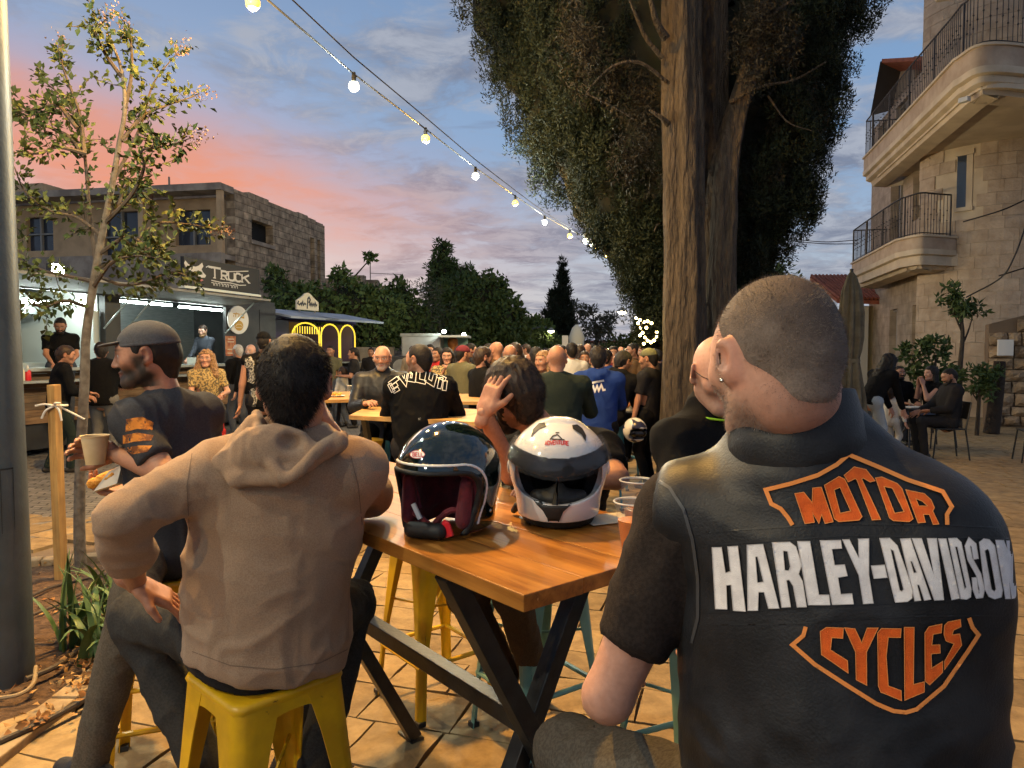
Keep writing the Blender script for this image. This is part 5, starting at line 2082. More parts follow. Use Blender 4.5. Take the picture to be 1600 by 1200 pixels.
# -- buildings
def wall_mesh(mb, L, H, ops, t=.3, x0=0., z0=0., y0=0.):
 xs = sorted({x0, x0 + L, *[o[0] for o in ops], *[o[1] for o in ops]})
 zs = sorted({z0, z0 + H, *[o[2] for o in ops], *[o[3] for o in ops]})
 for a, b in zip(xs[:-1], xs[1:]):
  run = None
  for c, d in zip(zs[:-1], zs[1:]):
   mx, mz = (a + b) / 2, (c + d) / 2
   if any(o[0] < mx < o[1] and o[2] < mz < o[3] for o in ops):
    if run:
     mb.bbox((a, y0, run[0]), (b, y0 + t, run[1]))
    run = None
   else:
    run = (run[0], d) if run else (c, d)
  if run:
   mb.bbox((a, y0, run[0]), (b, y0 + t, run[1]))
 return mb
M_RUIN = brick_mat('ruin_stone', (.60, .45, .295), (.44, .32, .21), (.30, .215, .14), .62, .30, .02, .95, .9, .5, 'XZ', .75)
M_PLASTER = M('old_plaster', (.62, .42, .235), .9, col2=(.46, .31, .17), ns=1.1, nd=7, bump=.3, bs=9)
M_CONC = M('concrete_edge', (.42, .34, .26), .9, col2=(.25, .195, .15), ns=1.6, nd=7, bump=.3, bs=8)
M_ROOMSHADE = M('room_shade_paint', (.012, .011, .010), .9)  # shade of the unlit rooms put into the colour
M_GLASS = M('window_glass', (.05, .06, .08), .08, spec=.6)
M_FRAME = M('window_frame', (.30, .28, .25), .7)
def ruin():
 C = at(366, 297, 28.0)                       # roof corner
 z1 = C[2]
 d = nrm(V3(1.45, 7.9, 0))
 rz = math.atan2(d[1], d[0])
 root = empty('abandoned_building', (C[0], C[1], 0), rz, "abandoned two-storey stone building with empty windows behind the food truck", 'building')
 L = 8.0
 def loc(px, py):
  r = ray(px, py)
  n = V3(-d[1], d[0], 0)
  t = ((C - _C) @ n) / (r @ n)
  p = _C + r * t - V3(C[0], C[1], 0)
  return float(p @ d), float(p[2])
 a = loc(393, 342)
 b = loc(427, 384)
 w1 = (a[0], b[0], loc(427, 384)[1], loc(393, 342)[1])
 s1, s2 = loc(485, 400), loc(492, 430)
 w2 = (s1[0], s2[0], 1.4, s1[1] + .9)
 s3, s4 = loc(496, 400), loc(501, 430)
 w3 = (s3[0], s4[0], 1.4, s1[1] + .9)
 mb = wall_mesh(MB(), L, z1, [w1, w2, w3], .35)
 mb.build('side_wall', M_RUIN, root)
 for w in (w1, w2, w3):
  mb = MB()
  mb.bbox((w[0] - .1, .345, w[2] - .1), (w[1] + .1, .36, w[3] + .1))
  mb.build('dark_opening', M_ROOMSHADE, root)  # near-black sheet behind the opening stands for the unlit room
 mb = MB()
 mb.bbox((w1[0] - .08, -.06, w1[2] - .16), (w1[1] + .08, .10, w1[2] - .003))
 mb.build('sill', M_CONC, root)
 rg = random.Random(2)
 x = .0
 while x < L - .4:
  w = rg.uniform(.5, 1.1)
  mb = MB()
  mb.bbox((x, .003, z1 + .002), (min(x + w - .02, L), .34, z1 + rg.choice((.05, .09, .16, .10))))
  mb.build('parapet_block', M_RUIN, root)
  x += w
 Wd = 12.5
 zf = z1 - 2.55
 mb = MB()
 mb.bbox((-.9, .02, z1 - .16), (-.003, Wd, z1 + .10))
 mb.bbox((.36, .36, z1 - .16), (L, Wd, z1 + .04))
 mb.build('roof_slab', M_CONC, root)
 mb = MB()
 mb.bbox((-.95, .0, zf - 1.3), (-.70, Wd, zf + .02))
 mb.bbox((-.70, .002, zf - .2), (.36, Wd, zf - .02))
 mb.build('balcony_front', M_CONC, root)
 fr = empty('front_wall', (.45, 0, 0), pi / 2, parent=root)
 ops = [(1.35, 2.9, zf + .55, zf + 1.95), (4.6, 6.2, zf - .05, zf + 2.0), (8.6, 9.9, zf + .5, zf + 1.9)]
 mb = wall_mesh(MB(), Wd - .36, z1 - .16, ops, .3, .36, 0, 0)
 for i in range(len(mb.v)):
  mb.v[i] = (mb.v[i][0], -mb.v[i][1] + .0, mb.v[i][2])
 mb.build('wall', M_PLASTER, fr)
 for o_ in ops:
  mb = MB()
  mb.bbox((o_[0], -.22, o_[2]), (o_[1], -.20, o_[3]))
  mb.build('window_pane', M_GLASS, fr)
  mb = MB()
  m_ = (o_[0] + o_[1]) / 2
  mb.bbox((m_ - .04, -.18, o_[2]), (m_ + .04, -.06, o_[3]))
  mb.bbox((o_[0], -.17, (o_[2] + o_[3]) / 2 - .03), (o_[1], -.07, (o_[2] + o_[3]) / 2 + .03))
  mb.build('window_bar', M_FRAME, fr)
 for ya in (.05, 3.4):
  mb = MB()
  mb.bbox((-.80, ya, zf + .02), (-.62, ya + .22, z1 - .163))
  mb.build('column', M_PLASTER, root)
 mb = MB()
 mb.tube([(-.66, 3.1, zf), (-.66, 3.1, z1 - .2)], .05, 8)
 mb.build('drain_pipe', M('rust_pipe', (.12, .06, .035), .8), root)
 mb = MB()
 mb.bbox((.4, 9.0, z1 + .105), (2.4, 12.4, z1 + .75))
 mb.build('roof_hut', M_PLASTER, root)
 mb = MB()
 mb.tube([(-.3, 2.6, z1 + .1), (-.3, 2.6, z1 + .55)], .04, 6)
 mb.build('roof_pipe', M_CONC, root)
 mb = MB()
 q = loc(353, 398)
 mb.bbox((-.98, .15, zf - .95), (-.955, .65, zf - .5))
 mb.build('flood_lamp_off', M('lamp_grey', (.30, .30, .32), .4), root)
 return root
ruin()
p0, p1 = at(505, 430, 42), at(632, 470, 42)
root = empty('stone_ruin', (p0[0], p0[1], 0), 0, "crumbling pale stone wall seen above the green tree", 'wall')
mb = MB()
rg = random.Random(4)
x = 0.
L = p1[0] - p0[0]
while x < L:
 w = rg.uniform(.4, .9)
 zt = np.interp(x / L, (0, .45, .75, 1), (p0[2] - .1, p0[2] - .1, p1[2] + .75, p1[2])) + rg.uniform(-.1, .15)
 mb2 = MB()
 mb2.bbox((x, 0, 0), (x + w - .01, .6, zt))
 mb2.build('wall_section', M_RUIN, root)
 x += w
mb = MB()
q = at(577, 424, 42) - V3(p0[0], p0[1], 0)
mb.tube([q + (0, .3, -.6), q + (0, .3, .55)], .03, 6)
mb.build('iron_post', M_CONC, root)
mb = MB()
q1, q2 = at(578, 426, 42) - V3(p0[0], p0[1], 0), at(626, 428, 42) - V3(p0[0], p0[1], 0)
mb.tube([q1 + (0, .3, 0), q2 + (0, .3, 0)], .02, 6)
mb.tube([q2 + (0, .3, 0), q2 + (0, .3, -1.6)], .03, 6)
mb.build('iron_rail', M_CONC, root)
# -- the apartment building on the right
M_STONE = M('sawn_stone', (.52, .40, .29), .85, col2=(.37, .265, .185), ns=2.2, nd=8, nr=.6, lo=.34, hi=.66, bump=.35, bs=22, bd=6, bdist=.012)
def vary(m, lo=.82, hi=1.15):
 nt = m.node_tree
 b = nt.nodes['Principled BSDF']
 src = b.inputs['Base Color'].links[0].from_socket
 oi = nt.nodes.new('ShaderNodeObjectInfo')
 mr = nt.nodes.new('ShaderNodeMapRange')
 mr.inputs[3].default_value, mr.inputs[4].default_value = lo, hi
 nt.links.new(oi.outputs['Random'], mr.inputs[0])
 sv = nt.nodes.new('ShaderNodeVectorMath')
 sv.operation = 'SCALE'
 nt.links.new(src, sv.inputs[0])
 nt.links.new(mr.outputs[0], sv.inputs['Scale'])
 nt.links.new(sv.outputs[0], b.inputs['Base Color'])
 return m
M_BLOCK = vary(M('stone_block', (.52, .405, .30), .85, col2=(.36, .265, .185), ns=3, nd=8, nr=.62, lo=.34, hi=.66, bump=.6, bs=20, bd=8, bdist=.02), .90, 1.08)
M_MOULD = M('moulding_stone', (.60, .49, .355), .8, col2=(.50, .40, .285), ns=2, nd=6, bump=.15, bs=14)
M_RAIL = M('iron_rail', (.018, .016, .015), .5)
M_ROUGH = vary(M('rough_stone', (.40, .285, .175), .95, col2=(.27, .18, .105), ns=5, nd=8, lo=.35, hi=.65, bump=1., bs=16, bd=8, bdist=.05), .75, 1.2)
M_TILE = M('roof_tile', (.33, .10, .055), .85, col2=(.24, .07, .04), ns=5)
def sweep(path, prof, name, mat, parent, closed_ends=True):
 P = [np.array(p, float) for p in path]
 n = len(P)
 vs, fs = [], []
 for i in range(n):
  t = nrm(P[min(i + 1, n - 1)] - P[max(i - 1, 0)])
  o = np.array((-t[1], t[0]))            # left of travel = outward
  for w, z in prof:
   vs.append((P[i][0] + o[0] * w, P[i][1] + o[1] * w, z))
 k = len(prof)
 for i in range(n - 1):
  for j in range(k):
   fs.append([i * k + j, i * k + (j + 1) % k, (i + 1) * k + (j + 1) % k, (i + 1) * k + j])
 if closed_ends:
  fs += [list(range(k)), [(n - 1) * k + j for j in range(k)][::-1]]
 mb = MB()
 mb.add(vs, fs)
 return mb.build(name, mat, parent, smooth=True, angle=28)
def apartment():
 root = empty('apartment_building', (11.0, 20.0, 0), 0, "stone apartment building with curved balconies on the right", 'building')
 o = np.array((11.0, 20.0))
 dr = np.array((.236, .972))
 dr = dr / np.linalg.norm(dr)
 out = np.array((-dr[1], dr[0]))              # towards the square (left)
 A = at(1331, 411, 23.0)[:2]
 def onl(s):                                  # s metres back from A along the line toward the camera
  return A - dr * s
 # --- curved near wall: courses of blocks on a rounded corner
 base = A - out * 1.35                        # main wall line
 c0 = np.array((13.4, 16.55))
 c1 = np.array((11.55, 16.95))
 c2 = np.array((10.78, 17.75))
 c3 = c2 + dr * 1.6
 path = [np.array((12.62 + 1.95 * cos(t), 18.9 + 1.95 * sin(t))) for t in np.radians(np.linspace(-55, -178, 26))]
 c2 = path[-1]
 P = np.array(path)
 sl = np.concatenate([[0], np.cumsum(np.linalg.norm(np.diff(P, axis=0), axis=1))])
 def pt(s):
  return np.array([np.interp(s, sl, P[:, 0]), np.interp(s, sl, P[:, 1])])
 Ltot = sl[-1]
 pb = [pt(s) - o for s in np.linspace(0, Ltot, 30)]
 sweep(pb, [(-.02, 0), (-.02, 12.5), (-.35, 12.5), (-.35, 0)], 'near_wall', M_MOULD, root)
 rg = random.Random(9)
 hole = (pt(Ltot - 1.9), pt(Ltot - 1.0))
 wa, wb = 2.72, 3.12            # window strip along the path
 count = 0
 rest = MB()
 z = 0.
 while z < 12.3:
  h = rg.choice((.27, .30, .33))
  s = -rg.random() * .4
  while s < Ltot:
   w = rg.uniform(.32, .62)
   s0, s1 = max(s, 0), min(s + w, Ltot)
   s += w
   if s1 - s0 < .08:
    continue
   if (z + h > 5.1 and z < 6.5) and s1 > wa and s0 < wb:
    continue
   e = rg.uniform(-.003, .004)
   k = 3
   vs = []
   for t in np.linspace(s0 + .003, s1 - .003, k):
    p_ = pt(t)
    q_ = pt(min(t + .05, Ltot)) - pt(max(t - .05, 0))
    nn = nrm(np.array((-q_[1], q_[0])))
    for zz, dd in ((z + .004, .012 + e), (z + h - .004, .012 + e), (z + h - .004, -.05), (z + .004, -.05)):
     vs.append((*(p_ - o + nn * dd), zz))
   fs = [[i * 4 + j, i * 4 + (j + 1) % 4, (i + 1) * 4 + (j + 1) % 4, (i + 1) * 4 + j] for i in range(k - 1) for j in range(4)] + [[0, 1, 2, 3], [8, 11, 10, 9]]
   if count < 300 and z > 1.5:
    mb = MB()
    mb.add(vs, fs)
    mb.build('stone_block', M_BLOCK, root)
    count += 1
   else:
    rest.add(vs, fs)
  z += h
 tag(rest.build('far_stone_blocks', M_STONE, root), kind='stuff')
 q0, q1 = pt(wa) - o, pt(wb) - o
 tt = nrm(q1 - q0)
 nn = np.array((-tt[1], tt[0]))
 for nm, m_, a_, b_, z0_, z1_, of in (('window_pane', M_GLASS, .40, .92, 5.16, 6.42, .004), ('window_reveal', M_MOULD, .06, .40, 5.16, 6.42, .008), ('window_sill', M_MOULD, 0., 1., 5.06, 5.155, .05), ('window_lintel', M_MOULD, 0., 1., 6.425, 6.55, .03)):
  p_, r_ = q0 + (q1 - q0) * a_, q0 + (q1 - q0) * b_
  mb = MB()
  mb.prism([V3(*(p_ - nn * .05), z0_), V3(*(r_ - nn * .05), z0_), V3(*(r_ - nn * .05), z1_), V3(*(p_ - nn * .05), z1_)], (0, 0, 0), V3(*(nn * (.05 + of)), 0))
  mb.build(nm, m_, root)
 # --- street-side wall behind the balconies
 w0 = c2 + dr * .1 - out * .25
 ws = [w0 - out * .02 - o, w0 + dr * 9 - o]
 rz = math.atan2(dr[1], dr[0])
 sw = empty('street_wall', (*(w0 - o), 0), rz, parent=root)
 ops = [(.35, 1.35, 5.25, 7.2), (1.8, 3.2, 7.6, 9.0), (2.3, 3.6, 4.95, 7.0), (.7, 1.15, .9, 2.9), (2.6, 3.4, .9, 2.9), (4.2, 5.2, 7.6, 9.0)]
 mb = wall_mesh(MB(), 6.0, 9.2, ops, .3, .0, 0, 0)
 for i in range(len(mb.v)):
  mb.v[i] = (mb.v[i][0], -mb.v[i][1], mb.v[i][2])
 mb.build('wall', brick_mat('street_stone', (.50, .385, .275), (.40, .30, .21), (.36, .27, .185), .5, .30, .008, .85, .35, .5, 'XZ', .45), sw)
 for q in ops:
  mb = MB()
  mb.bbox((q[0], -.25, q[2]), (q[1], -.22, q[3]))
  mb.build('window_pane', M_GLASS, sw)
  mb = MB()
  m_ = (q[0] + q[1]) / 2
  mb.bbox((m_ - .03, -.20, q[2]), (m_ + .03, -.10, q[3]))
  mb.bbox((q[0], -.20, q[3] - .06), (q[1], -.10, q[3]))
  mb.build('window_frame', M_FRAME, sw)
 # --- balconies
 def balcony(s_far, s_near, zt, depth_near, hgt, rad, rail, posts, near_end):
  far = onl(s_far)
  nb = onl(s_near)
  pts = [np.append(near_end, 0), np.append(near_end * .45 + (nb - dr * rad) * .55 - out * .0, 0), np.append(nb - dr * rad * .62 - out * rad * .30, 0), np.append(nb, 0)]
  arc = [q[:2] for q in catmull(pts, 9)]
  path_ = arc + [far]
  pth = [q - o for q in path_]
  back = far - out * 1.5 - o
  pth.append(back)
  full = pth
  b = empty('balcony', (0, 0, 0), 0, parent=root)
  f1 = sweep(full, [(0, zt - hgt), (0, zt - .05), (-.16, zt - .05), (-.16, zt - hgt)], 'fascia', M_STONE, b)
  sweep(full, [(.045, zt - .048), (.045, zt), (-.20, zt), (-.20, zt - .048)], 'coping', M_MOULD, b)
  za = zt - hgt
  sweep(full, [(.02, za - .003), (.02, za - .13), (-.06, za - .16), (-.3, za - .16), (-.3, za - .003)], 'moulding', M_MOULD, b)
  sweep(full, [(-.07, za - .163), (-.07, za - .28), (-.17, za - .33), (-.45, za - .33), (-.45, za - .163)], 'moulding', M_MOULD, b)
  sweep(full, [(-.20, za - .333), (-.26, za - .46), (-.60, za - .52), (-.60, za - .333)], 'moulding', M_MOULD, b)
  inner = [q - np.array(out) * 0 for q in full]
  wl = [full[0] + 0, ]
  mb = MB()
  poly = [(*q, za - .20) for q in full]
  k = len(poly)
  ends = [(*(far - out * 1.6 - o), za - .20), (*(near_end - out * 1.2 - o), za - .20)]
  poly = poly + [ends[1]]
  P3 = [np.array(q) for q in poly]
  cc = sum(P3) / len(P3)
  P4 = [np.array((q[0] * .88 + cc[0] * .12, q[1] * .88 + cc[1] * .12, q[2])) for q in P3]
  mb.prism(P4, (0, 0, -.18), (0, 0, .30))
  mb.build('slab', M_MOULD, b)
  Q = np.array(full)
  L = np.concatenate([[0], np.cumsum(np.linalg.norm(np.diff(Q, axis=0), axis=1))])
  off = .10
  def rp(s):
   p_ = np.array([np.interp(s, L, Q[:, 0]), np.interp(s, L, Q[:, 1])])
   return p_
  cen = np.mean(Q, 0) - np.append(0, 0)
  ss = np.linspace(0.05, L[-1] - .05, int(L[-1] / .12))
  inn = [rp(s) + (cen - rp(s)) / np.linalg.norm(cen - rp(s)) * off for s in ss]
  for zz, r_ in ((zt + .06, .012), (zt + rail, .020)):
   mb = MB()
   mb.tube([(*q, zz) for q in inn], r_, 6)
   mb.build('rail', M_RAIL, b)
  for i, q in enumerate(inn):
   mb = MB()
   big = i % 14 == 0
   mb.tube([(*q, zt + .0), (*q, zt + rail)], .020 if big else .0075, 6)
   if not big:
    for kz in ((.38, .62) if i % 2 else (.5,)):
     mb.sphere((*q, zt + rail * kz), .020, 6, 4)
   mb.build('baluster', M_RAIL, b)
  return b
 balcony(0, 5.0, at(1331, 411, 23.0)[2], 1., .34, .95, 1.02, 3, at(1494, 369, 17.75)[:2])
 s_far = 1.3
 z_up = 7.45
 nb = at(1482, 100, 14.5)
 s_near = float((A - nb[:2]) @ dr)
 balcony(s_far, s_near, z_up, 1., .42, 1.1, 1.05, 4, np.array((13.2, 14.9)))
 balcony(s_far + 5.3, s_near + .2, 10.35, 1., .42, 1.1, 1.05, 4, np.array((13.2, 14.9)))
 g = empty('gable', (0, 0, 0), 0, parent=root)
 a = at(1378, 92, 24) - V3(o[0], o[1], 0)
 b_ = at(1362, 178, 24.6) - V3(o[0], o[1], 0)
 c = at(1450, 88, 22) - V3(o[0], o[1], 0)
 mb = MB()
 mb.add([a, c, c + (3, .3, -.2), a + (3, 3, -.2)], [[0, 1, 2, 3]])
 mb.add([a + (0, 0, -.12), c + (0, 0, -.12), c + (3, .3, -.32), a + (3, 3, -.32)], [[3, 2, 1, 0]])
 mb.add([a, c, c + (0, 0, -.12), a + (0, 0, -.12)], [[0, 1, 2, 3]])
 mb.build('roof_tiles', M_TILE, g)
 mb = MB()
 mb.add([a, b_, b_ + (.9, .1, .25), a + (.9, .1, .0)], [[0, 1, 2, 3]])
 mb.add([a + (.05, .2, 0), b_ + (.05, .2, 0), b_ + (.95, .3, .25), a + (.95, .3, .0)], [[3, 2, 1, 0]])
 mb.build('eave', M('eave_wood', (.05, .04, .035), .8), g)
 mb = MB()
 w_ = at(1400, 160, 23.6) - V3(o[0], o[1], 0)
 mb.bbox((a[0] + .75, a[1] - .6, 5.0), (a[0] + 3, a[1] + .6, a[2] - .15))
 mb.build('gable_wall', M_STONE, g)
 for pts in ([(1600, 312, 16.3), (1560, 330, 16.5), (1500, 348, 17.2)], [(1600, 345, 16.2), (1580, 400, 16.3), (1558, 435, 16.5), (1505, 465, 17.3)], [(1600, 418, 16.2), (1555, 432, 16.5)]):
  mb = MB()
  mb.tube(catmull([at(*q) - V3(o[0], o[1], 0) + V3(-.0, -.12, 0) for q in pts], 6), .018, 6)
  mb.build('cable', M_RAIL, root)
 mb = MB()
 q = at(1507, 156, 14.2) - V3(o[0], o[1], 0)
 mb.box(q, (.06, .09, .045), rot((0, 0, 1), .5))
 mb.build('camera_housing', WHITE_P, root, bevel=.01)
 return root
WHITE_P = M('white_plastic', (.62, .60, .57), .5)
apartment()
def rough_wall():
 P0 = np.array((10.25, 15.3))
 P1 = np.array((12.6, 14.2))
 d = (P1 - P0) / np.linalg.norm(P1 - P0)
 L = np.linalg.norm(P1 - P0)
 root = empty('garden_wall', (P0[0], P0[1], 0), math.atan2(d[1], d[0]), "rough stone wall at the foot of the apartment building", 'wall')
 mb = MB()
 mb.add([(0, .06, 0), (L, .06, 0), (L, .06, 2.75), (.9, .06, 2.45), (0, .06, 2.2), (0, .5, 0), (L, .5, 0), (L, .5, 2.75), (.9, .5, 2.45), (0, .5, 2.2)],
   [[0, 1, 2, 3, 4], [9, 8, 7, 6, 5], [0, 5, 6, 1], [4, 3, 8, 9], [3, 2, 7, 8], [0, 4, 9, 5], [1, 6, 7, 2]])
 mb.build('mortar', M('mortar', (.16, .11, .07), .95, bump=.5, bs=30), root)
 rg = np.random.default_rng(3)
 z = 0.03
 k = 0
 while z < 2.6:
  h = rg.uniform(.20, .30)
  x = 0.0
  while x < L - .1:
   w = min(rg.uniform(.24, .52), L - x)
   zt = np.interp(x, (0, .9, L), (2.2, 2.45, 2.75))
   if z + h < zt + .05 and w > .1:
    n = 4
    xs = np.linspace(.015, w - .015, n)
    zs = np.linspace(.012, h - .012, n)
    vs = []
    for j in range(n):
     for i in range(n):
      e = min(i, n - 1 - i, j, n - 1 - j)
      vs.append((x + xs[i] + rg.normal() * .008, -(.015 if e == 0 else .05 + rg.uniform(0, .035)) + (.02 if e == 0 else 0), z + zs[j] + rg.normal() * .006))
    n0 = len(vs)
    ring = [0, 1, 2, 3, 7, 11, 15, 14, 13, 12, 8, 4]
    vs += [(vs[i][0], .07, vs[i][2]) for i in ring]
    fs = [[j * n + i, j * n + i + 1, (j + 1) * n + i + 1, (j + 1) * n + i] for j in range(n - 1) for i in range(n - 1)]
    fs += [[ring[i], n0 + i, n0 + (i + 1) % 12, ring[(i + 1) % 12]] for i in range(12)]
    mb = MB()
    mb.add(vs, fs)
    mb.build('stone', M_ROUGH, root)
   x += w
  z += h
 mb = MB()
 q = at(1580, 543, 14.55) - V3(P0[0], P0[1], 0)
 R = rot((0, 0, 1), -math.atan2(d[1], d[0]))
 q = R @ q
 mb.bbox((q[0] - .14, -.16, q[2] - .17), (q[0] + .14, -.06, q[2] + .17))
 mb.build('meter_box', WHITE_P, root, bevel=.01)
 return root
rough_wall()
root = empty('annex', (*at(1372, 550, 24)[:2], 0), 0, "small annex with red tiled roof edge and white posts behind the folded parasol", 'building')
o3 = V3(*at(1372, 550, 24)[:2], 0)
for x0, x1, m_, nm, dd in ((1345, 1356, M('white_wash', (.60, .57, .51), .8), 'post', 0.), (1356, 1366, M('cream_wash', (.38, .31, .17), .85), 'post', .15), (1366, 1384, M('blue_door', (.035, .055, .07), .6), 'door', .5)):
 a, b = at(x0, 550, 24) - o3, at(x1, 550, 24) - o3
 mb = MB()
 mb.bbox((a[0], dd, 0), (b[0], dd + .3, at(1350, 478, 24)[2]))
 mb.build(nm, m_, root)
a, b = at(1296, 452, 24) - o3, at(1382, 470, 24) - o3
mb = MB()
mb.add([(a[0], -.6, b[2]), (b[0], -.6, b[2] - .05), (b[0], 1.6, a[2] + .6), (a[0], 1.6, a[2] + .6), (a[0], -.6, b[2] - .12), (b[0], -.6, b[2] - .17), (b[0], 1.6, a[2] + .45), (a[0], 1.6, a[2] + .45)], [[0, 1, 2, 3], [7, 6, 5, 4], [0, 4, 5, 1], [1, 5, 6, 2], [3, 2, 6, 7], [0, 3, 7, 4]])
mb.build('tiled_roof', M_TILE, root)
for i in range(14):
 mb = MB()
 x = a[0] + (b[0] - a[0]) * (i + .5) / 14
 mb.tube([(x, -.62, b[2] + .03), (x, 1.6, a[2] + .64)], .05, 6)
 mb.build('roof_tile', M_TILE, root)
mb = MB()
mb.bbox((a[0], .9, 0), (a[0] + 3.5, 1.2, 2.4))
mb.build('back_wall', M_PLASTER, root)
for px0, px1, py, d, lab in ((560, 700, 520, 70, "far pale house behind the trailer and trees"), (880, 1060, 535, 95, "far low building beyond the crowd"), (1150, 1340, 505, 60, "distant house right of the big trunk")):
 a, b = at(px0, 550, d), at(px1, py, d)
 root = empty('distant_house', (a[0], a[1], 0), 0, lab, 'building', 'distant houses')
 mb = MB()
 mb.bbox((0, 0, 0), (b[0] - a[0], 6, b[2]))
 mb.build('wall', M_PLASTER, root)
 mb = MB()
 mb.bbox((-.2, -.2, b[2] + .003), (b[0] - a[0] + .2, 6.2, b[2] + .25))
 mb.build('roof', M_TILE, root)
 for k in range(4):
  x = (b[0] - a[0]) * (k + .5) / 4
  mb = MB()
  mb.bbox((x - .5, -.03, b[2] * .45), (x + .5, .02, b[2] * .75))
  mb.build('window', M_GLASS, root)
# -- food trucks
M_TRUCKBLK = M('truck_black', (.016, .016, .018), .45, col2=(.028, .028, .03), ns=3, bump=.1, bs=20)
M_STEEL = M('brushed_steel', (.55, .58, .57), .35, metal=.75, col2=(.42, .46, .45), ns=5, sc=(1, 1, 12))
M_WHITEPANEL = M('white_panel', (.62, .66, .62), .5)
M_AWN = M('hatch_grey', (.17, .17, .165), .6, col2=(.24, .24, .23), ns=4)
M_CREAM = M('sign_cream', (.66, .60, .46), .7)
M_GOLD = M('gold_print', (.55, .33, .06), .6)
M_SILVER = M('silver_print', (.55, .54, .52), .5)
M_PURPLE = M('purple_panel', (.045, .030, .10), .5)
def emis(name, col, s):
 return M(name, (0, 0, 0), .5, emit=col, es=s)
TUBE_W = emis('tube_white', (.86, 1.0, .93), 75.)
LED_Y = emis('led_yellow', (1.0, .66, .05), 1.1)
LED_G = emis('led_white_green', (.80, 1.0, .88), 60.)
TO = V3(-7.42, 10.6, 0)
TD = nrm(V3(.28, .96, 0))
TRZ = math.atan2(TD[1], TD[0])
def tloc(px, py, y=0.0, O=TO, D=TD):
 n = V3(-D[1], D[0], 0)
 r = ray(px, py)
 t = ((O + n * y - _C) @ n) / (r @ n)
 p = _C + r * t - O
 return float(p @ D), float(p[2])
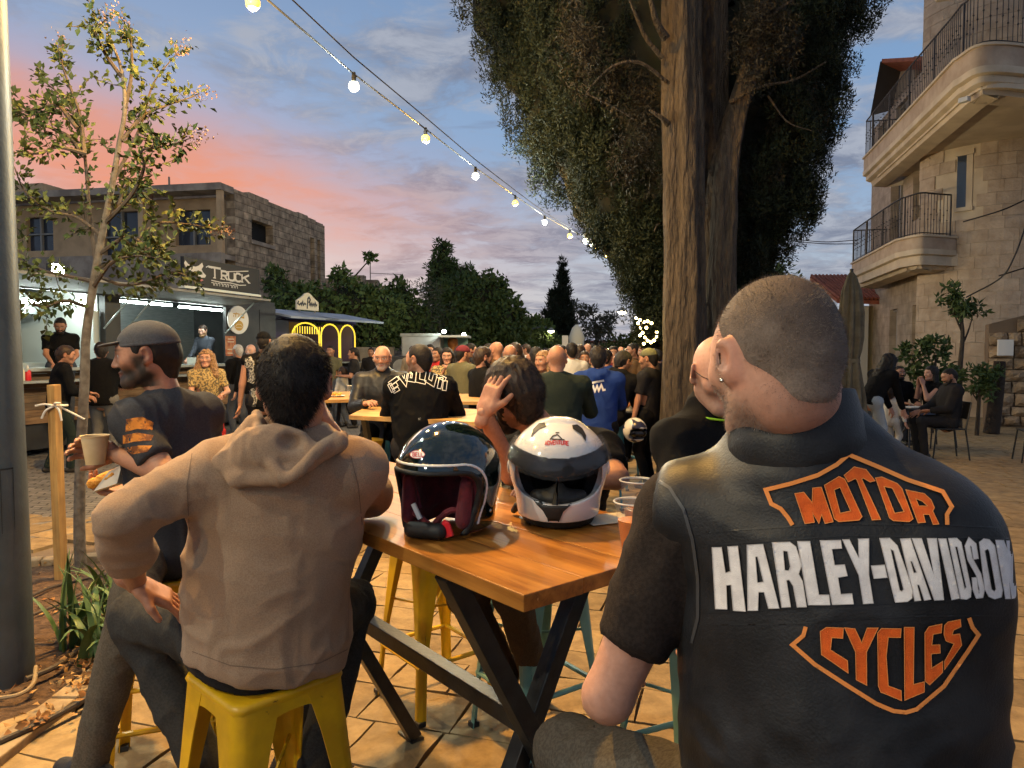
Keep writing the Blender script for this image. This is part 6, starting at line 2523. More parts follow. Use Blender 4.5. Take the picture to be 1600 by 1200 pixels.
def truck_one():
 root = empty('food_truck', TO, TRZ, "black and wood food truck with lit serving hatches and a bull sign", 'food truck')
 x0, x1 = -1.2, 6.5
 yb = 2.3
 zc = 1.36                                   # counter height
 xa, xb = tloc(163, 500)[0], tloc(187, 500)[0]
 xc = tloc(352, 500)[0]
 xe = tloc(404, 500)[0]
 zt = 2.56
 for nm, lo, hi, m_ in (('back_wall', (x0, yb - .06, .45), (x1, yb, 2.75), M_STEEL), ('floor', (x0, .03, .42), (x1, yb - .061, .48), M_TRUCKBLK), ('roof', (x0, .0, 2.66), (x1, yb, 2.76), M_TRUCKBLK),
       ('end_wall', (x0, 0.03, .481), (x0 + .06, yb - .061, 2.659), M_STEEL), ('end_wall', (x1 - .06, .03, .481), (x1, yb - .061, 2.659), M_TRUCKBLK),
       ('inner_wall', (xa + .1, .25, .481), (xa + .14, yb - .061, 2.659), M_WHITEPANEL),
       ('front_post', (xa, -.02, zc), (xb, .10, zt), M_TRUCKBLK), ('front_panel', (xc, -.02, zc), (xe, .06, zt), M_TRUCKBLK), ('front_panel', (xe + .02, -.02, .5), (x1, .06, 2.66), M_TRUCKBLK),
       ('header', (x0, -.025, zt + .003), (x1, .06, 2.655), M_TRUCKBLK), ('counter', (x0, -.28, zc - .05), (xe, .45, zc - .003), M_STEEL),
       ('skirt', (x0, .0, .10), (x1, .05, .498), M_TRUCKBLK)):
  mb = MB()
  mb.bbox(lo, hi)
  mb.build(nm, m_, root)
 for k, x in enumerate((.6, 5.4)):
  mb = MB()
  mb.lathe([(.05, -.11), (.33, -.11), (.36, -.07), (.36, .07), (.33, .11), (.05, .11)], 24)
  o = mb.build('wheel', RUBBER, root, smooth=True)
  o.location = (x, .35, .36)
  o.rotation_euler = (pi / 2, 0, 0)
 z = .50
 k = 0
 while z < zc - .06:
  mb = MB()
  mb.bbox((x0, -.045 - .004 * (k % 2), z), (xe, -.003, min(z + .105, zc - .055)))
  mb.build('plank', WOOD_DECK, root)
  z += .11
  k += 1
 zl = tloc(210, 590, -.35)[1]
 mb = MB()
 mb.bbox((x0, -.42, zl - .02), (tloc(165, 560, -.3)[0], -.05, zl + .02))
 mb.build('ledge', M_STEEL, root)
 mb = MB()
 mb.bbox((tloc(172, 560, -.3)[0], -.38, zl - .02), (xe, -.05, zl + .02))
 mb.build('ledge', M_STEEL, root)
 for a, b in ((x0, xa + .1), (xb - .05, xc + .1)):
  mb = MB()
  mb.add([(a, -.03, 2.58), (b, -.03, 2.58), (b, -1.05, 2.66), (a, -1.05, 2.66), (a, -.03, 2.62), (b, -.03, 2.62), (b, -1.05, 2.70), (a, -1.05, 2.70)], [[0, 1, 2, 3], [7, 6, 5, 4], [0, 4, 5, 1], [1, 5, 6, 2], [2, 6, 7, 3], [3, 7, 4, 0]])
  mb.build('hatch', M_AWN, root)
  for x in (a + .15, b - .15):
   mb = MB()
   mb.tube([(x, -.04, 2.0), (x, -.75, 2.62)], .014, 6)
   mb.build('hatch_strut', M_STEEL, root)
 for pa, pb, yy in (((30, 471), (132, 474), .5), ((188, 470), (229, 474), .35), ((235, 474), (268, 477), .35), ((280, 479), (346, 485), .3)):
  a, b = tloc(*pa, yy), tloc(*pb, yy)
  mb = MB()
  mb.tube([(a[0], yy, a[1]), (b[0], yy, b[1])], .022, 8)
  mb.build('light_tube', TUBE_W, root, smooth=True)
 for nm, lo, hi, m_ in (('shelf', (x0 + .1, 1.9, 1.75), (xa, 2.2, 1.78), M_STEEL), ('shelf', (xa + .3, 1.9, 1.9), (xc, 2.2, 1.93), M_STEEL), ('grill', (x0 + .1, .8, .5), (xa - .3, 1.4, zc + .06), M_STEEL), ('work_top', (xa + .4, .9, .5), (xc, 1.5, zc), M_TRUCKBLK),
       ('fridge', (xa + .25, 1.55, .5), (xa + 1.4, 2.15, 2.2), M('fridge_green', (.10, .14, .12), .4)), ('box', (xc - .75, .10, zc), (xc - .25, .35, zc + .13), M_WHITEPANEL), ('order_list', (xa - .13, .10, 1.75), (xa - .02, .112, 2.30), M_WHITEPANEL), ('extractor', (x0 + .3, 1.2, 2.25), (xa - .2, 2.0, 2.6), M_STEEL)):
  mb = MB()
  mb.bbox(lo, hi)
  mb.build(nm, m_, root)
 for i in range(7):
  mb = MB()
  x = x0 + .4 + i * .33
  mb.lathe([(.05, 0), (.055, .02), (.055, .14), (.03, .17), (.03, .20)], 10, (x, 2.05, 1.781))
  mb.build('jar', (M_WHITEPANEL, M_GOLD, RED_TAB)[i % 3], root, smooth=True)
 a = tloc(371, 500, -.03)
 w = abs(tloc(387, 500, -.03)[0] - tloc(355, 500, -.03)[0]) / 2
 hz = abs(tloc(371, 478, -.03)[1] - tloc(371, 522, -.03)[1]) / 2
 mb = MB()
 mb.prism([V3(a[0] + w * cos(t), -.03, a[1] + hz * sin(t)) for t in np.linspace(0, 2 * pi, 36, endpoint=False)], (0, 0, 0), (0, -.03, 0))
 sg = mb.build('oval_sign', WHITE_TRIM, root)
 s = hz / 22
 heb = [[[(4.2, 9), (9, 9), (9, 4), (9.6, 4), (4, 4)]], [[(1.6, 9), (2.4, 8.6), (2.4, 4)]], [[(-3.6, 11), (-3.6, 9), (.4, 9), (.4, 7), (-1.6, 4)]], [[(-9.6, 9), (-5.2, 9), (-5.2, 4)], [(-9, 7.2), (-9, 4)]]]
 lines = [[(x * s * .95 * w / hz * 1.3, z_ * s * 1.05) for x, z_ in ln] for g_ in heb for ln in g_]
 print_strokes('lettering', lines, 1.4 * s, (a[0], -.062, a[1]), (1, 0, 0), (0, 0, 1), M_GOLD, sg, .003)
 mb = MB()
 mb.prism([V3(a[0] + w * .42 * cos(t), -.0655, a[1] - hz * .40 + hz * .36 * sin(t)) for t in np.linspace(0, 2 * pi, 24, endpoint=False)], (0, 0, 0), (0, -.003, 0))
 mb.build('emblem', M_GOLD, sg)
 print_strokes('emblem_line', [[(-.35 * w, -.02), (-.2 * w, .1 * hz), (0, .13 * hz), (.2 * w, .1 * hz), (.35 * w, -.02)], [(-.3 * w, -.12 * hz), (.3 * w, -.12 * hz)]], .6 * s, (a[0], -.069, a[1] - hz * .42), (1, 0, 0), (0, 0, 1), WHITE_TRIM, sg, .002)
 a, b = tloc(352, 525, -.03), tloc(368, 556, -.03)
 mb = MB()
 mb.bbox((a[0], -.045, b[1]), (b[0], -.03, a[1]))
 ps = mb.build('menu_poster', M('poster_red', (.34, .09, .045), .6, col2=(.50, .22, .10), ns=14), root)
 print_strokes('poster_text', [[(.04, .06), (.26, .06)], [(.04, .14), (.22, .14)], [(.06, .36), (.25, .36)], [(.05, .30), (.26, .30)]], .018, (a[0], -.045, b[1]), (1, 0, 0), (0, 0, 1), M_CREAM, ps, .003)
 c0, c1 = tloc(286, 404, -.5), tloc(404, 418, -.5)
 zb0, zb1 = tloc(286, 446, -.5)[1], tloc(404, 460, -.5)[1]
 zlo, zhi = (zb0 + zb1) / 2, (c0[1] + c1[1]) / 2
 mb = MB()
 mb.bbox((c0[0], -.52, zlo), (c1[0], -.44, zhi))
 sg = mb.build('roof_sign', M('sign_black', (.014, .013, .012), .5), root)
 mb = MB()
 mb.bbox((c0[0] - .02, -.54, zlo - .05), (c1[0] + .02, -.40, zlo - .003))
 mb.build('sign_ledge', M_WHITEPANEL, root)
 for x in (c0[0] + .2, c1[0] - .2):
  mb = MB()
  mb.tube([(x, -.42, 2.66), (x, -.42, zhi - .1)], .02, 6)
  mb.build('sign_post', M_TRUCKBLK, root)
 W, Hh = c1[0] - c0[0], zhi - zlo
 ox, oz = c0[0], zlo
 U = lambda px: tloc(px, 440, -.522)[0] - ox
 x_ = [U(p_) for p_ in (334, 350, 364, 374, 384, 396)]
 lines = []
 for ch, xa_, xb_, sc_ in (('T', U(326), U(345), 1.25), ('R', U(346), U(355), 1.), ('U', U(357), U(366), 1.), ('C', U(368), U(376), 1.), ('K', U(378), U(389), 1.)):
  for ln in GLYPH[ch]:
   lines.append([(xa_ + q[0] * (xb_ - xa_), Hh * .40 + q[1] * Hh * .30 * sc_) for q in ln])
 print_strokes('lettering', lines, Hh * .075, (ox, -.522, oz), (1, 0, 0), (0, 0, 1), M_SILVER, sg, .004)
 ser = []
 for xx in (U(346), U(349), U(355), U(357), U(366), U(378), U(389), U(335)):
  ser.append([(xx - W * .018, Hh * .40), (xx + W * .018, Hh * .40)])
 ser += [[(U(322), Hh * .74), (U(326), Hh * .80), (U(331), Hh * .74)], [(U(345), Hh * .66), (U(388), Hh * .86)], [(U(330), Hh * .30), (U(345), Hh * .27), (U(360), Hh * .30), (U(374), Hh * .26), (U(384), Hh * .30)]]
 print_strokes('lettering_flourish', ser, Hh * .035, (ox, -.522, oz), (1, 0, 0), (0, 0, 1), M_SILVER, sg, .005)
 sub = []
 for i in range(9):
  xx = U(330) + (U(372) - U(330)) * i / 9
  ww = (U(372) - U(330)) / 13
  sub += [[(xx, Hh * .22), (xx + ww, Hh * .22)], [(xx + ww, Hh * .22), (xx + ww * (.7 if i % 2 else 1), Hh * .12)]] + ([[(xx, Hh * .2), (xx, Hh * .12)]] if i % 3 else [])
 print_strokes('subtitle', sub, Hh * .028, (ox, -.522, oz), (1, 0, 0), (0, 0, 1), M_SILVER, sg, .004)
 bull = [(291, .62), (288, .76), (290, .86), (294, .76), (299, .70), (306, .70), (311, .76), (316, .88), (318, .76), (315, .64), (317, .55), (322, .44), (320, .36), (312, .34), (308, .42), (302, .50), (295, .56)]
 v, f = tri_poly([np.array((U(a_), b_ * Hh)) for a_, b_ in bull])
 me = bpy.data.meshes.new('bull_drawing')
 me.from_pydata([(ox + q[0], -.526, oz + q[1]) for q in v], [], f)
 obj('bull_drawing', me, M_SILVER, sg)
 print_strokes('rose_drawing', [[(U(308), .26 * Hh), (U(312), .32 * Hh), (U(316), .26 * Hh), (U(312), .22 * Hh), (U(309), .27 * Hh)]], Hh * .05, (ox, -.524, oz), (1, 0, 0), (0, 0, 1), M('rose_print', (.45, .16, .16), .6), sg, .004)
 a = tloc(85, 422, -.4)
 mb = MB()
 mb.box((a[0], -.42, a[1]), (.11, .05, .09))
 fl = mb.build('flood_light', M_TRUCKBLK, root)
 mb = MB()
 mb.box((a[0], -.475, a[1]), (.10, .004, .085))
 mb.build('flood_light_lens', emis('flood', (.92, 1., .90), 420.), fl)
 mb = MB()
 mb.tube([(a[0], -.38, a[1]), (a[0], -.2, 2.76)], .02, 6)
 mb.build('flood_bracket', M_TRUCKBLK, fl)
 return root, zc, zl
TRUCK, ZC, ZL = truck_one()
def tw(x, y, z=0.):
 n = V3(-TD[1], TD[0], 0)
 return TO + TD * x + n * y + V3(0, 0, z)
p = tw(tloc(43, 570, -.25)[0], -.25, ZL + .021)
root = empty('sauce_bottle', p, 0, "red sauce bottle on the truck's left ledge", 'bottle')
mb = MB()
mb.lathe([(.04, 0), (.042, .02), (.042, .14), (.022, .17)], 14)
mb.build('bottle_body', RED_TAB, root, smooth=True)
mb = MB()
mb.lathe([(.022, .171), (.02, .19), (.006, .23)], 12)
mb.build('nozzle', WHITE_TRIM, root, smooth=True)
p = tw(tloc(33, 570, -.25)[0], -.25, ZL + .021)
root = empty('sauce_bottle', p, 0, "pale sauce bottle left of the red one on the ledge", 'bottle')
mb = MB()
mb.lathe([(.045, 0), (.045, .15), (.022, .18)], 14)
mb.build('bottle_body', M_CREAM, root, smooth=True)
mb = MB()
mb.lathe([(.022, .181), (.006, .23)], 12)
mb.build('nozzle', RED_TAB, root, smooth=True)
for px, lab in ((203, "white foil tray on the middle of the truck ledge"), (345, "small white tray on the right end of the truck ledge")):
 p = tw(tloc(px, 588, -.22)[0], -.22, ZL + .021)
 mb = MB()
 mb.lathe([(.06, 0), (.09, .03), (.085, .03), (.055, .004)], 14, cap=False)
 mb.lathe([(.001, .005), (.06, .004)], 14, cap=False)
 o = mb.build('foil_tray', M_WHITEPANEL, None, p, smooth=True)
 tag(o, lab, 'tray', 'trays on the truck ledge')
# -- coffee van
def coffee_van():
 O = at(402, 545, 17.6)
 O = V3(O[0], O[1], 0)
 D = nrm(V3(.40, .92, 0))
 root = empty('coffee_van', O, math.atan2(D[1], D[0]), "dark vintage coffee van with yellow lit arches and a cream roof sign", 'food truck')
 L = lambda px, py, y=0.: tloc(px, py, y, O, D)
 xw = L(452, 540)[0]
 xe = L(556, 540)[0]
 zt = L(470, 503)[1]
 for nm, lo, hi, m_ in (('body_panel', (0, 0, .35), (xw, .08, zt + .25), M_PURPLE), ('floor', (0, .081, .3), (xe, 2.2, .36), M_TRUCKBLK), ('back_wall', (0, 2.12, .361), (xe, 2.2, zt + .2), M('van_back', (.20, .13, .04), .6)), ('end_wall', (xe - .07, .081, .361), (xe, 2.119, zt), M_PURPLE),
       ('lower_panel', (xw + .003, 0, .35), (xe, .08, 1.28), M_TRUCKBLK), ('counter', (xw, -.3, 1.283), (xe, .1, 1.32), M_STEEL)):
  mb = MB()
  mb.bbox(lo, hi)
  mb.build(nm, m_, root)
 mb = MB()
 prof = [(y, zt + .02 + .35 * sqrt(max(0, 1 - ((y - 1.1) / 1.15) ** 2))) for y in np.linspace(-.04, 2.24, 13)]
 vs = [(x, y, z) for x in (0, xe) for y, z in prof] + [(x, y, z - .05) for x in (0, xe) for y, z in prof]
 k = len(prof)
 fs = [[i, i + 1, k + i + 1, k + i] for i in range(k - 1)] + [[2 * k + k + i, 2 * k + k + i + 1, 2 * k + i + 1, 2 * k + i] for i in range(k - 1)]
 mb.add(vs, fs)
 mb.build('roof', M_PURPLE, root, smooth=True)
 for a, b in ((L(455, 540)[0], L(497, 540)[0]), (L(500, 540)[0], L(528, 540)[0]), (L(530, 540)[0], xe - .1)):
  c, w = (a + b) / 2, (b - a) / 2
  mb = MB()
  mb.tube([(a, -.04, 1.4)] + [(c - w * cos(t), -.04, zt - .35 + .33 * sin(t)) for t in np.linspace(0, pi, 11)] + [(b, -.04, 1.4)], .022, 6)
  mb.build('lit_arch', LED_Y, root, smooth=True)
 mb = MB()
 a, b = L(456, 508), L(498, 512)
 for i in range(12):
  mb2 = MB()
  x = a[0] + (b[0] - a[0]) * i / 11
  mb2.tube([(x, -.10, a[1] - .02), (x, -.10, a[1] - .22)], .012, 5)
  mb2.build('led_strip', LED_Y, root)
 for pa, pb, m_ in (((398, 495), (470, 512), M('awning_blue', (.30, .36, .46), .7, col2=(.22, .27, .36), ns=3)), ((455, 498), (545, 520), M('awning_blue', (.3, .36, .46)))):
  a, b = L(*pa, -.2), L(*pb, -1.3)
  x0_, x1_ = a[0], L(pb[0], 515, -.2)[0]
  mb = MB()
  z0 = zt + .12
  mb.add([(x0_, -.03, z0 + .12), (x1_, -.03, z0 + .12), (x1_ + .15, -1.3, z0 - .12), (x0_, -1.3, z0 - .12), (x0_, -.03, z0 + .17), (x1_, -.03, z0 + .17), (x1_ + .15, -1.3, z0 - .07), (x0_, -1.3, z0 - .07)], [[0, 1, 2, 3], [7, 6, 5, 4], [0, 4, 5, 1], [1, 5, 6, 2], [2, 6, 7, 3], [3, 7, 4, 0]])
  mb.build('awning', m_, root)
 a, b = L(464, 462, -.3), L(498, 486, -.3)
 cx, w = (a[0] + b[0]) / 2, (b[0] - a[0]) / 2
 z0, z1 = b[1], a[1]
 pts = [(cx - w, z0), (cx + w, z0), (cx + w, z1 - .12), (cx + w * .75, z1 - .06), (cx + w * .5, z1), (cx + w * .2, z1 + .09), (cx, z1 + .11), (cx - w * .2, z1 + .09), (cx - w * .5, z1), (cx - w * .75, z1 - .06), (cx - w, z1 - .12)]
 mb = MB()
 mb.prism([V3(x, -.3, z) for x, z in pts], (0, 0, 0), (0, .05, 0))
 sg = mb.build('roof_sign', M_CREAM, root)
 hh = z1 - z0
 lines = [[(-.10 * w, .1 * hh), (-.02 * w, .85 * hh), (.10 * w, .98 * hh), (.20 * w, .78 * hh), (.05 * w, .55 * hh)], [(-.85 * w, .62 * hh), (-.95 * w, .45 * hh), (-.8 * w, .35 * hh), (-.65 * w, .48 * hh), (-.6 * w, .35 * hh), (-.5 * w, .6 * hh), (-.45 * w, .35 * hh), (-.3 * w, .5 * hh), (-.2 * w, .38 * hh)],
    [(.12 * w, .35 * hh), (.18 * w, .55 * hh), (.26 * w, .35 * hh), (.34 * w, .55 * hh), (.42 * w, .36 * hh), (.5 * w, .5 * hh), (.58 * w, .36 * hh), (.66 * w, .6 * hh), (.72 * w, .36 * hh), (.85 * w, .5 * hh)]]
 print_strokes('lettering', lines, .045, (cx, -.3, z0), (1, 0, 0), (0, 0, 1), BLACK_PRINT, sg, .004)
 for x in (cx - w * .7, cx + w * .7):
  mb = MB()
  mb.tube([(x, -.27, zt + .2), (x, -.27, z0)], .025, 6)
  mb.build('sign_post', M_AWN, root)
 mb = MB()
 mb.lathe([(.02, 2.25), (.22, 2.2), (.26, 2.05), (.10, 1.9), (.08, 1.33)], 18, (L(470, 540)[0], .9, 0))
 mb.build('copper_lamp', M('copper', (.75, .5, .15), .25, metal=1.), root, smooth=True)
 mb = MB()
 mb.bbox((L(500, 540)[0], .7, 1.3), (L(520, 540)[0], 1.3, 1.75))
 mb.build('coffee_machine', M_STEEL, root, bevel=.03)
 ld = bpy.data.lights.new('van_lamp', 'POINT')
 ld.energy = 60
 ld.color = (1., .72, .25)
 ld.shadow_soft_size = .12
 lo_ = bpy.data.objects.new('van_lamp', ld)
 COL.objects.link(lo_)
 lo_.parent = root
 lo_.location = (L(480, 540)[0], 1.0, zt - .1)
 for x in (.7, xe - .8):
  mb = MB()
  mb.lathe([(.05, -.09), (.28, -.09), (.30, -.05), (.30, .05), (.28, .09), (.05, .09)], 20)
  o = mb.build('wheel', RUBBER, root, smooth=True)
  o.location = (x, .25, .30)
  o.rotation_euler = (pi / 2, 0, 0)
coffee_van()
# -- pale trailer with a lit stall end
def trailer():
 d = 21.
 a, b = at(627, 522, d), at(688, 575, d)
 O = V3(a[0], a[1], 0)
 root = empty('pale_trailer', O, 0, "pale grey box trailer with a lit kebab counter at its right end", 'trailer')
 w = b[0] - a[0]
 zt = a[2]
 mb = MB()
 mb.bbox((0, 0, .45), (w, 2.2, zt))
 mb.build('box', M('trailer_grey', (.30, .30, .30), .5, col2=(.24, .24, .24), ns=2), root, bevel=.04)
 mb = MB()
 mb.bbox((-.03, -.03, zt - .07), (w + .03, -.003, zt + .02))
 mb.build('trim', M_AWN, root)
 w2 = at(727, 550, d)[0] - O[0]
 for nm, lo, hi, m_ in (('stall_back', (w + .003, 1.2, .45), (w2, 1.3, zt - .05), M('stall_green', (.25, .42, .34), .6)), ('stall_roof', (w + .003, -.4, zt - .10), (w2 + .1, 1.3, zt - .04), M_WHITEPANEL), ('stall_counter', (w + .003, .0, .45), (w2, .5, 1.25), M_WHITEPANEL)):
  mb = MB()
  mb.bbox(lo, hi)
  mb.build(nm, m_, root)
 mb = MB()
 q = at(705, 540, d) - O
 mb.lathe([(.03, q[2] - .28), (.10, q[2] - .2), (.16, q[2] + .05), (.15, q[2] + .2), (.05, q[2] + .26)], 14, (q[0], .6, 0))
 mb.build('kebab_spit', M('kebab', (.45, .16, .03), .6, col2=(.30, .09, .02), ns=12), root, smooth=True)
 for px, py in ((694, 518), (725, 523)):
  q = at(px, py, d - .3) - O
  mb = MB()
  mb.sphere(q, .055, 10, 6)
  mb.build('lamp', LED_G_, root, smooth=True)
 for x in (.6, w - .5):
  mb = MB()
  mb.lathe([(.05, -.09), (.28, -.09), (.30, 0), (.28, .09), (.05, .09)], 18)
  o = mb.build('wheel', RUBBER, root, smooth=True)
  o.location = (x, .1, .30)
  o.rotation_euler = (pi / 2, 0, 0)
LED_G_ = emis('stall_lamp', (.85, 1., .85), 260.)
trailer()
p = at(625, 560, 19.)
root = empty('generator_box', (p[0], p[1], 0), 0, "dark grey generator box left of the pale trailer", 'generator')
mb = MB()
mb.bbox((-.35, 0, .05), (.35, .6, 1.5))
mb.build('case', M_TRUCKBLK, root, bevel=.03)
mb = MB()
mb.lathe([(.02, 0), (.19, 0), (.21, .02), (.21, .04)], 18)
o = mb.build('fan_grille', M_AWN, root, smooth=True)
o.location = (0.02, -.003, 1.2)
o.rotation_euler = (pi / 2, 0, 0)
p = at(570, 560, 22.)
root = empty('low_wall', (p[0], p[1], 0), 0, "low pale wall with a poster between coffee van and trailer", 'wall')
mb = MB()
mb.bbox((-.6, 0, 0), (.9, .2, 1.75))
mb.build('wall', M('low_wall_pale', (.36, .31, .25), .85, col2=(.28, .24, .19), ns=3), root)
# -- string lights
WARM, COOL = (1.0, .60, .16), (.95, 1.0, .84)
FILA = {WARM: emis('filament_warm', (1.0, .78, .30), 4.), COOL: emis('filament_cool', (.95, 1., .9), 9.)}
GLOBE = {WARM: M('globe_warm', (.9, .7, .3), .3, emit=(1.0, .58, .04), es=.75, alpha=.95), COOL: M('globe_cool', (.9, .9, .85), .3, emit=(.78, .95, .80), es=.80, alpha=.75)}
CABLE = M('cable', (.02, .02, .022), .6)
SOCKET = M('socket', (.03, .03, .03), .5)
def bulb(p, label, col, r=.050, group='string light bulbs', watt=135.):
 root = empty('string_bulb', p, 0, label, 'bulb', group)
 for nm, rr, m_ in (('globe', r, GLOBE[col]), ('filament', .022, FILA[col])):
  bm = bmesh.new()
  bmesh.ops.create_icosphere(bm, subdivisions=3 if nm == 'globe' else 1, radius=rr)
  me = bpy.data.meshes.new(nm)
  bm.to_mesh(me)
  bm.free()
  obj(nm, me, m_, root, smooth=True)
 mb = MB()
 mb.lathe([(.018, r * .9), (.022, r + .03), (.016, r + .075)], 10)
 mb.build('socket', SOCKET, root, smooth=True)
 ld = bpy.data.lights.new('bulb_light', 'POINT')
 ld.energy = watt
 ld.color = col
 ld.shadow_soft_size = .012
 lo_ = bpy.data.objects.new('bulb_light', ld)
 COL.objects.link(lo_)
 lo_.parent = root
 lo_.location = (0, 0, -r - .014)
bl = [(395, 5), (553, 135), (665, 217), (743, 275), (805, 317), (851, 347), (890, 368), (925, 381), (945, 390)]
ZB = 4.0
pts = [gnd(x, y, ZB) for x, y in bl]
step = (pts[3] - pts[0]) / 3
ordn = ['first', 'second', 'third', 'fourth', 'fifth', 'sixth', 'seventh', 'eighth', 'ninth']
for i, p in enumerate(pts):
 bulb(p, ("warm yellow" if i % 2 == 0 else "cool white") + f" string bulb, {ordn[i]} along the cable from the upper left", WARM if i % 2 == 0 else COOL)
back = [pts[0] - step * (k + 1) for k in range(5)]
for k, p in enumerate(back):
 bulb(p, f"string bulb overhead on the near run of the cable, {ordn[k]} before the frame edge", WARM if k % 2 else COOL)
allp = back[::-1] + pts + [pts[-1] + (pts[-1] - pts[-2]) * 3]
for wire, r_, lab in ((0, .008, "black cable carrying the string bulbs"), (1, .006, "thin steel wire above the bulb cable")):
 mb = MB()
 q = [p + (0, 0, .11 + wire * (.035 + .012 * max(0., 16 - p[1]))) for p in allp]
 mb.tube(q, r_, 6)
 o = mb.build('light_cable', CABLE, None, smooth=True)
 tag(o, lab, 'cable')
for k, (x, y, dd) in enumerate(((915, 376, 15.2), (932, 386, 16.4), (940, 381, 16.6), (951, 384, 16.9), (957, 391, 17.2), (948, 398, 17.0), (960, 399, 17.4))):
 bulb(at(x, y, dd), f"bulb of the bright cluster where the string meets the crown, {ordn[k]} from the left", WARM if k % 2 else COOL, .062, 'bulb cluster by the crown', 25.)
root = empty('lamp_garland', at(1012, 520, 8.2), 0, "bright loop of small warm fairy lamps left of the big trunk", 'fairy lights')
o3 = at(1012, 520, 8.2)
gl = [(994, 497), (1000, 500), (1006, 503), (1001, 512), (1004, 520), (1008, 527), (1012, 532), (1017, 535), (1022, 532), (1025, 526), (1026, 519), (1012, 502), (1018, 505), (997, 505), (1010, 512), (1000, 524), (1006, 537)]
FAIRY = emis('fairy_lamp', (1., .74, .22), 30.)
for x, y in gl:
 mb = MB()
 mb.sphere(at(x, y, 8.2 + .15 * sin(x)) - o3, .016, 8, 6)
 mb.build('lamp', FAIRY, root, smooth=True)
mb = MB()
mb.tube([at(x, y - 3, 8.2) - o3 for x, y in gl[:11]], .008, 5)
mb.build('wire', CABLE, root)
def street_lamp(px, py, d, side, label, on=8.):
 p = at(px, py, d)
 root = empty('street_lamp', (p[0] + side * 1.0, p[1], 0), 0, label, 'street lamp', 'street lamps')
 mb = MB()
 mb.tube(catmull([(0, 0, 0), (0, 0, p[2] * .9), (-side * .2, 0, p[2] + .12), (-side * .8, 0, p[2] + .15)], 8), .05, 8)
 mb.build('post', M_POLE, root, smooth=True)
 mb = MB()
 mb.lathe([(.02, .16), (.08, .12), (.20, .02), (.20, 0)], 16, (-side * 1.0, 0, p[2]))
 mb.build('shade', M_AWN, root, smooth=True)
 mb = MB()
 mb.sphere((-side * 1.0, 0, p[2] - .01), .13, 12, 8, (1, 1, .6))
 mb.build('lamp_glass', emis('street_lamp_glass', (1., .86, .55), 60.), root, smooth=True)
street_lamp(972, 487, 24, 1, "curved street lamp lit in front of the sky left of the big trunk")
street_lamp(861, 517, 34, -1, "small distant street lamp at the far cypress's foot")
p = at(953, 548, 26)
root = empty('warm_lamp', p, 0, "round glowing yellow lamp above the far crowd", 'lamp')
mb = MB()
mb.sphere((0, 0, 0), .10, 12, 8)
mb.build('globe', emis('warm_globe', (1., .60, .12), 120.), root, smooth=True)
mb = MB()
mb.tube([(0, .02, -.1), (0, .02, -p[2])], .03, 6)
mb.build('post', M_AWN, root)
mb = MB()
post = bpy.data.objects['lamp_post']
mb.tube(catmull([(0, 0, 7.95), (.05, .15, 8.25), (.25, .9, 8.4), (.5, 1.7, 8.4)], 6), .05, 8)
mb.build('arm', M_POLE, post, smooth=True)
mb = MB()
mb.bbox((.36, 1.55, 8.30), (.66, 2.25, 8.42))
mb.build('lamp_head', M_POLE, post, bevel=.03)
mb = MB()
mb.bbox((.41, 1.62, 8.280), (.61, 2.18, 8.297))
mb.build('lamp_panel', emis('sodium_panel', (1.0, .53, .11), 2600.), post)
for lo_, hi_ in (((.38, 1.58, 8.17), (.395, 2.22, 8.299)), ((.625, 1.58, 8.17), (.64, 2.22, 8.299)), ((.38, 1.565, 8.17), (.64, 1.579, 8.299)), ((.38, 2.221, 8.17), (.64, 2.235, 8.299))):
 mb = MB()
 mb.bbox(lo_, hi_)
 mb.build('lamp_skirt', M_POLE, post)  # unseen plates added round the panel to narrow its light
for pts, lab in (([(1240, 374, 20), (1290, 378, 20.5), (1340, 375, 21)], "upper overhead wire between the crown and the balconies"), ([(1240, 377, 20), (1290, 381, 20.5), (1340, 381, 21)], "lower overhead wire between the crown and the balconies")):
 mb = MB()
 mb.tube(catmull([at(*p) for p in pts], 6), .012, 5)
 tag(mb.build('overhead_wire', CABLE, None), lab, 'wire')
# -- the five people round the near table
def rel(J, loc):
 o = V3(loc[0], loc[1], 0)
 for k, v in J.items():
  if isinstance(v, np.ndarray) and v.shape == (3,):
   J[k] = v - o
 return J
def head_frame(f, nod=0., roll=0.):
 H = frame(f)
 return H @ rot((1, 0, 0), -nod) @ rot((0, 1, 0), roll)
def strands(name, vq, Hm, hc, n, L, W, mat, parent, comb=(0, -.3, .35), jit=.5, keep=None, seed=1, wh=1.6):
 rng = np.random.default_rng(seed)
 v, q = vq
 P, N = sample_surface(v, q, n, rng)
 if keep is not None:
  m = keep(P)
  P, N = P[m], N[m]
 D = N * .8 + np.array(comb) + rng.normal(size=P.shape) * jit * .5
 whirl = np.stack([vnoise(P, 30) - .5, vnoise(P + 5, 30) - .5, vnoise(P + 9, 30) - .5], -1)
 D = D + whirl * wh
 D /= np.linalg.norm(D, axis=1, keepdims=True)
 V, F = blades(P - N * .002, D, L * (.5 + rng.random(len(P))), W, .3, rng)
 o = finish(name, V @ Hm.T + hc, F, mat, parent)
 tag(o, kind='stuff')
 return o
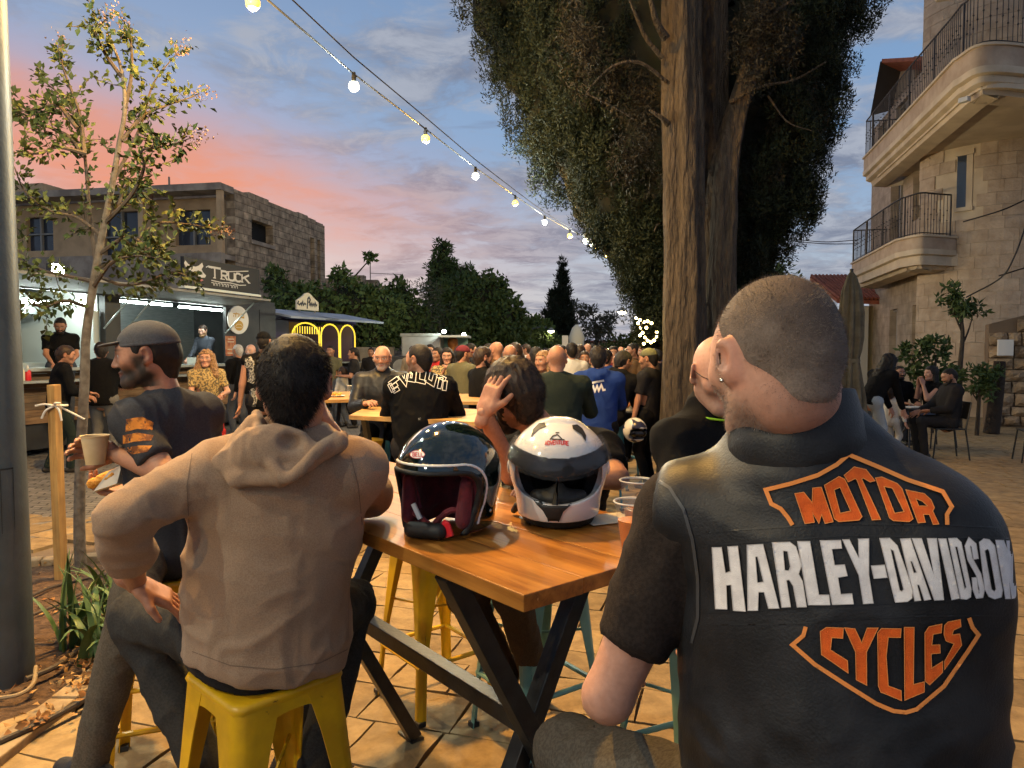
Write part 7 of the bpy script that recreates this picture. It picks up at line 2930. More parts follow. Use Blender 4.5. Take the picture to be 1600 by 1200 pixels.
# -- man in the leather vest
def build_vest_man():
 loc = (HARLEY_SEAT[0], HARLEY_SEAT[1], 0)
 J = {'s': 1.0, 'pelvis': V3(.470, 1.00, .87), 'waist': V3(.475, 1.035, 1.04), 'chest': V3(.480, 1.075, 1.235), 'neck': V3(.435, 1.095, 1.508),
   'shL': V3(.285, 1.140, 1.340), 'shR': V3(.570, 1.010, 1.345), 'elL': at(950, 1088, 1.12), 'wrL': V3(.20, 1.40, .945),
   'elR': V3(.53, 1.28, 1.12), 'wrR': V3(.45, 1.42, 1.00), 'hipL': V3(.37, 1.05, .85), 'hipR': V3(.55, .97, .85),
   'knL': at(888, 1175, 1.46), 'anL': V3(.20, 1.60, .33), 'knR': V3(.72, 1.40, .80), 'anR': V3(.70, 1.44, .33),
   'head': at(1207, 562, 1.06), 'H': head_frame((-.30, .95, -.03), .13, .0)}
 J = rel(J, loc)
 tshirt = cloth('faded_black', (.034, .026, .022), .9, .7)
 r = person("man seen from behind in a black leather biker vest with a white lettered band", loc=loc, J=J, skin='fair', shirt=tshirt, sleeve='short',
    trousers=cloth('grey_denim', (.085, .078, .068), .9, .7, bs=300), hair=None, stubble=.55, brow=(.16, .12, .095), h=.0105, hh=.0042, w=1.2, neckw=1.28, bulk=.010, fold=.010, hand_h=.005, seed=3.,
    handdir={'L': (V3(.1, .9, -.2), V3(0, 0, -1), .3), 'R': (V3(-.5, .8, 0), V3(0, 0, -1), .3)})
 root = r['root']
 Hm, hc = J['H'], J['head']
 f = Field()
 f.u(ell((0, -.014, .028), (.0800, .1005, .0932)), .01)
 f.u(rc((0, -.062, -.010), (0, -.056, -.055), .053, .047), .03)
 f.sub(rbox((0, .150, -.030), (.12, .085, .100), .03), .015)
 f.sub(rbox((0, .050, -.090), (.12, .055, .088), .02), .012)
 f.sub(rbox((0, 0, -.165), (.2, .2, .085), .0), .03)
 for sx in (1, -1):
  f.sub(ell((sx * .088, -.008, -.010), (.030, .024, .042)), .008)
 v, q = f.mesh(.0042, 1)
 hm = M('cropped_hair', (1, 1, 1), .75, col2=(.72, .72, .72), ns=330, nd=3, lo=.35, hi=.65, attr=True, bump=.6, bs=520, bdist=.002)
 n = fbm(v, 30, 3)
 grey = np.clip((.045 - v[:, 2]) / .09 + (v[:, 1] + .02) * 3.0 + (n - .5) * .9, 0, 1)[:, None]
 C = np.array((.105, .075, .060)) * (1 - grey) + np.array((.33, .265, .22)) * grey
 thin = np.clip((.5 - np.abs(v[:, 2] + .035) / .04), 0, 1)[:, None]
 hair = finish('hair', v @ Hm.T + hc, q, hm, root, C)
 sm = M('stubble_hair', (.10, .068, .053), .6, col2=(.28, .23, .19), ns=30, nd=3)
 strands('hair_stubble', (v, q), Hm, hc, 26000, .0062, .0007, sm, hair, comb=(.0, -.35, -.25), jit=.9, seed=4)
 g = Field()
 for o_, p_, k in head_ops():
  g.ops.append((o_, p_, k))
 g.u(rc((0, -.026, -.05), tuple(Hm.T @ (J['neck'] - hc)), .068, .077), .03)
 v, q = g.mesh(.006, 1)
 def jaw(P):
  x, y, z = P.T
  m = ((z < -.028 - .3 * np.abs(y - .06)) & (y > -.03) & (z > -.125)) | ((np.abs(x) > .05) & (z < .02) & (y > -.002) & (y < .04)) | ((np.abs(z + .043) < .008) & (y > .07))
  return m & ~((np.abs(z + .0605) < .009) & (y > .07) & (np.abs(x) < .024))
 def nape(P):
  x, y, z = P.T
  return (y < -.02) & (z > -.115) & (z < -.04) & (RNG.random(len(P)) < np.clip((z + .115) / .06, 0, 1))
 strands('beard_stubble', (v, q), Hm, hc, 52000, .0058, .0006, M('grey_stubble', (.34, .28, .235), .6, col2=(.16, .12, .10), ns=60), root, comb=(0, .1, -.9), jit=.6, keep=jaw, seed=5)
 strands('nape_stubble', (v, q), Hm, hc, 30000, .0045, .0006, sm, root, comb=(0, -.2, -.8), jit=.6, keep=nape, seed=15)
 tp, nf, up, lat = torso_prims(J, .024, 0, 1.2)
 f = Field()
 for p_, k in tp[:4]:
  f.u(p_, k)
 f.u(rc(J['waist'] - up * .1, J['pelvis'] - up * .08, .185, .19, (nf, 1.22)), .05)
 oo = V3(loc[0], loc[1], 0)
 f.u(rc(V3(.578, .995, 1.325) - oo, V3(.562, .985, 1.08) - oo, .100, .088), .05)
 f.u(rc(J['neck'] - up * .09, J['neck'] - up * .045, .110, .088), .03)
 for sd, sx in (('L', -1), ('R', 1)):
  a = J['sh' + sd]
  e = J['el' + sd]
  if sd == 'R':
   continue
  f.sub(rc(a + lat * sx * .062 + nf * .015, a + lat * sx * .10 + nf * .05 - up * .16, .070, .085), .010)
  f.sub(rbox(a + lat * sx * .145, (.10, .2, .2), .0, np.stack([lat, nf, up], 1)), .012)
 f.sub(plane_box(J['pelvis'] - up * .15, -up), .004)
 v, q = f.mesh(.0068, 4)
 nn = vnormals(v, q)
 rel_h = (v - J['pelvis']) @ up
 amp = .0035 + .014 * np.clip((.28 - rel_h) / .2, 0, 1)
 v2 = folds(v, nn, 1.0, (9, 9, 12), 2.)
 v = v + (v2 - v) * amp[:, None]
 vest = finish('vest', v, q, LEATHER, root)
 f = Field()                      # stand-up collar
 ca, cb = J['neck'] - up * .055 - nf * .006, J['neck'] + up * .028 + nf * .006
 f.u(rc(ca, cb, .104, .090), .01)
 f.sub(rc(ca - up * .02, cb + up * .10 + nf * .01, .087, .075), .003)
 f.sub(rbox(cb + up * .062, (.2, .2, .060), 0, np.stack([lat, nf, up], 1)), .004)
 v, q = f.mesh(.0055, 1)
 v = folds(v, vnormals(v, q), .0012, (12, 12, 20), 2.)
 finish('collar', v, q, LEATHER, vest)
 bvh = world_bvh(vest)
 inv = inv_of(vest)
 WT = M('white_embroidery', (.84, .81, .80), .8, col2=(.72, .69, .685), ns=60, nd=4, bump=.5, bs=700, bdist=.002)
 WR = M('white_thread_shaded', (.50, .47, .46), .75, bump=.4, bs=900, bdist=.002)  # thread border greyed to stand for the shadow beside raised letters
 OR = M('orange_embroidery', (.80, .125, .008), .75, col2=(.66, .095, .006), ns=60, nd=4, bump=.5, bs=700, bdist=.002)
 OT = M('orange_thread', (.80, .27, .06), .75, bump=.4, bs=900, bdist=.002)
 s1, s5 = 280 / 1600., 340 / 1600.
 Z1 = lambda L: [(1080 + x * s1, 690 + y * s1) for x, y in L]
 Z2 = lambda L: [(1320 + x * s1, 690 + y * s1) for x, y in L]
 Z3 = lambda L: [(1080 + x * s1, 800 + y * s1) for x, y in L]
 Z4 = lambda L: [(1320 + x * s1, 800 + y * s1) for x, y in L]
 Z5 = lambda L: [(1220 + x * s5, 940 + y * s5) for x, y in L]
 orange = [
  (Z1([(925, 465), (1005, 452), (1080, 545), (1085, 415), (1162, 408), (1268, 715), (1195, 730), (1165, 650), (1140, 728), (1085, 640), (1100, 720), (1015, 732)]), []),
  (Z1([(1190, 390), (1320, 312), (1370, 335), (1525, 670), (1500, 700), (1320, 715), (1280, 690)]), [Z1([(1275, 430), (1330, 408), (1425, 620), (1330, 640)])]),
  (Z2([(-5, 300), (85, 225), (190, 250), (270, 350), (225, 360), (165, 325), (150, 332), (320, 695), (245, 700), (110, 345), (92, 330), (30, 360)]), []),
  (Z2([(275, 325), (330, 315), (470, 375), (510, 420), (610, 690), (575, 715), (430, 705), (400, 680)]), [Z2([(350, 400), (425, 415), (530, 625), (445, 640)])]),
  (Z2([(545, 430), (710, 465), (770, 520), (800, 590), (785, 620), (840, 735), (790, 740), (755, 650), (700, 650), (720, 720), (655, 725)]), [Z2([(635, 510), (690, 530), (740, 575), (660, 575)])]),
  (Z5([(290, 220), (335, 190), (460, 195), (455, 270), (375, 265), (365, 355), (490, 435), (495, 525), (300, 390)]), []),
  (Z5([(470, 193), (545, 200), (595, 305), (635, 195), (715, 195), (630, 370), (632, 615), (555, 575), (550, 370)]), []),
  (Z5([(712, 230), (740, 198), (885, 200), (880, 265), (790, 262), (775, 400), (790, 620), (885, 655), (888, 728), (735, 665), (718, 620)]), []),
  (Z5([(908, 190), (980, 190), (975, 610), (1055, 590), (1055, 665), (912, 725)]), []),
  (Z5([(1060, 230), (1090, 185), (1185, 165), (1180, 230), (1120, 240), (1110, 320), (1170, 318), (1172, 378), (1105, 385), (1110, 490), (1190, 440), (1190, 520), (1095, 612), (1062, 585)]), []),
  (Z5([(1205, 175), (1230, 150), (1320, 132), (1325, 185), (1270, 210), (1260, 245), (1315, 238), (1330, 320), (1205, 500), (1205, 440), (1275, 310), (1215, 290), (1200, 240)]), []),
 ]
 white = [
  (Z3([(185, 318), (270, 315), (305, 545), (350, 530), (325, 310), (415, 305), (485, 888), (375, 880), (355, 650), (312, 655), (320, 868), (215, 865)]), []),
  (Z3([(498, 295), (640, 288), (785, 860), (690, 862), (650, 715), (600, 715), (595, 880), (505, 880)]), [Z3([(572, 400), (592, 398), (645, 625), (590, 632)])]),
  (Z3([(722, 272), (880, 268), (935, 310), (985, 470), (960, 555), (995, 620), (1030, 848), (945, 850), (910, 660), (875, 605), (850, 610), (888, 848), (808, 852)]), [Z3([(820, 345), (860, 350), (885, 490), (870, 525), (835, 520)])]),
  (Z3([(948, 262), (1060, 262), (1140, 740), (1230, 740), (1240, 830), (1045, 830)]), []),
  (Z3([(1150, 255), (1335, 252), (1345, 325), (1255, 330), (1280, 475), (1370, 470), (1395, 570), (1310, 585), (1335, 735), (1435, 728), (1450, 822), (1260, 828)]), []),
  (Z4([(-20, 247), (40, 245), (125, 410), (120, 240), (215, 238), (215, 560), (255, 815), (165, 820), (125, 565)]), []),
  (Z4([(235, 480), (355, 472), (380, 585), (260, 595)]), []),
  (Z4([(310, 235), (400, 232), (470, 300), (605, 690), (600, 770), (560, 800), (450, 808)]), [Z4([(408, 330), (435, 345), (525, 690), (510, 710), (490, 700)])]),
  (Z4([(495, 240), (585, 235), (770, 780), (710, 790), (665, 650), (645, 650), (680, 790), (625, 795)]), [Z4([(585, 440), (600, 440), (642, 540), (615, 545)])]),
  (Z4([(600, 235), (685, 235), (795, 560), (735, 235), (820, 235), (885, 785), (800, 788)]), []),
  (Z4([(835, 238), (905, 238), (1025, 770), (955, 785)]), []),
  (Z4([(925, 235), (1000, 232), (1040, 270), (1130, 690), (1125, 760), (1090, 780), (1035, 775)]), [Z4([(985, 310), (1005, 310), (1085, 670), (1070, 690)])]),
  None,
  (Z4([(1200, 270), (1240, 238), (1290, 245), (1340, 300), (1410, 700), (1400, 760), (1340, 778), (1285, 755), (1250, 690)]), [Z4([(1250, 345), (1275, 330), (1290, 345), (1350, 690), (1335, 710), (1310, 690)])]),
  (Z4([(1345, 250), (1420, 252), (1452, 330), (1442, 255), (1505, 255), (1550, 765), (1492, 775), (1468, 610), (1482, 775), (1435, 775)]), []),
 ]
 Lf, Rt = stroke_poly(Z4([(1172, 420), (1152, 295), (1115, 262), (1095, 305), (1118, 420), (1195, 560), (1226, 690), (1215, 745), (1188, 748), (1166, 690), (1157, 585)]), 46 * s1)
 white[12] = ([*Lf, *Rt[::-1]], [])
 for k, pl in enumerate(white):
  decal('letter', bvh, [pl], WT, vest, inv, .0034, rim_mat=WR, rimw=1.0, step=5)
 for pl in orange:
  decal('letter', bvh, [pl], OR, vest, inv, .0034, rim_mat=OT, rimw=1.3, step=5)
 up_line = Z1([(905, 745), (865, 680), (800, 600), (715, 555), (665, 430), (890, 375), (1130, 300), (1300, 205), (1405, 115)]) + Z2([(300, 225), (560, 340), (875, 445), (955, 580), (912, 650), (915, 742)])
 lo_line = Z5([(183, 185), (165, 250), (85, 318), (250, 462), (480, 612), (700, 750), (830, 805), (920, 815), (1000, 792), (1200, 622), (1380, 360), (1455, 245), (1410, 190), (1385, 120)])
 for ln in (up_line, lo_line):
  Lf, Rt = stroke_poly(ln, 6.6)
  decal('shield_outline', bvh, [([*Lf, *Rt[::-1]], [])], OT, vest, inv, .0034, step=5)
 SEAM = M('leather_seam', (.008, .008, .009), .5)
 seams = [Z1([(112, 812), (500, 783), (900, 757)]) + Z2([(0, 735), (400, 738), (900, 745), (1440, 770)]), Z1([(140, 925), (800, 880)]) + Z2([(0, 838), (700, 850), (1500, 865)]),
    Z3([(140, 900), (700, 872), (1371, 832)]) + Z4([(500, 812), (1000, 790), (1550, 780)]), Z3([(180, 1005), (900, 1000)]) + Z4([(0, 965), (600, 930), (1400, 925)])]
 for ln in seams:
  Lf, Rt = stroke_poly(ln, 2.2)
  decal('seam', bvh, [([*Lf, *Rt[::-1]], [])], SEAM, vest, inv, .0012, step=6)
 EDGE = M('leather_edge', (.05, .05, .053), .4)
 Lf, Rt = stroke_poly([(1024, 748), (1046, 762), (1068, 796), (1082, 845), (1090, 905), (1090, 965), (1080, 1005)], 5.)
 decal('armhole_edge', bvh, [([*Lf, *Rt[::-1]], [])], EDGE, vest, inv, .0022, step=6)
 mb = MB()
 mb.sphere(hc + Hm @ V3(-.090, .0, -.030), .0035, 8, 6)
 mb.build('ear_stud', M('steel', (.5, .5, .5), .25, metal=1.), root, smooth=True)
 return r
build_vest_man()
# -- man in the beige hoodie
def build_hoodie_man():
 loc = (BEIGE_SEAT[0], BEIGE_SEAT[1], 0)
 J = {'s': 1.0, 'pelvis': V3(-.650, 1.845, .875), 'waist': V3(-.640, 1.835, 1.03), 'chest': V3(-.595, 1.815, 1.185), 'neck': V3(-.545, 1.80, 1.395),
   'shL': V3(-.735, 1.735, 1.300), 'shR': V3(-.405, 1.790, 1.300), 'elL': at(190, 805, 1.61), 'wrL': at(212, 912, 1.79),
   'elR': at(578, 776, 2.03), 'wrR': at(512, 668, 1.93), 'hipL': V3(-.745, 1.86, .85), 'hipR': V3(-.56, 1.90, .85),
   'knL': V3(-1.09, 2.02, .84), 'anL': V3(-.84, 1.93, .42), 'knR': V3(-.51, 2.24, .80), 'anR': V3(-.59, 2.08, .36),
   'head': at(460, 602, 1.79), 'H': head_frame((-.18, .97, -.12), 0, .0)}
 J = rel(J, loc)
 M_HOOD = M('beige_knit', (.38, .255, .165), .92, col2=(.31, .205, .132), ns=300, nd=4, bump=.55, bs=620, bd=4, bdist=.0035, sheen=.10, spec=.2)
 r = person("man seen from behind in a beige knit hoodie leaning on the table", loc=loc, J=J, skin='tan', shirt=None, trousers=cloth('charcoal_trousers', (.050, .048, .046), .9, .75, bs=350),
    hair=None, stubble=0., h=.0115, hh=.0045, w=1.06, fold=.012, hand_h=.0046, seed=8.,
    handdir={'L': (V3(.62, .40, -.52), V3(.30, .35, -.85), .22), 'R': (V3(-.25, -.15, .9), V3(-.8, -.2, 0), .75)})
 root = r['root']
 Hm, hc = J['H'], J['head']
 tp, n, up, lat = torso_prims(J, .017, 0, 1.12)
 f = Field()
 for p_, k in tp:
  f.u(p_, k)
 f.u(rc(J['waist'] + lat * .012, J['pelvis'] - up * .03 + lat * .02, .190, .200, (n, 1.18)), .05)
 for sd, tcut in (('L', .66), ('R', .55)):
  a, e, w_ = J['sh' + sd], J['el' + sd], J['wr' + sd]
  f.u(rc(a, e, .063, .051), .045)
  c = e + (w_ - e) * tcut
  f.u(rc(e, c, .055, .050), .03)
  d = nrm(w_ - e)
  for t in (.30, .48, .60):                     # pushed-up rolls of knit
   f.u(rc(e + (w_ - e) * t * tcut / .66, e + (w_ - e) * (t + .03) * tcut / .66, .0555, .054), .010)
  f.sub(rbox(c + d * .07, (.09, .07, .09), 0, frame(d)), .006)
 o3 = V3(loc[0], loc[1], 0)
 hp = lambda x, y, d: at(x, y, d) - o3
 for ln, rr in () and (([(300, 700, 1.66), (260, 745, 1.63), (215, 760, 1.61)], .022), ([(285, 800, 1.66), (235, 812, 1.62), (180, 790, 1.58)], .020)):
  for a, b in zip(ln[:-1], ln[1:]):
   f.u(rc(hp(*a), hp(*b), rr), .03)
 f.sub(rc(J['neck'] + up * .01, J['neck'] + up * .14, .052, .075), .015)
 f.sub(plane_box(J['pelvis'] - up * .075, -up), .012)
 v, q = f.mesh(.0078, 2)
 nn = vnormals(v, q)
 w1 = folds(v, nn, 1., (6, 6, 10), 1.3) - v
 w2 = folds(v, nn, 1., (16, 16, 7), 4.) - v
 hgt = (v - J['pelvis']) @ up
 arm = np.clip(((v - J['chest']) @ -lat - .15) / .08, 0, 1) + np.clip(((v - J['chest']) @ lat - .15) / .08, 0, 1)
 v = v + w1 * (.010 + .010 * arm)[:, None] + w2 * (.004 + .006 * np.clip((.22 - hgt) / .2, 0, 1))[:, None]
 hoodie = finish('hoodie', v, q, M_HOOD, root)
 f = Field()
 f.u(ell(hp(432, 704, 1.672), (.100, .048, .062), frame(n, up)), .02)
 f.u(ell(hp(400, 715, 1.668), (.050, .036, .040), frame(n, up)), .03)
 f.u(rc(hp(398, 668, 1.73), hp(352, 722, 1.672), .030, .026), .014)
 f.u(rc(hp(352, 722, 1.672), hp(372, 746, 1.655), .024, .022), .014)
 f.u(rc(hp(372, 746, 1.655), hp(440, 745, 1.640), .022, .020), .014)
 f.u(rc(hp(440, 745, 1.640), hp(528, 690, 1.70), .020, .024), .014)
 rim = [(402, 648, 1.76), (404, 678, 1.675), (420, 716, 1.632), (447, 748, 1.618), (474, 728, 1.628), (504, 700, 1.660), (536, 680, 1.73)]
 rc_ = catmull([hp(*p) for p in rim], 4)
 for a, b in zip(rc_[:-1], rc_[1:]):
  f.u(rc(a, b, .0135, None, (n, 1.25)), .004)
 f.sub(ell(hp(456, 692, 1.630), (.034, .040, .026), frame(n, up)), .012)
 f.sub(rc(J['neck'] + up * .01, J['neck'] + up * .14, .050, .075), .012)
 v, q = f.mesh(.0058, 1)
 v = folds(v, vnormals(v, q), .006, (18, 18, 14), 2.)
 finish('hood', v, q, M_HOOD, hoodie)
 hb = world_bvh(hoodie)
 hi_ = inv_of(hoodie)
 SM = M('knit_seam', (.21, .14, .095), .95)
 for ln in ([(300, 1018), (360, 1040), (430, 1046), (500, 1036), (560, 1006)], [(300, 708), (292, 760), (296, 830)], [(548, 712), (560, 760), (566, 820)]):
  Lf, Rt = stroke_poly(ln, 1.6)
  try:
   decal('seam', hb, [([*Lf, *Rt[::-1]], [])], SM, hoodie, hi_, .0012, step=6)
  except Exception:
   pass
 f = Field()
 f.u(rc(J['waist'], J['pelvis'] - up * .06, .166, .176, (n, 1.18)), .05)
 f.sub(plane_box(J['pelvis'] - up * .115, -up), .006)
 f.cut(plane(J['waist'], up), .01)
 v, q = f.mesh(.010, 1)
 finish('shirt_hem', v, q, C_CHAR, root)
 f = hair_field('short', .75)
 v, q = f.mesh(.0045, 1)
 v = folds(v, vnormals(v, q), .004, (34, 34, 12), 2.)
 hair = finish('hair', v @ Hm.T + hc, q, H_DARK, root)
 strands('hair_tufts', (v, q), Hm, hc, 15000, .015, .0013, H_DARK, hair, comb=(.12, -.25, -1.0), jit=.25, seed=6, wh=.7)
 d = nrm(J['wrR'] - J['elR'])
 mb = MB()
 c = J['wrR'] - d * .035
 a1 = nrm(np.cross(d, (0, 0, 1)))
 a2 = np.cross(d, a1)
 mb.tube([c + .031 * (cos(t) * a1 + sin(t) * a2) for t in np.linspace(0, 2 * pi, 25)], .0022, 6)
 mb.build('wrist_band', C_CHAR, root, smooth=True)
 return r
build_hoodie_man()
# -- man in the grey cap with a paper cup
def build_cap_man():
 loc = (CAP_SEAT[0], CAP_SEAT[1], 0)
 rt = V3(.36, .933, 0)
 c = V3(-1.115, 2.33, 1.36)
 J = {'s': 1.0, 'pelvis': V3(-1.14, 2.36, .87), 'waist': V3(-1.135, 2.36, 1.04), 'chest': V3(-1.125, 2.345, 1.21), 'neck': V3(-1.135, 2.335, 1.425),
   'shL': c - rt * .165, 'shR': c + rt * .165, 'elL': at(262, 772, 2.08), 'wrL': at(168, 732, 2.15), 'elR': V3(-1.12, 2.66, 1.15), 'wrR': at(196, 798, 2.33),
   'hipL': V3(-1.21, 2.30, .85), 'hipR': V3(-1.08, 2.42, .85), 'knL': at(205, 985, 2.02), 'anL': at(126, 1285, 2.0), 'knR': V3(-1.42, 2.72, .82), 'anR': V3(-1.40, 2.62, .36),
   'head': at(226, 556, 2.30), 'H': head_frame((-.92, -.34, -.06), .04, 0)}
 for k_ in J:
  if k_ not in ('s', 'H'):
   J[k_] = J[k_] + CAP_D
 J = rel(J, loc)
 grey = cloth('slate_tee', (.050, .052, .060), .9, .8)
 r = person("man in a grey cap and slate T-shirt holding a paper cup", loc=loc, J=J, skin='tan', shirt=grey, sleeve='short', trousers=cloth('khaki_grey', (.125, .105, .080), .9, .7),
    hair=('crop', 'dark'), beard=None, stubble=1.15, h=.011, hh=.0040, w=.95, bulk=.014, fold=.011, hand_h=.0042, seed=2., brow=(.02, .014, .01),
    cap=(cloth('cap_grey', (.085, .088, .100), .9, .8), 0),
    handdir={'L': (V3(-.97, -.05, .22), V3(-.1, -.95, -.10), .62), 'R': (V3(-.9, -.2, .15), V3(0, -.2, .9), .5)})
 Hm, hc = J['H'], J['head']
 mb = MB()
 g = Field()
 g.u(ell((0, -.014, .034), (.090, .110, .060)), .01)
 g.sub(rbox((0, 0, -.06), (.2, .2, .095), .0), .004)
 g.sub(rbox((0, 0, .16), (.2, .2, .110), .0), .004)
 v, q = g.mesh(.004, 1)
 finish('cap_band', v @ Hm.T + hc, q, cloth('cap_grey', (.085, .088, .1)), r['cap'])
 g = Field()
 g.u(ell((0, .105, .052), (.066, .048, .006), rot((1, 0, 0), -.10)), .01)
 v, q = g.mesh(.004, 1)
 finish('brim', v @ Hm.T + hc, q, cloth('cap_grey', (.085, .088, .1)), r['cap'])
 bvh = world_bvh(r['shirt'])
 inv = inv_of(r['shirt'])
 OP = M('orange_flame_print', (.62, .22, .03), .85, col2=(.16, .05, .012), ns=40, nd=4, lo=.42, hi=.58)
 for poly in ([(197, 655), (222, 651), (240, 660), (238, 672), (214, 670), (196, 675)], [(192, 680), (215, 676), (240, 680), (236, 688), (210, 690), (192, 694)], [(194, 700), (216, 696), (238, 696), (230, 706), (206, 710)]):
  decal('print', bvh, [(poly, [])], OP, r['shirt'], inv, .0016, step=5)
 return r
build_cap_man()
PAPER_CUP = M('paper_cup', (.62, .47, .27), .75, col2=(.52, .37, .19), ns=8)
p = at(135, 748, 2.11) + CAP_D
root = empty('paper_cup', (p[0], p[1], p[2]), 0, "brown paper cup in the hand of the man in the grey cap", 'cup')
mb = MB()
mb.lathe([(.030, -.006), (.030, 0), (.043, .088), (.046, .090), (.046, .093), (.042, .091), (.029, .003)], 26, cap=False)
mb.build('cup_wall', PAPER_CUP, root, smooth=True)
mb = MB()
mb.lathe([(.001, .004), (.029, .003)], 26, cap=False)
mb.build('cup_base', PAPER_CUP, root)
p = at(152, 782, 2.27) + CAP_D
root = empty('fried_snack', p, 0, "fried snack stick in white paper below the paper cup", 'food')
g = Field().u(rc((-.045, 0, -.006), (.04, .0, .030), .018, .020), .01)
v, q = g.mesh(.004, 1)
v = folds(v, vnormals(v, q), .006, (90, 90, 90))
finish('fried_stick', v, q, M('fried_crumb', (.55, .20, .02), .7, col2=(.75, .38, .06), ns=60, bump=.5, bs=120), root)
mb = MB()
mb.add([(-.03, -.02, -.03), (.06, -.025, .0), (.075, -.02, .065), (.03, -.022, .045), (-.03, .02, -.04), (.07, .02, -.005), (.08, .02, .07), (.03, .02, .05)], [[0, 1, 2, 3], [4, 5, 6, 7], [0, 4, 5, 1], [1, 5, 6, 2]])
mb.build('paper_wrap', M('paper_white', (.68, .64, .56), .8), root)
# -- man with a hand on his head
def build_hand_man():
 loc = (HAND_SEAT[0], HAND_SEAT[1], 0)
 J = {'s': 1.0, 'pelvis': V3(.17, 2.93, .87), 'waist': V3(.19, 2.84, 1.02), 'chest': V3(.185, 2.73, 1.15), 'neck': V3(.12, 2.60, 1.300),
   'shL': V3(.015, 2.72, 1.235), 'shR': V3(.33, 2.62, 1.235), 'elL': V3(.000, 2.52, TZ + .045), 'wrL': at(757, 645, 2.40),
   'elR': V3(.36, 2.42, TZ + .05), 'wrR': V3(.16, 2.38, TZ + .04), 'hipL': V3(.05, 2.92, .85), 'hipR': V3(.22, 2.92, .85),
   'knL': at(728, 930, 2.62), 'anL': at(790, 1050, 2.88), 'knR': at(800, 930, 2.55), 'anR': at(838, 1060, 2.85),
   'head': at(800, 616, 2.50), 'H': head_frame((-.62, .74, -.18), .10, -.12)}
 J = rel(J, loc)
 r = person("bearded man in black with his head resting on his raised hand", loc=loc, J=J, skin='tan', shirt=C_BLACK, sleeve='short', trousers=C_BROWN, hair=None, beard='dark',
    stubble=.6, h=.011, hh=.0042, w=1.05, bulk=.016, fold=.010, hand_h=.0036, seed=6., hands=True, tint=1.08,
    handdir={'L': (V3(.34, .10, .93), V3(.70, .70, -.1), .24), 'R': (V3(-.9, 0, 0), V3(0, 0, -1), .3)})
 root = r['root']
 Hm, hc = J['H'], J['head']
 f = hair_field('short', 1.1)
 v, q = f.mesh(.0045, 1)
 v = folds(v, vnormals(v, q), .009, (40, 40, 14), 7.)
 hair = finish('hair', v @ Hm.T + hc, q, H_BROWN, root)
 strands('hair_tufts', (v, q), Hm, hc, 12000, .014, .0012, H_BROWN, hair, comb=(.1, -.35, -.85), jit=.3, seed=9)
 return r
build_hand_man()
# -- bald man in black behind the vest
def build_bald_man():
 loc = (BALD_SEAT[0], BALD_SEAT[1], 0)
 J = pose('sit', 1.0, lean=.12, seat=.76, knee=(.36, -.05), handL=(-.16, .44, 1.14), handR=(.16, .44, 1.14), headf=(.42, .9, -.22), shw=.15, nod=.08)
 r = person("bald man in a black top with a neon green trim behind the vest man", loc=loc, rz=radians(212), J=J, skin='fair', shirt=C_BLACK, trousers=C_CHAR, hair=None, stubble=.5,
    h=.011, hh=.0042, bulk=.016, w=.92, fold=.012, seed=1., brow=(.12, .09, .07), hands=True, collar=.012)
 mb = MB()
 c = J['neck'] + V3(0, .030, .020)
 mb.tube([c + V3(.082 * cos(t), .078 * sin(t), .012 * sin(t + pi)) for t in np.linspace(0, 2 * pi, 33)], .0035, 6)
 mb.build('collar_trim', M('neon_collar', (.30, .60, .02), .6), r['root'], smooth=True)
 Hm, hc = J['H'], J['head']
 mb = MB()
 for sx in (-1, 1):
  e = [hc + Hm @ V3(sx * .031 + .024 * cos(t), .100, .006 + .016 * sin(t)) for t in np.linspace(0, 2 * pi, 17)]
  mb.tube(e, .0013, 5)
  mb.tube([hc + Hm @ V3(sx * .055, .100, .008), hc + Hm @ V3(sx * .080, .05, .010), hc + Hm @ V3(sx * .086, -.01, .012)], .0013, 5)
 mb.tube([hc + Hm @ V3(-.008, .101, .010), hc + Hm @ V3(.008, .101, .010)], .0013, 5)
 mb.build('glasses', BLACK_METAL, r['root'])
 return r
BALD_SEAT = V3(.615, 2.36)
build_bald_man()
# -- tables, chairs and parasol farther back
def plank_table(A, B, D, z, n, label, group='pine tables farther back'):
 A, B, D = (V3(*p) for p in (A, B, D))
 root = empty('pine_table', (A[0], A[1], 0), 0, label, 'table', group)
 o = V3(A[0], A[1], 0)
 u, w = B - A, D - A
 for i in range(n):
  a, b = A - o + w * (i / n + .004), A - o + w * ((i + 1) / n - .004)
  mb = MB()
  P = [a, a + u, b + u, b]
  for q in P:
   q[2] = z - .035
  mb.prism(P, (0, 0, 0), (0, 0, .035))
  mb.build('plank', WOOD_PINE, root, bevel=.002)
 for t in (.12, .88):
  for s0, s1, e in ((.1, .9, -.028), (.9, .1, .028)):
   p, q = A - o + u * t + w * s0 + nrm(u) * e, A - o + u * t + w * s1 + nrm(u) * e
   p[2], q[2] = z - .037, .0
   mb = MB()
   mb.bar(p, q, .045, .045, u)
   mb.build('leg', BLACK_METAL, root)
 p, q = A - o + u * .12 + w * .5, A - o + u * .88 + w * .5
 p[2] = q[2] = z * .5
 mb = MB()
 mb.bar(p, q, .04, .04)
 mb.build('cross_beam', BLACK_METAL, root)
 return root
T2A, T2B, T2D = gnd(545, 649, 1.08), gnd(775, 661, 1.08), gnd(580, 632, 1.08)
plank_table(T2A, T2B, T2D, 1.08, 4, "orange pine table with a white plastic bag on it")
plank_table(gnd(500, 625, 1.08), gnd(592, 623, 1.08), gnd(520, 612, 1.08), 1.08, 3, "pine table with clear cups behind the hoodie man's head")
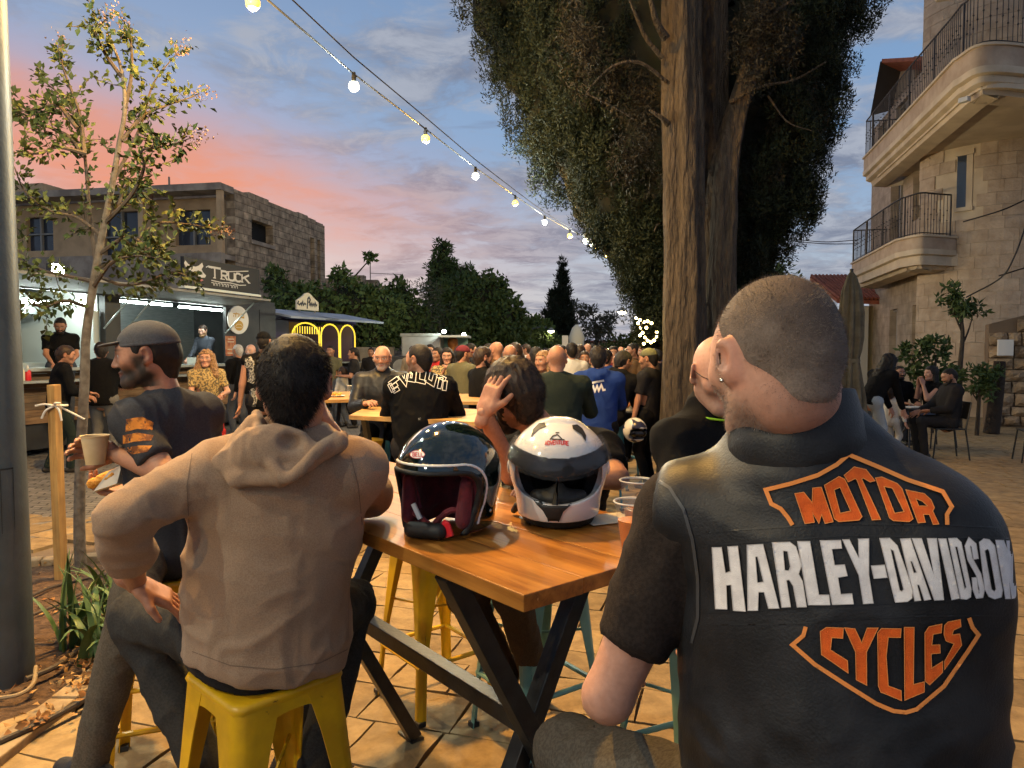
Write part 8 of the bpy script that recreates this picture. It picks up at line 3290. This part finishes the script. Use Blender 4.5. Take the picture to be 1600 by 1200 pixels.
plank_table(gnd(688, 627, 1.08), gnd(790, 628, 1.08), gnd(700, 615, 1.08), 1.08, 3, "pine table with a beer in front of the facing woman")
p = gnd(695, 643, 1.081)
root = empty('plastic_bag', p, 0, "crumpled white plastic bag tied on the pine table", 'bag')
f = Field().u(ell((0, 0, .055), (.105, .085, .062)), .02).u(rc((0, 0, .10), (.01, 0, .15), .035, .015), .03).u(rc((.01, 0, .15), (.03, 0, .185), .014, .022), .01)
f.cut(plane((0, 0, .001), (0, 0, -1)), .002)
v, q = f.mesh(.007, 1)
v = folds(v, vnormals(v, q), .022, (22, 22, 22), 3.)
finish('bag_film', v, q, M('bag_plastic', (.62, .58, .48), .35, col2=(.40, .38, .30), ns=9, spec=.6), root)
for px, py, lab in ((549, 620, "clear cup on the far pine table, left of the pair"), (565, 622, "clear cup on the far pine table, right of the pair"), (707, 624, "beer cup behind the white plastic bag")):
 p = gnd(px, py, 1.081)
 beer_cup(p[0], p[1], lab, .7 if 'beer' in lab else .1, h=.13, z=1.081, group='beer cups farther back')
p = gnd(525, 620, 1.081)
o = empty('snack_plate', p, 0, "plate of fried snacks on the far pine table", 'plate')
mb = MB()
mb.lathe([(.02, 0), (.09, .006), (.11, .016), (.105, .018), (.02, .004)], 18)
mb.build('plate', WHITE_TRIM, o, smooth=True)
for i in range(5):
 f = Field().u(rc((.03 * cos(i * 1.3), .03 * sin(i * 1.3), .02), (.06 * cos(i * 1.3 + .6), .06 * sin(i * 1.3 + .6), .035), .016), .01)
 v, q = f.mesh(.006, 1)
 finish('fried_piece', v, q, M('fried_crumb', (.55, .2, .02)), o)
p = gnd(566, 700, .0)
root = empty('yellow_bucket', (*at(567, 690, 6.3)[:2], .0), 0, "yellow bucket under the pine table", 'bucket')
mb = MB()
mb.lathe([(.13, .45), (.17, .78), (.18, .80), (.18, .82), (.165, .81), (.12, .46)], 20, cap=False)
mb.build('bucket_wall', YELLOW_METAL, root, smooth=True)
mb = MB()
mb.lathe([(.02, .0), (.17, .0), (.15, .03), (.03, .06), (.03, .45), (.13, .452)], 16)
mb.build('stand', BLACK_METAL, root, smooth=True)
for px, d, rz, lab, m_ in ((650, 5.9, .2, "dark blue stool under the man in the lettered black sweatshirt", BLUE_METAL), (868, 6.15, .3, "dark blue stool under the bald man in the dark sweater", BLUE_METAL), (932, 7.2, .5, "dark blue stool under the blue hoodie", BLUE_METAL), (606, 7.0, .9, "dark blue stool under the bald man in the leather jacket", BLUE_METAL),
      (968, 9.2, .3, "bright blue stool with pale clothes piled on it", BLUE_METAL), (950, 8.3, .1, "dark blue stool under the person in the black hood", BLUE_METAL)):
 p = at(px, 550, d)
 place_stool(ystool, False, (p[0], p[1]), rz, lab, 'blue metal stools', mat=m_)
p = at(968, 550, 9.2)
root = empty('clothes_pile', (p[0], p[1], .762), 0, "pale grey clothes piled on the bright blue stool", 'clothes')
f = Field().u(ell((0, 0, .07), (.19, .17, .08)), .02).u(ell((-.10, -.06, -.10), (.09, .10, .22)), .05).u(ell((.05, 0, .14), (.13, .12, .05)), .04)
v, q = f.mesh(.014, 1)
v = folds(v, vnormals(v, q), .045, (13, 13, 16), 2.)
finish('cloth', v, q, cloth('pale_grey', (.42, .41, .39)), root)
def make_chair():
 root = empty('metal_chair')
 mb = MB()
 mb.bbox((-.21, -.21, .445), (.21, .21, .465))
 mb.build('seat', BLACK_METAL, root, bevel=.008)
 mb = MB()
 mb.bar((0, -.235, .60), (0, -.27, .84), .40, .012, (1, 0, 0))
 mb.v = [(x, y, z) for x, y, z in mb.v]
 b = MB()
 b.box((0, -.25, .73), (.20, .010, .13), rot((1, 0, 0), .14))
 b.build('backrest', BLACK_METAL, root, bevel=.005)
 for sx in (-1, 1):
  m2 = MB()
  m2.tube([(sx * .19, .19, .45), (sx * .22, .24, 0)], .012, 6)
  m2.build('leg', BLACK_METAL, root)
  m2 = MB()
  m2.tube([(sx * .20, -.265, .85), (sx * .20, -.20, .45), (sx * .22, -.26, 0)], .012, 6)
  m2.build('leg', BLACK_METAL, root)
 return root
chair0 = make_chair()
chairs = [(1480, 10.7, radians(80), "black metal chair under the man in the dark hoodie"), (1462, 12.0, radians(100), "black metal chair under the woman who is eating"), (1404, 12.3, radians(200), "black metal chair under the bearded man by the wall"), (1625, 10.3, radians(70), "black metal chair cut by the right edge")]
for i, (px, d, rz, lab) in enumerate(chairs):
 o = chair0 if i == 0 else copy_tree(chair0)
 p = at(px, 550, d)
 o.location = (p[0], p[1], 0)
 o.rotation_euler = (0, 0, rz)
 tag(o, lab, 'chair', 'black metal chairs')
p = at(1424, 550, 11.2)
root = empty('side_table', (p[0], p[1], 0), 0, "small round black table between the seated group", 'table')
mb = MB()
mb.lathe([(.02, .70), (.36, .70), (.37, .715), (.36, .73), (.02, .73)], 24)
mb.build('table_top', BLACK_METAL, root, smooth=True)
for k in range(3):
 mb = MB()
 mb.tube([(.05 * cos(k * 2.1), .05 * sin(k * 2.1), .70), (.06 * cos(k * 2.1), .06 * sin(k * 2.1), .4), (.30 * cos(k * 2.1), .30 * sin(k * 2.1), 0)], .014, 6)
 mb.build('leg', BLACK_METAL, root)
mb = MB()
mb.box((.02, -.05, .006), (.15, .10, .004), rot((0, 0, 1), .3))
o = mb.build('paper_sheet', WHITE_P, None, (p[0], p[1], .73))
tag(o, "white paper sheet on the small black table", 'paper')
def parasol():
 p = at(1328, 550, 10.)
 root = empty('folded_parasol', (p[0], p[1], 0), 0, "folded khaki parasol standing before the stone building", 'parasol')
 prof = [(2.72, .02), (2.66, .06), (2.45, .125), (2.15, .155), (1.80, .165), (1.62, .150), (1.52, .125), (1.44, .130), (1.2, .165), (.95, .195), (.78, .21)]
 n = 60
 vs = []
 for i, (z, r) in enumerate(prof):
  for k in range(n):
   a = 2 * pi * k / n
   amp = .5 * min(1, (2.72 - z) / .4)
   rr = r * (1 - amp * .5 + amp * (abs(sin(a * 4 + .3 * sin(z * 2))) - .3)) * (1 + .06 * sin(a * 3 + z * 4))
   zz = z + (.06 * sin(a * 4) if i == len(prof) - 1 else 0)
   vs.append((rr * cos(a), rr * sin(a), zz))
 fs = [[i * n + k, i * n + (k + 1) % n, (i + 1) * n + (k + 1) % n, (i + 1) * n + k] for i in range(len(prof) - 1) for k in range(n)]
 finish('canopy', np.array(vs), np.array(fs), M('parasol_khaki', (.15, .122, .078), .9, col2=(.10, .08, .05), ns=6, bump=.2, bs=60), root)
 mb = MB()
 mb.lathe([(.132, 1.50), (.138, 1.48), (.132, 1.45)], 20, cap=False)
 mb.build('tie', M('parasol_tie', (.16, .13, .08), .9), root, smooth=True)
 mb = MB()
 mb.tube([(0, 0, 0), (0, 0, 2.76)], .024, 10)
 mb.build('pole', M('dark_pole', (.04, .035, .03), .5), root, smooth=True)
 mb = MB()
 mb.lathe([(.28, 0), (.28, .06), (.05, .09), (.04, .25)], 20)
 mb.build('base', M_CONC, root, smooth=True)
parasol()
SG = 'shrubs at the foot of the stone building'
tree('garden_shrub', "broad-leaved shrub left of the bearded man by the wall", gz(1432, 14.2), [gz(1436, 14.2), at(1440, 600, 14.2), at(1425, 560, 14.2)], .03, [B(1424, 550, 14.2, 18, 16), B(1432, 580, 14.2, 14, 14)], M_LEAF_DK, (.13, .07), 16, 260, 31, SG, core=False, cat='shrub')
tree('garden_shrub', "dense rounded shrub between the two seated men", gz(1462, 14.0), [gz(1460, 14), at(1460, 600, 14.0), at(1462, 555, 14)], .03, [B(1462, 545, 14.0, 20, 22), B(1468, 580, 14.0, 24, 18), B(1455, 600, 14, 20, 16)], M_LEAF_DK, (.13, .07), 16, 260, 32, SG, core=False, cat='shrub')
tree('frangipani_tree', "small bare-stemmed tree with leaf tufts against the near wall", gz(1502, 14.6), [gz(1502, 14.6), at(1500, 580, 14.6), at(1504, 520, 14.6), at(1498, 480, 14.6)], .06, [B(1482, 462, 14.6, 16, 18), B(1500, 482, 14.6, 18, 12), B(1522, 484, 14.6, 16, 10)], M_LEAF_DK, (.16, .06), 16, 260, 33, SG, core=False)
tree('garden_shrub', "dark shrub behind the man in the dark hoodie", gz(1530, 13.6), [gz(1530, 13.6), at(1530, 620, 13.6), at(1530, 590, 13.6)], .04, [B(1520, 590, 13.6, 24, 16), B(1545, 582, 13.6, 20, 16), B(1535, 610, 13.6, 20, 14)], M_LEAF_DK, (.12, .055), 16, 260, 34, SG, core=False, cat='shrub')
p = at(1562, 550, 13.9)
root = empty('tree_stump', (p[0], p[1], 0), 0, "dark leaning trunk against the rough stone wall", 'trunk')
mb = MB()
mb.tube(catmull([(-.12, 0, 0), (-.05, .02, .5), (.02, .05, 1.0), (.04, .05, 1.42)], 6), list(np.linspace(.14, .10, 19)), 10)
mb.build('trunk', M('dark_bark', (.035, .024, .017), .95, bump=.8, bs=24, bdist=.03), root, smooth=True, angle=80)
# -- people farther back
def bgp(label, px, d, rz, J, **k):
 p = at(px, 550, d)
 kw = dict(h=.017, hh=.0075, hand_h=.0065)
 kw.update(k)
 z = kw.pop('z', 0.)
 return person(label, loc=(p[0], p[1], z), rz=rz, J=J, **kw)
def back_print(r, polys, mat, lift=.004, lines=None, w=1.5, nm='print'):
 bvh = world_bvh(r['shirt'])
 inv = inv_of(r['shirt'])
 for pl in polys or []:
  try:
   decal(nm, bvh, [(pl, [])], mat, r['shirt'], inv, lift, step=4)
  except Exception as e:
   print('print failed', e)
 for ln in lines or []:
  Lf, Rt = stroke_poly(ln, w)
  vs, fs = strip_faces(Lf, Rt, step=2.5)
  P = [onto(bvh, q[0], q[1], lift) for q in vs]
  me = bpy.data.meshes.new(nm)
  me.from_pydata([inv @ Vector(q) for q in P], [], fs)
  obj(nm, me, mat, r['shirt'])
seat = dict(kind='sit', seat=.76, knee=(.34, -.06))
r = bgp("man in a black sweatshirt with white outlined lettering across the back", 655, 5.6, .05, pose(**seat, lean=.10, headf=(-.85, .5, -.02), handL=(-.15, .42, 1.14), handR=(.18, .42, 1.14), shw=.20), skin='tan', shirt=C_BLACK, bulk=.028, w=1.16, belly=.02, hair=('crop', 'dark'), stubble=.6, h=.013, hh=.006, fold=.014, trousers=C_CHAR)
z5 = lambda L: [(340 + x / 4., 450 + y / 4.) for x, y in L]
sk = [[(1074, 600), (1098, 648)], [(1074, 600), (1128, 562)], [(1086, 622), (1122, 600)], [(1098, 648), (1132, 628)], [(1138, 545), (1172, 592), (1182, 530)], [(1200, 525), (1190, 570), (1224, 576), (1232, 525), (1203, 520)], [(1256, 492), (1250, 578), (1300, 590)], [(1318, 515), (1306, 575), (1345, 600), (1362, 540)], [(1372, 545), (1424, 572)], [(1398, 560), (1384, 628)], [(1424, 580), (1416, 640)]]
WPR = M('white_outline_print', (.60, .59, .58), .8)
for ln in sk:
 Lf, Rt = stroke_poly([np.array(p) for p in z5(ln)], 6.0)
 back_print(r, None, WPR, .004, [[*Lf, *Rt[::-1], Lf[0]]], 1.1, 'lettering')
Hm, hc = None, None
bgp("bald man in a black leather jacket facing the camera across the tables", 598, 6.9, radians(188), pose(**seat, lean=.06, headf=(.12, 1, -.1), handL=(-.14, .40, 1.13), handR=(.14, .40, 1.13), shw=.20), skin='tan', shirt=LEATHER, bulk=.026, w=1.1, hair=None, stubble=.8, brow=(.20, .18, .16), collar=.014, h=.014, hh=.0055, tint=1.05, trousers=C_BLACK)
bgp("broad bald man in a dark green sweater seen from behind", 872, 6.0, .05, pose(**seat, lean=.14, headf=(.15, 1, -.05), handL=(-.2, .42, 1.13), handR=(.2, .42, 1.13), shw=.21), skin='tan', shirt=C_GREEN, bulk=.022, w=1.12, hair=None, stubble=.3, h=.014, hh=.006, trousers=C_BLACK)
r = bgp("person in a royal blue hoodie with white script on the back", 935, 7.1, -.10, pose(**seat, lean=.16, headf=(.1, 1, -.1), handL=(-.1, .42, 1.13), handR=(.1, .42, 1.13), shw=.18), skin='tan', shirt=C_BLUE, hood=True, bulk=.028, hair=('short', 'dark'), h=.014, hh=.006, trousers=C_BLACK)
z8 = lambda L: [(860 + x / 4., 400 + y / 4.) for x, y in L]
back_print(r, None, M('white_script', (.66, .66, .66), .8), .004, [z8(l) for l in ([(228, 778), (245, 815), (238, 858)], [(250, 795), (335, 778)], [(250, 850), (268, 815), (278, 845), (292, 812), (302, 842), (318, 806), (330, 838), (345, 835)])], 3.2, 'lettering')
bgp("person in a black hooded top bending over beside the blue hoodie", 950, 8.2, -.5, pose(**seat, lean=.38, side=.15, headf=(.45, .9, -.35), handL=(-.1, .5, 1.10), handR=(.1, .5, 1.10)), shirt=C_BLACK, hood=True, bulk=.028, hair=('short', 'dark'), trousers=C_BLACK, h=.015)
r = bgp("standing man in a dark grey T-shirt and cap holding a helmet low", 1016, 8.3, radians(55), pose('stand', .94, headf=(-.1, 1, -.12), handL=(-.24, .10, .80), handR=(.20, .25, 1.0), step=.1), skin='tan', shirt=C_CHAR, sleeve='short', trousers=C_BLACK, hair=('crop', 'dark'), stubble=.7, cap=(C_OLIVE, 0), w=1.08, bulk=.018, h=.015)
p = at(992, 672, 7.9)
root = empty('carried_helmet', p, radians(200), "white and dark helmet hanging from the standing man's hand", 'helmet')
E_ = ell((0, 0, 0), (.125, .155, .14))[0]
sd_obj('shell', lambda P: np.maximum(E_(P), -rbox((0, .14, -.03), (.10, .12, .06), .03)[0](P)), (-.14, -.17, -.15), (.14, .17, .15), .009, M('helmet_blotch', (.62, .60, .55), .25, col2=(.03, .03, .06), ns=7, lo=.57, hi=.60, nd=1), root, 1, 1)
mb = MB()
mb.sphere((0, .06, -.03), .10, 14, 8, (1, .9, .55))
mb.build('visor', SUNVISOR, root, smooth=True)
mb = MB()
mb.sphere((-.115, -.02, .02), .022, 10, 6, (.3, 1, 1))
mb.build('badge', RED_TAB, root, smooth=True)
st = lambda **k: pose('stand', **k)
bgp("bald man standing among the tables, left of the pair", 776, 9.6, .5, st(s=1.0, headf=(-.4, 1, 0)), shirt=C_BROWN, hair=None, trousers=C_BLACK)
bgp("bald man standing among the tables, right of the pair", 797, 8.6, .1, st(s=.97, headf=(.3, 1, 0)), shirt=C_CHAR, hair=None, trousers=C_BLACK)
bgp("dark-haired woman facing the camera and eating with both hands", 699, 10.6, radians(182), st(s=.95, headf=(.05, 1, -.1), handL=(-.04, .22, 1.30), handR=(.05, .22, 1.30)), skin='fair', shirt=C_PRINT, hair=('long', 'dark'), stubble=0, hh=.006, w=.92)
bgp("person in a red shirt behind the woman who is eating", 684, 12.2, radians(160), st(s=.96, headf=(.3, 1, 0)), shirt=C_RED, hair=('short', 'dark'))
bgp("man in a maroon cap and olive jacket turned away", 722, 9.7, radians(-40), st(s=.97, headf=(.3, 1, -.1)), shirt=C_OLIVE, bulk=.025, cap=(C_MAROON, 1), hair=('crop', 'dark'))
r = bgp("bearded man in a black printed vest over a pale shirt", 752, 8.3, radians(-55), st(s=.95, headf=(.2, 1, -.15), handL=(-.1, .35, 1.15), handR=(.15, .35, 1.15)), shirt=C_BLACK, sleeve='none', hair=('short', 'brown'), beard='dark', w=1.1)
bgp("dark-haired person in black just right of the resting man's head", 838, 9.0, .2, st(s=.95, headf=(.1, 1, 0)), shirt=C_BLACK, hair=('short', 'dark'))
bgp("long-haired person with a warm lit face behind the bald sweater man", 850, 8.2, radians(150), st(s=.92, headf=(.2, 1, 0)), shirt=C_TAN, hair=('long', 'auburn'), stubble=0)
bgp("person in a white printed T-shirt seen from behind", 893, 10.8, .1, st(s=1.0, headf=(0, 1, 0)), shirt=C_WHITE, sleeve='short', hair=('short', 'dark'))
bgp("brown-shirted man facing left behind the capped man", 990, 11.2, radians(95), st(s=1.0, headf=(0, 1, 0), handL=(-.15, .30, 1.2), handR=(.15, .32, 1.2)), shirt=C_BROWN, sleeve='short', hair=('crop', 'dark'), stubble=.6)
r = bgp("woman with long curly auburn hair and a patterned top", 322, 9.8, radians(205), st(s=.93, headf=(.25, 1, .02), handL=(-.18, .26, 1.02), handR=(.10, .30, 1.0)), skin='fair', shirt=C_PRINT, sleeve='short', hair=('curly', 'auburn'), stubble=0, trousers=C_OLIVE, hh=.006, w=.95)
p = at(344, 668, 9.6)
root = empty('red_bag', p, 0, "red bag hanging beside the curly-haired woman", 'bag')
f = Field().u(rbox((0, 0, -.14), (.07, .05, .13), .03), .01)
v, q = f.mesh(.012, 1)
finish('bag_body', v, q, C_RED, root)
mb = MB()
mb.tube(catmull([(-.05, 0, -.02), (-.03, 0, .25), (.0, 0, .42), (.03, 0, .25), (.05, 0, -.02)], 5), .008, 6)
mb.build('strap', C_RED, root, smooth=True)
bgp("silver-haired man in black by the menu poster", 372, 13.2, radians(60), st(s=1.0, headf=(0, 1, 0)), shirt=C_BLACK, hair=('crop', 'grey'), stubble=.4, brow=(.3, .3, .3))
bgp("bald ruddy man with white stubble facing the camera by the oval sign", 392, 12.8, radians(175), st(s=1.0, headf=(0, 1, 0)), skin='pale', shirt=C_BLACK, hair=None, beard='grey', stubble=.3, brow=(.4, .4, .4))
r = bgp("man in a black vest with a pale skull print and black cap", 412, 8.9, radians(12), st(s=1.07, headf=(.2, 1, 0)), skin='tan', shirt=C_BLACK, sleeve='none', hair=('crop', 'dark'), cap=(C_BLACK, 1), trousers=C_CHAR, w=1.1)
back_print(r, [[(383, 560), (392, 557), (398, 566), (396, 580), (402, 592), (396, 600), (386, 596), (381, 580)]], M('skull_print', (.42, .40, .34), .8, col2=(.03, .03, .03), ns=50, lo=.45, hi=.55), .006)
back_print(r, [[(384, 612), (396, 606), (404, 616), (398, 640), (388, 636)]], M('skull_print', (.4, .4, .3)), .006)
bgp("man in an olive T-shirt standing at the coffee van", 517, 16.0, radians(170), st(s=1.0, headf=(0, 1, 0)), shirt=C_OLIVE, sleeve='short', hair=('crop', 'dark'), stubble=.6)
bgp("woman with tied dark hair in a grey top left of the low wall", 553, 15.0, radians(100), st(s=.97, headf=(0, 1, 0), handL=(-.1, .28, 1.1), handR=(.1, .28, 1.1)), shirt=C_CHAR, sleeve='short', hair=('pony', 'dark'), stubble=0, trousers=C_BLACK)
bgp("child in a white top by the coffee van", 536, 15.2, radians(60), st(s=.72, headf=(0, 1, 0)), shirt=C_WHITE, hair=('short', 'brown'), stubble=0)
bgp("cook in a black T-shirt leaning over the truck's left counter", 95, 11.3, radians(215), st(s=.98, lean=.22, headf=(.1, .9, -.45), handL=(-.12, .40, .98), handR=(.14, .42, .98)), z=.46, shirt=C_BLACK, sleeve='short', hair=('crop', 'dark'), beard='dark', w=1.1, hh=.006)
bgp("bearded worker in dark clothes inside the truck's right hatch", 325, 15.6, radians(160), st(s=1.0, lean=.2, headf=(-.3, .9, -.3), handL=(-.1, .40, 1.0), handR=(.14, .42, 1.0)), z=.46, skin='pale', shirt=C_DENIM, hair=('short', 'brown'), beard='auburn', hh=.006)
bgp("man in black jacket and pale grey jeans with his back to us at the truck", 158, 10.2, radians(8), st(s=1.0, headf=(-.4, 1, -.1), handL=(-.1, .38, 1.1), handR=(.12, .38, 1.1)), shirt=C_BLACK, bulk=.03, w=1.1, hair=('short', 'dark'), trousers=C_GREY)
bgp("brown-haired person in black and dark green behind the wooden stake", 88, 9.4, radians(-50), st(s=.97, lean=.14, headf=(.2, 1, -.2), step=.5, handL=(-.15, .35, 1.0), handR=(.1, .35, 1.05)), shirt=C_BLACK, bulk=.025, hair=('short', 'brown'), trousers=C_GREEN)
low = dict(kind='sit', seat=.46, knee=(.42, .0))
bgp("woman in pale jeans and black top bending over the child", 1362, 10.4, radians(-70), st(s=.95, lean=.55, headf=(.1, .9, -.5), handL=(-.1, .50, .75), handR=(.1, .52, .75), step=.25), skin='fair', shirt=C_BLACK, hair=('curly', 'dark'), stubble=0, trousers=C_JEANS, w=.98, bulk=.018)
bgp("bearded man in black seated behind the small round table", 1403, 12.2, radians(185), pose(**low, lean=.05, headf=(0, 1, 0), handL=(-.1, .40, .75), handR=(.12, .40, .75)), shirt=C_BLACK, hair=('buzz', 'dark'), beard='dark', hh=.006)
bgp("small child in a white top at the round table", 1395, 10.9, radians(-60), st(s=.60, headf=(.1, 1, -.1)), shirt=C_WHITE, hair=('short', 'brown'), stubble=0, skin='fair', trousers=C_WHITE)
bgp("woman in a black sleeveless top eating with raised hands", 1460, 11.9, radians(98), pose(**low, lean=.06, headf=(0, 1, -.05), handL=(-.06, .24, 1.06), handR=(.05, .24, 1.06)), skin='fair', shirt=C_BLACK, sleeve='none', hair=('long', 'dark'), stubble=0, w=.95, hh=.006)
bgp("man in a dark grey hoodie lounging on a black chair", 1483, 10.7, radians(82), pose(**low, lean=-.10, headf=(0, 1, -.35), handL=(-.1, .30, .72), handR=(.1, .36, .70), foot=.09), skin='tan', shirt=C_CHAR, hood=True, bulk=.028, w=1.08, hair=('buzz', 'dark'), beard='dark', trousers=C_CHAR, hh=.006)
crowd_src = []
for k, (sh, hr, rz, kw) in enumerate(((C_BLACK, ('short', 'dark'), 0., {}), (C_CHAR, ('crop', 'dark'), pi, {}), (C_TAN, ('long', 'brown'), pi, dict(stubble=0)), (C_WHITE, ('short', 'brown'), 1.5, {}), (C_BROWN, ('bald', 'dark'), -1.4, {}), (C_DENIM, ('short', 'dark'), 2.6, {}))):
 crowd_src.append(person("standing person in the distant crowd beyond the tables", loc=(0, 0, 0), J=st(s=.97, handL=(-.14, .25, 1.1), handR=(.14, .2, 1.05)), shirt=sh, hair=hr, h=.03, hh=.012, hands=False, group='distant crowd', seed=k * 3., **kw))
rg = random.Random(12)
mats_ = [C_BLACK, C_CHAR, C_TAN, C_WHITE, C_BROWN, C_DENIM, C_MAROON, C_OLIVE, C_GREY, C_BLUE]
spots = [(758, 14), (770, 17), (812, 13), (822, 16), (840, 19), (858, 14.5), (868, 18), (885, 22), (900, 15), (908, 19), (918, 13), (925, 24), (938, 17), (946, 21), (955, 13.5), (962, 26), (970, 18), (978, 15), (985, 23), (995, 14.5), (1003, 19), (1012, 16), (1022, 13.5), (735, 13), (712, 15), (668, 16), (742, 19), (1030, 22), (880, 28), (915, 30), (940, 29), (800, 21), (785, 25), (580, 19), (490, 20), (1240, 20), (1265, 24), (764, 11.5), (784, 13.5), (805, 11), (828, 12), (846, 11), (862, 12.2), (878, 12.5), (905, 12), (913, 11), (930, 11.5), (948, 11), (958, 12), (968, 10.8), (980, 12.6), (1000, 12), (1006, 11), (1028, 12), (790, 16), (832, 22), (852, 24), (872, 15.5), (895, 17.5), (933, 20), (952, 16), (990, 17), (718, 12.5), (730, 17), (660, 13.5), (672, 14.5), (645, 17)]
for i, (px, d) in enumerate(spots):
 src = crowd_src[i % 6]['root']
 o = src if i < 6 else copy_tree(src)
 p = at(px, 550, d)
 o.location = (p[0], p[1], 0)
 s_ = rg.uniform(.93, 1.05)
 o.scale = (s_, s_, s_)
 o.rotation_euler = (0, 0, rg.choice((0, .4, -.5, 1.5, -1.5, pi, 2.6)))
 if i >= 6:
  cn = ('black', 'charcoal', 'tan', 'white', 'brown', 'denim blue', 'maroon', 'olive', 'grey', 'royal blue')[(i * 7) % 10]
  for c in o.children:
   if c.name.startswith('shirt'):
    c.material_slots[0].link = 'OBJECT'
    c.material_slots[0].material = mats_[(i * 7) % 10]
 else:
  cn = ('black', 'charcoal', 'tan', 'white', 'brown', 'denim blue')[i]
 o['label'] = f"person in a {cn} top standing in the distant crowd beyond the tables"
p = at(901, 535, 30)
root = empty('white_banner', (p[0], p[1], 0), 0, "pale glowing column-shaped banner above the far crowd", 'banner')
mb = MB()
mb.lathe([(.30, .6), (.36, 1.2), (.30, 1.9), (.34, 2.2), (.20, 2.6), (.05, 2.75)], 14)
mb.build('banner_skin', M('banner_white', (.70, .66, .52), .6), root, smooth=True)
p = at(883, 537, 28)
root = empty('white_board', (p[0], p[1], 0), 0, "small white board on a post above the far crowd", 'sign')
mb = MB()
mb.bbox((-.12, 0, 1.75), (.12, .03, 2.25))
mb.build('board', WHITE_P, root)
mb = MB()
mb.tube([(0, .05, 0), (0, .05, 2.2)], .025, 6)
mb.build('post', M_AWN, root)
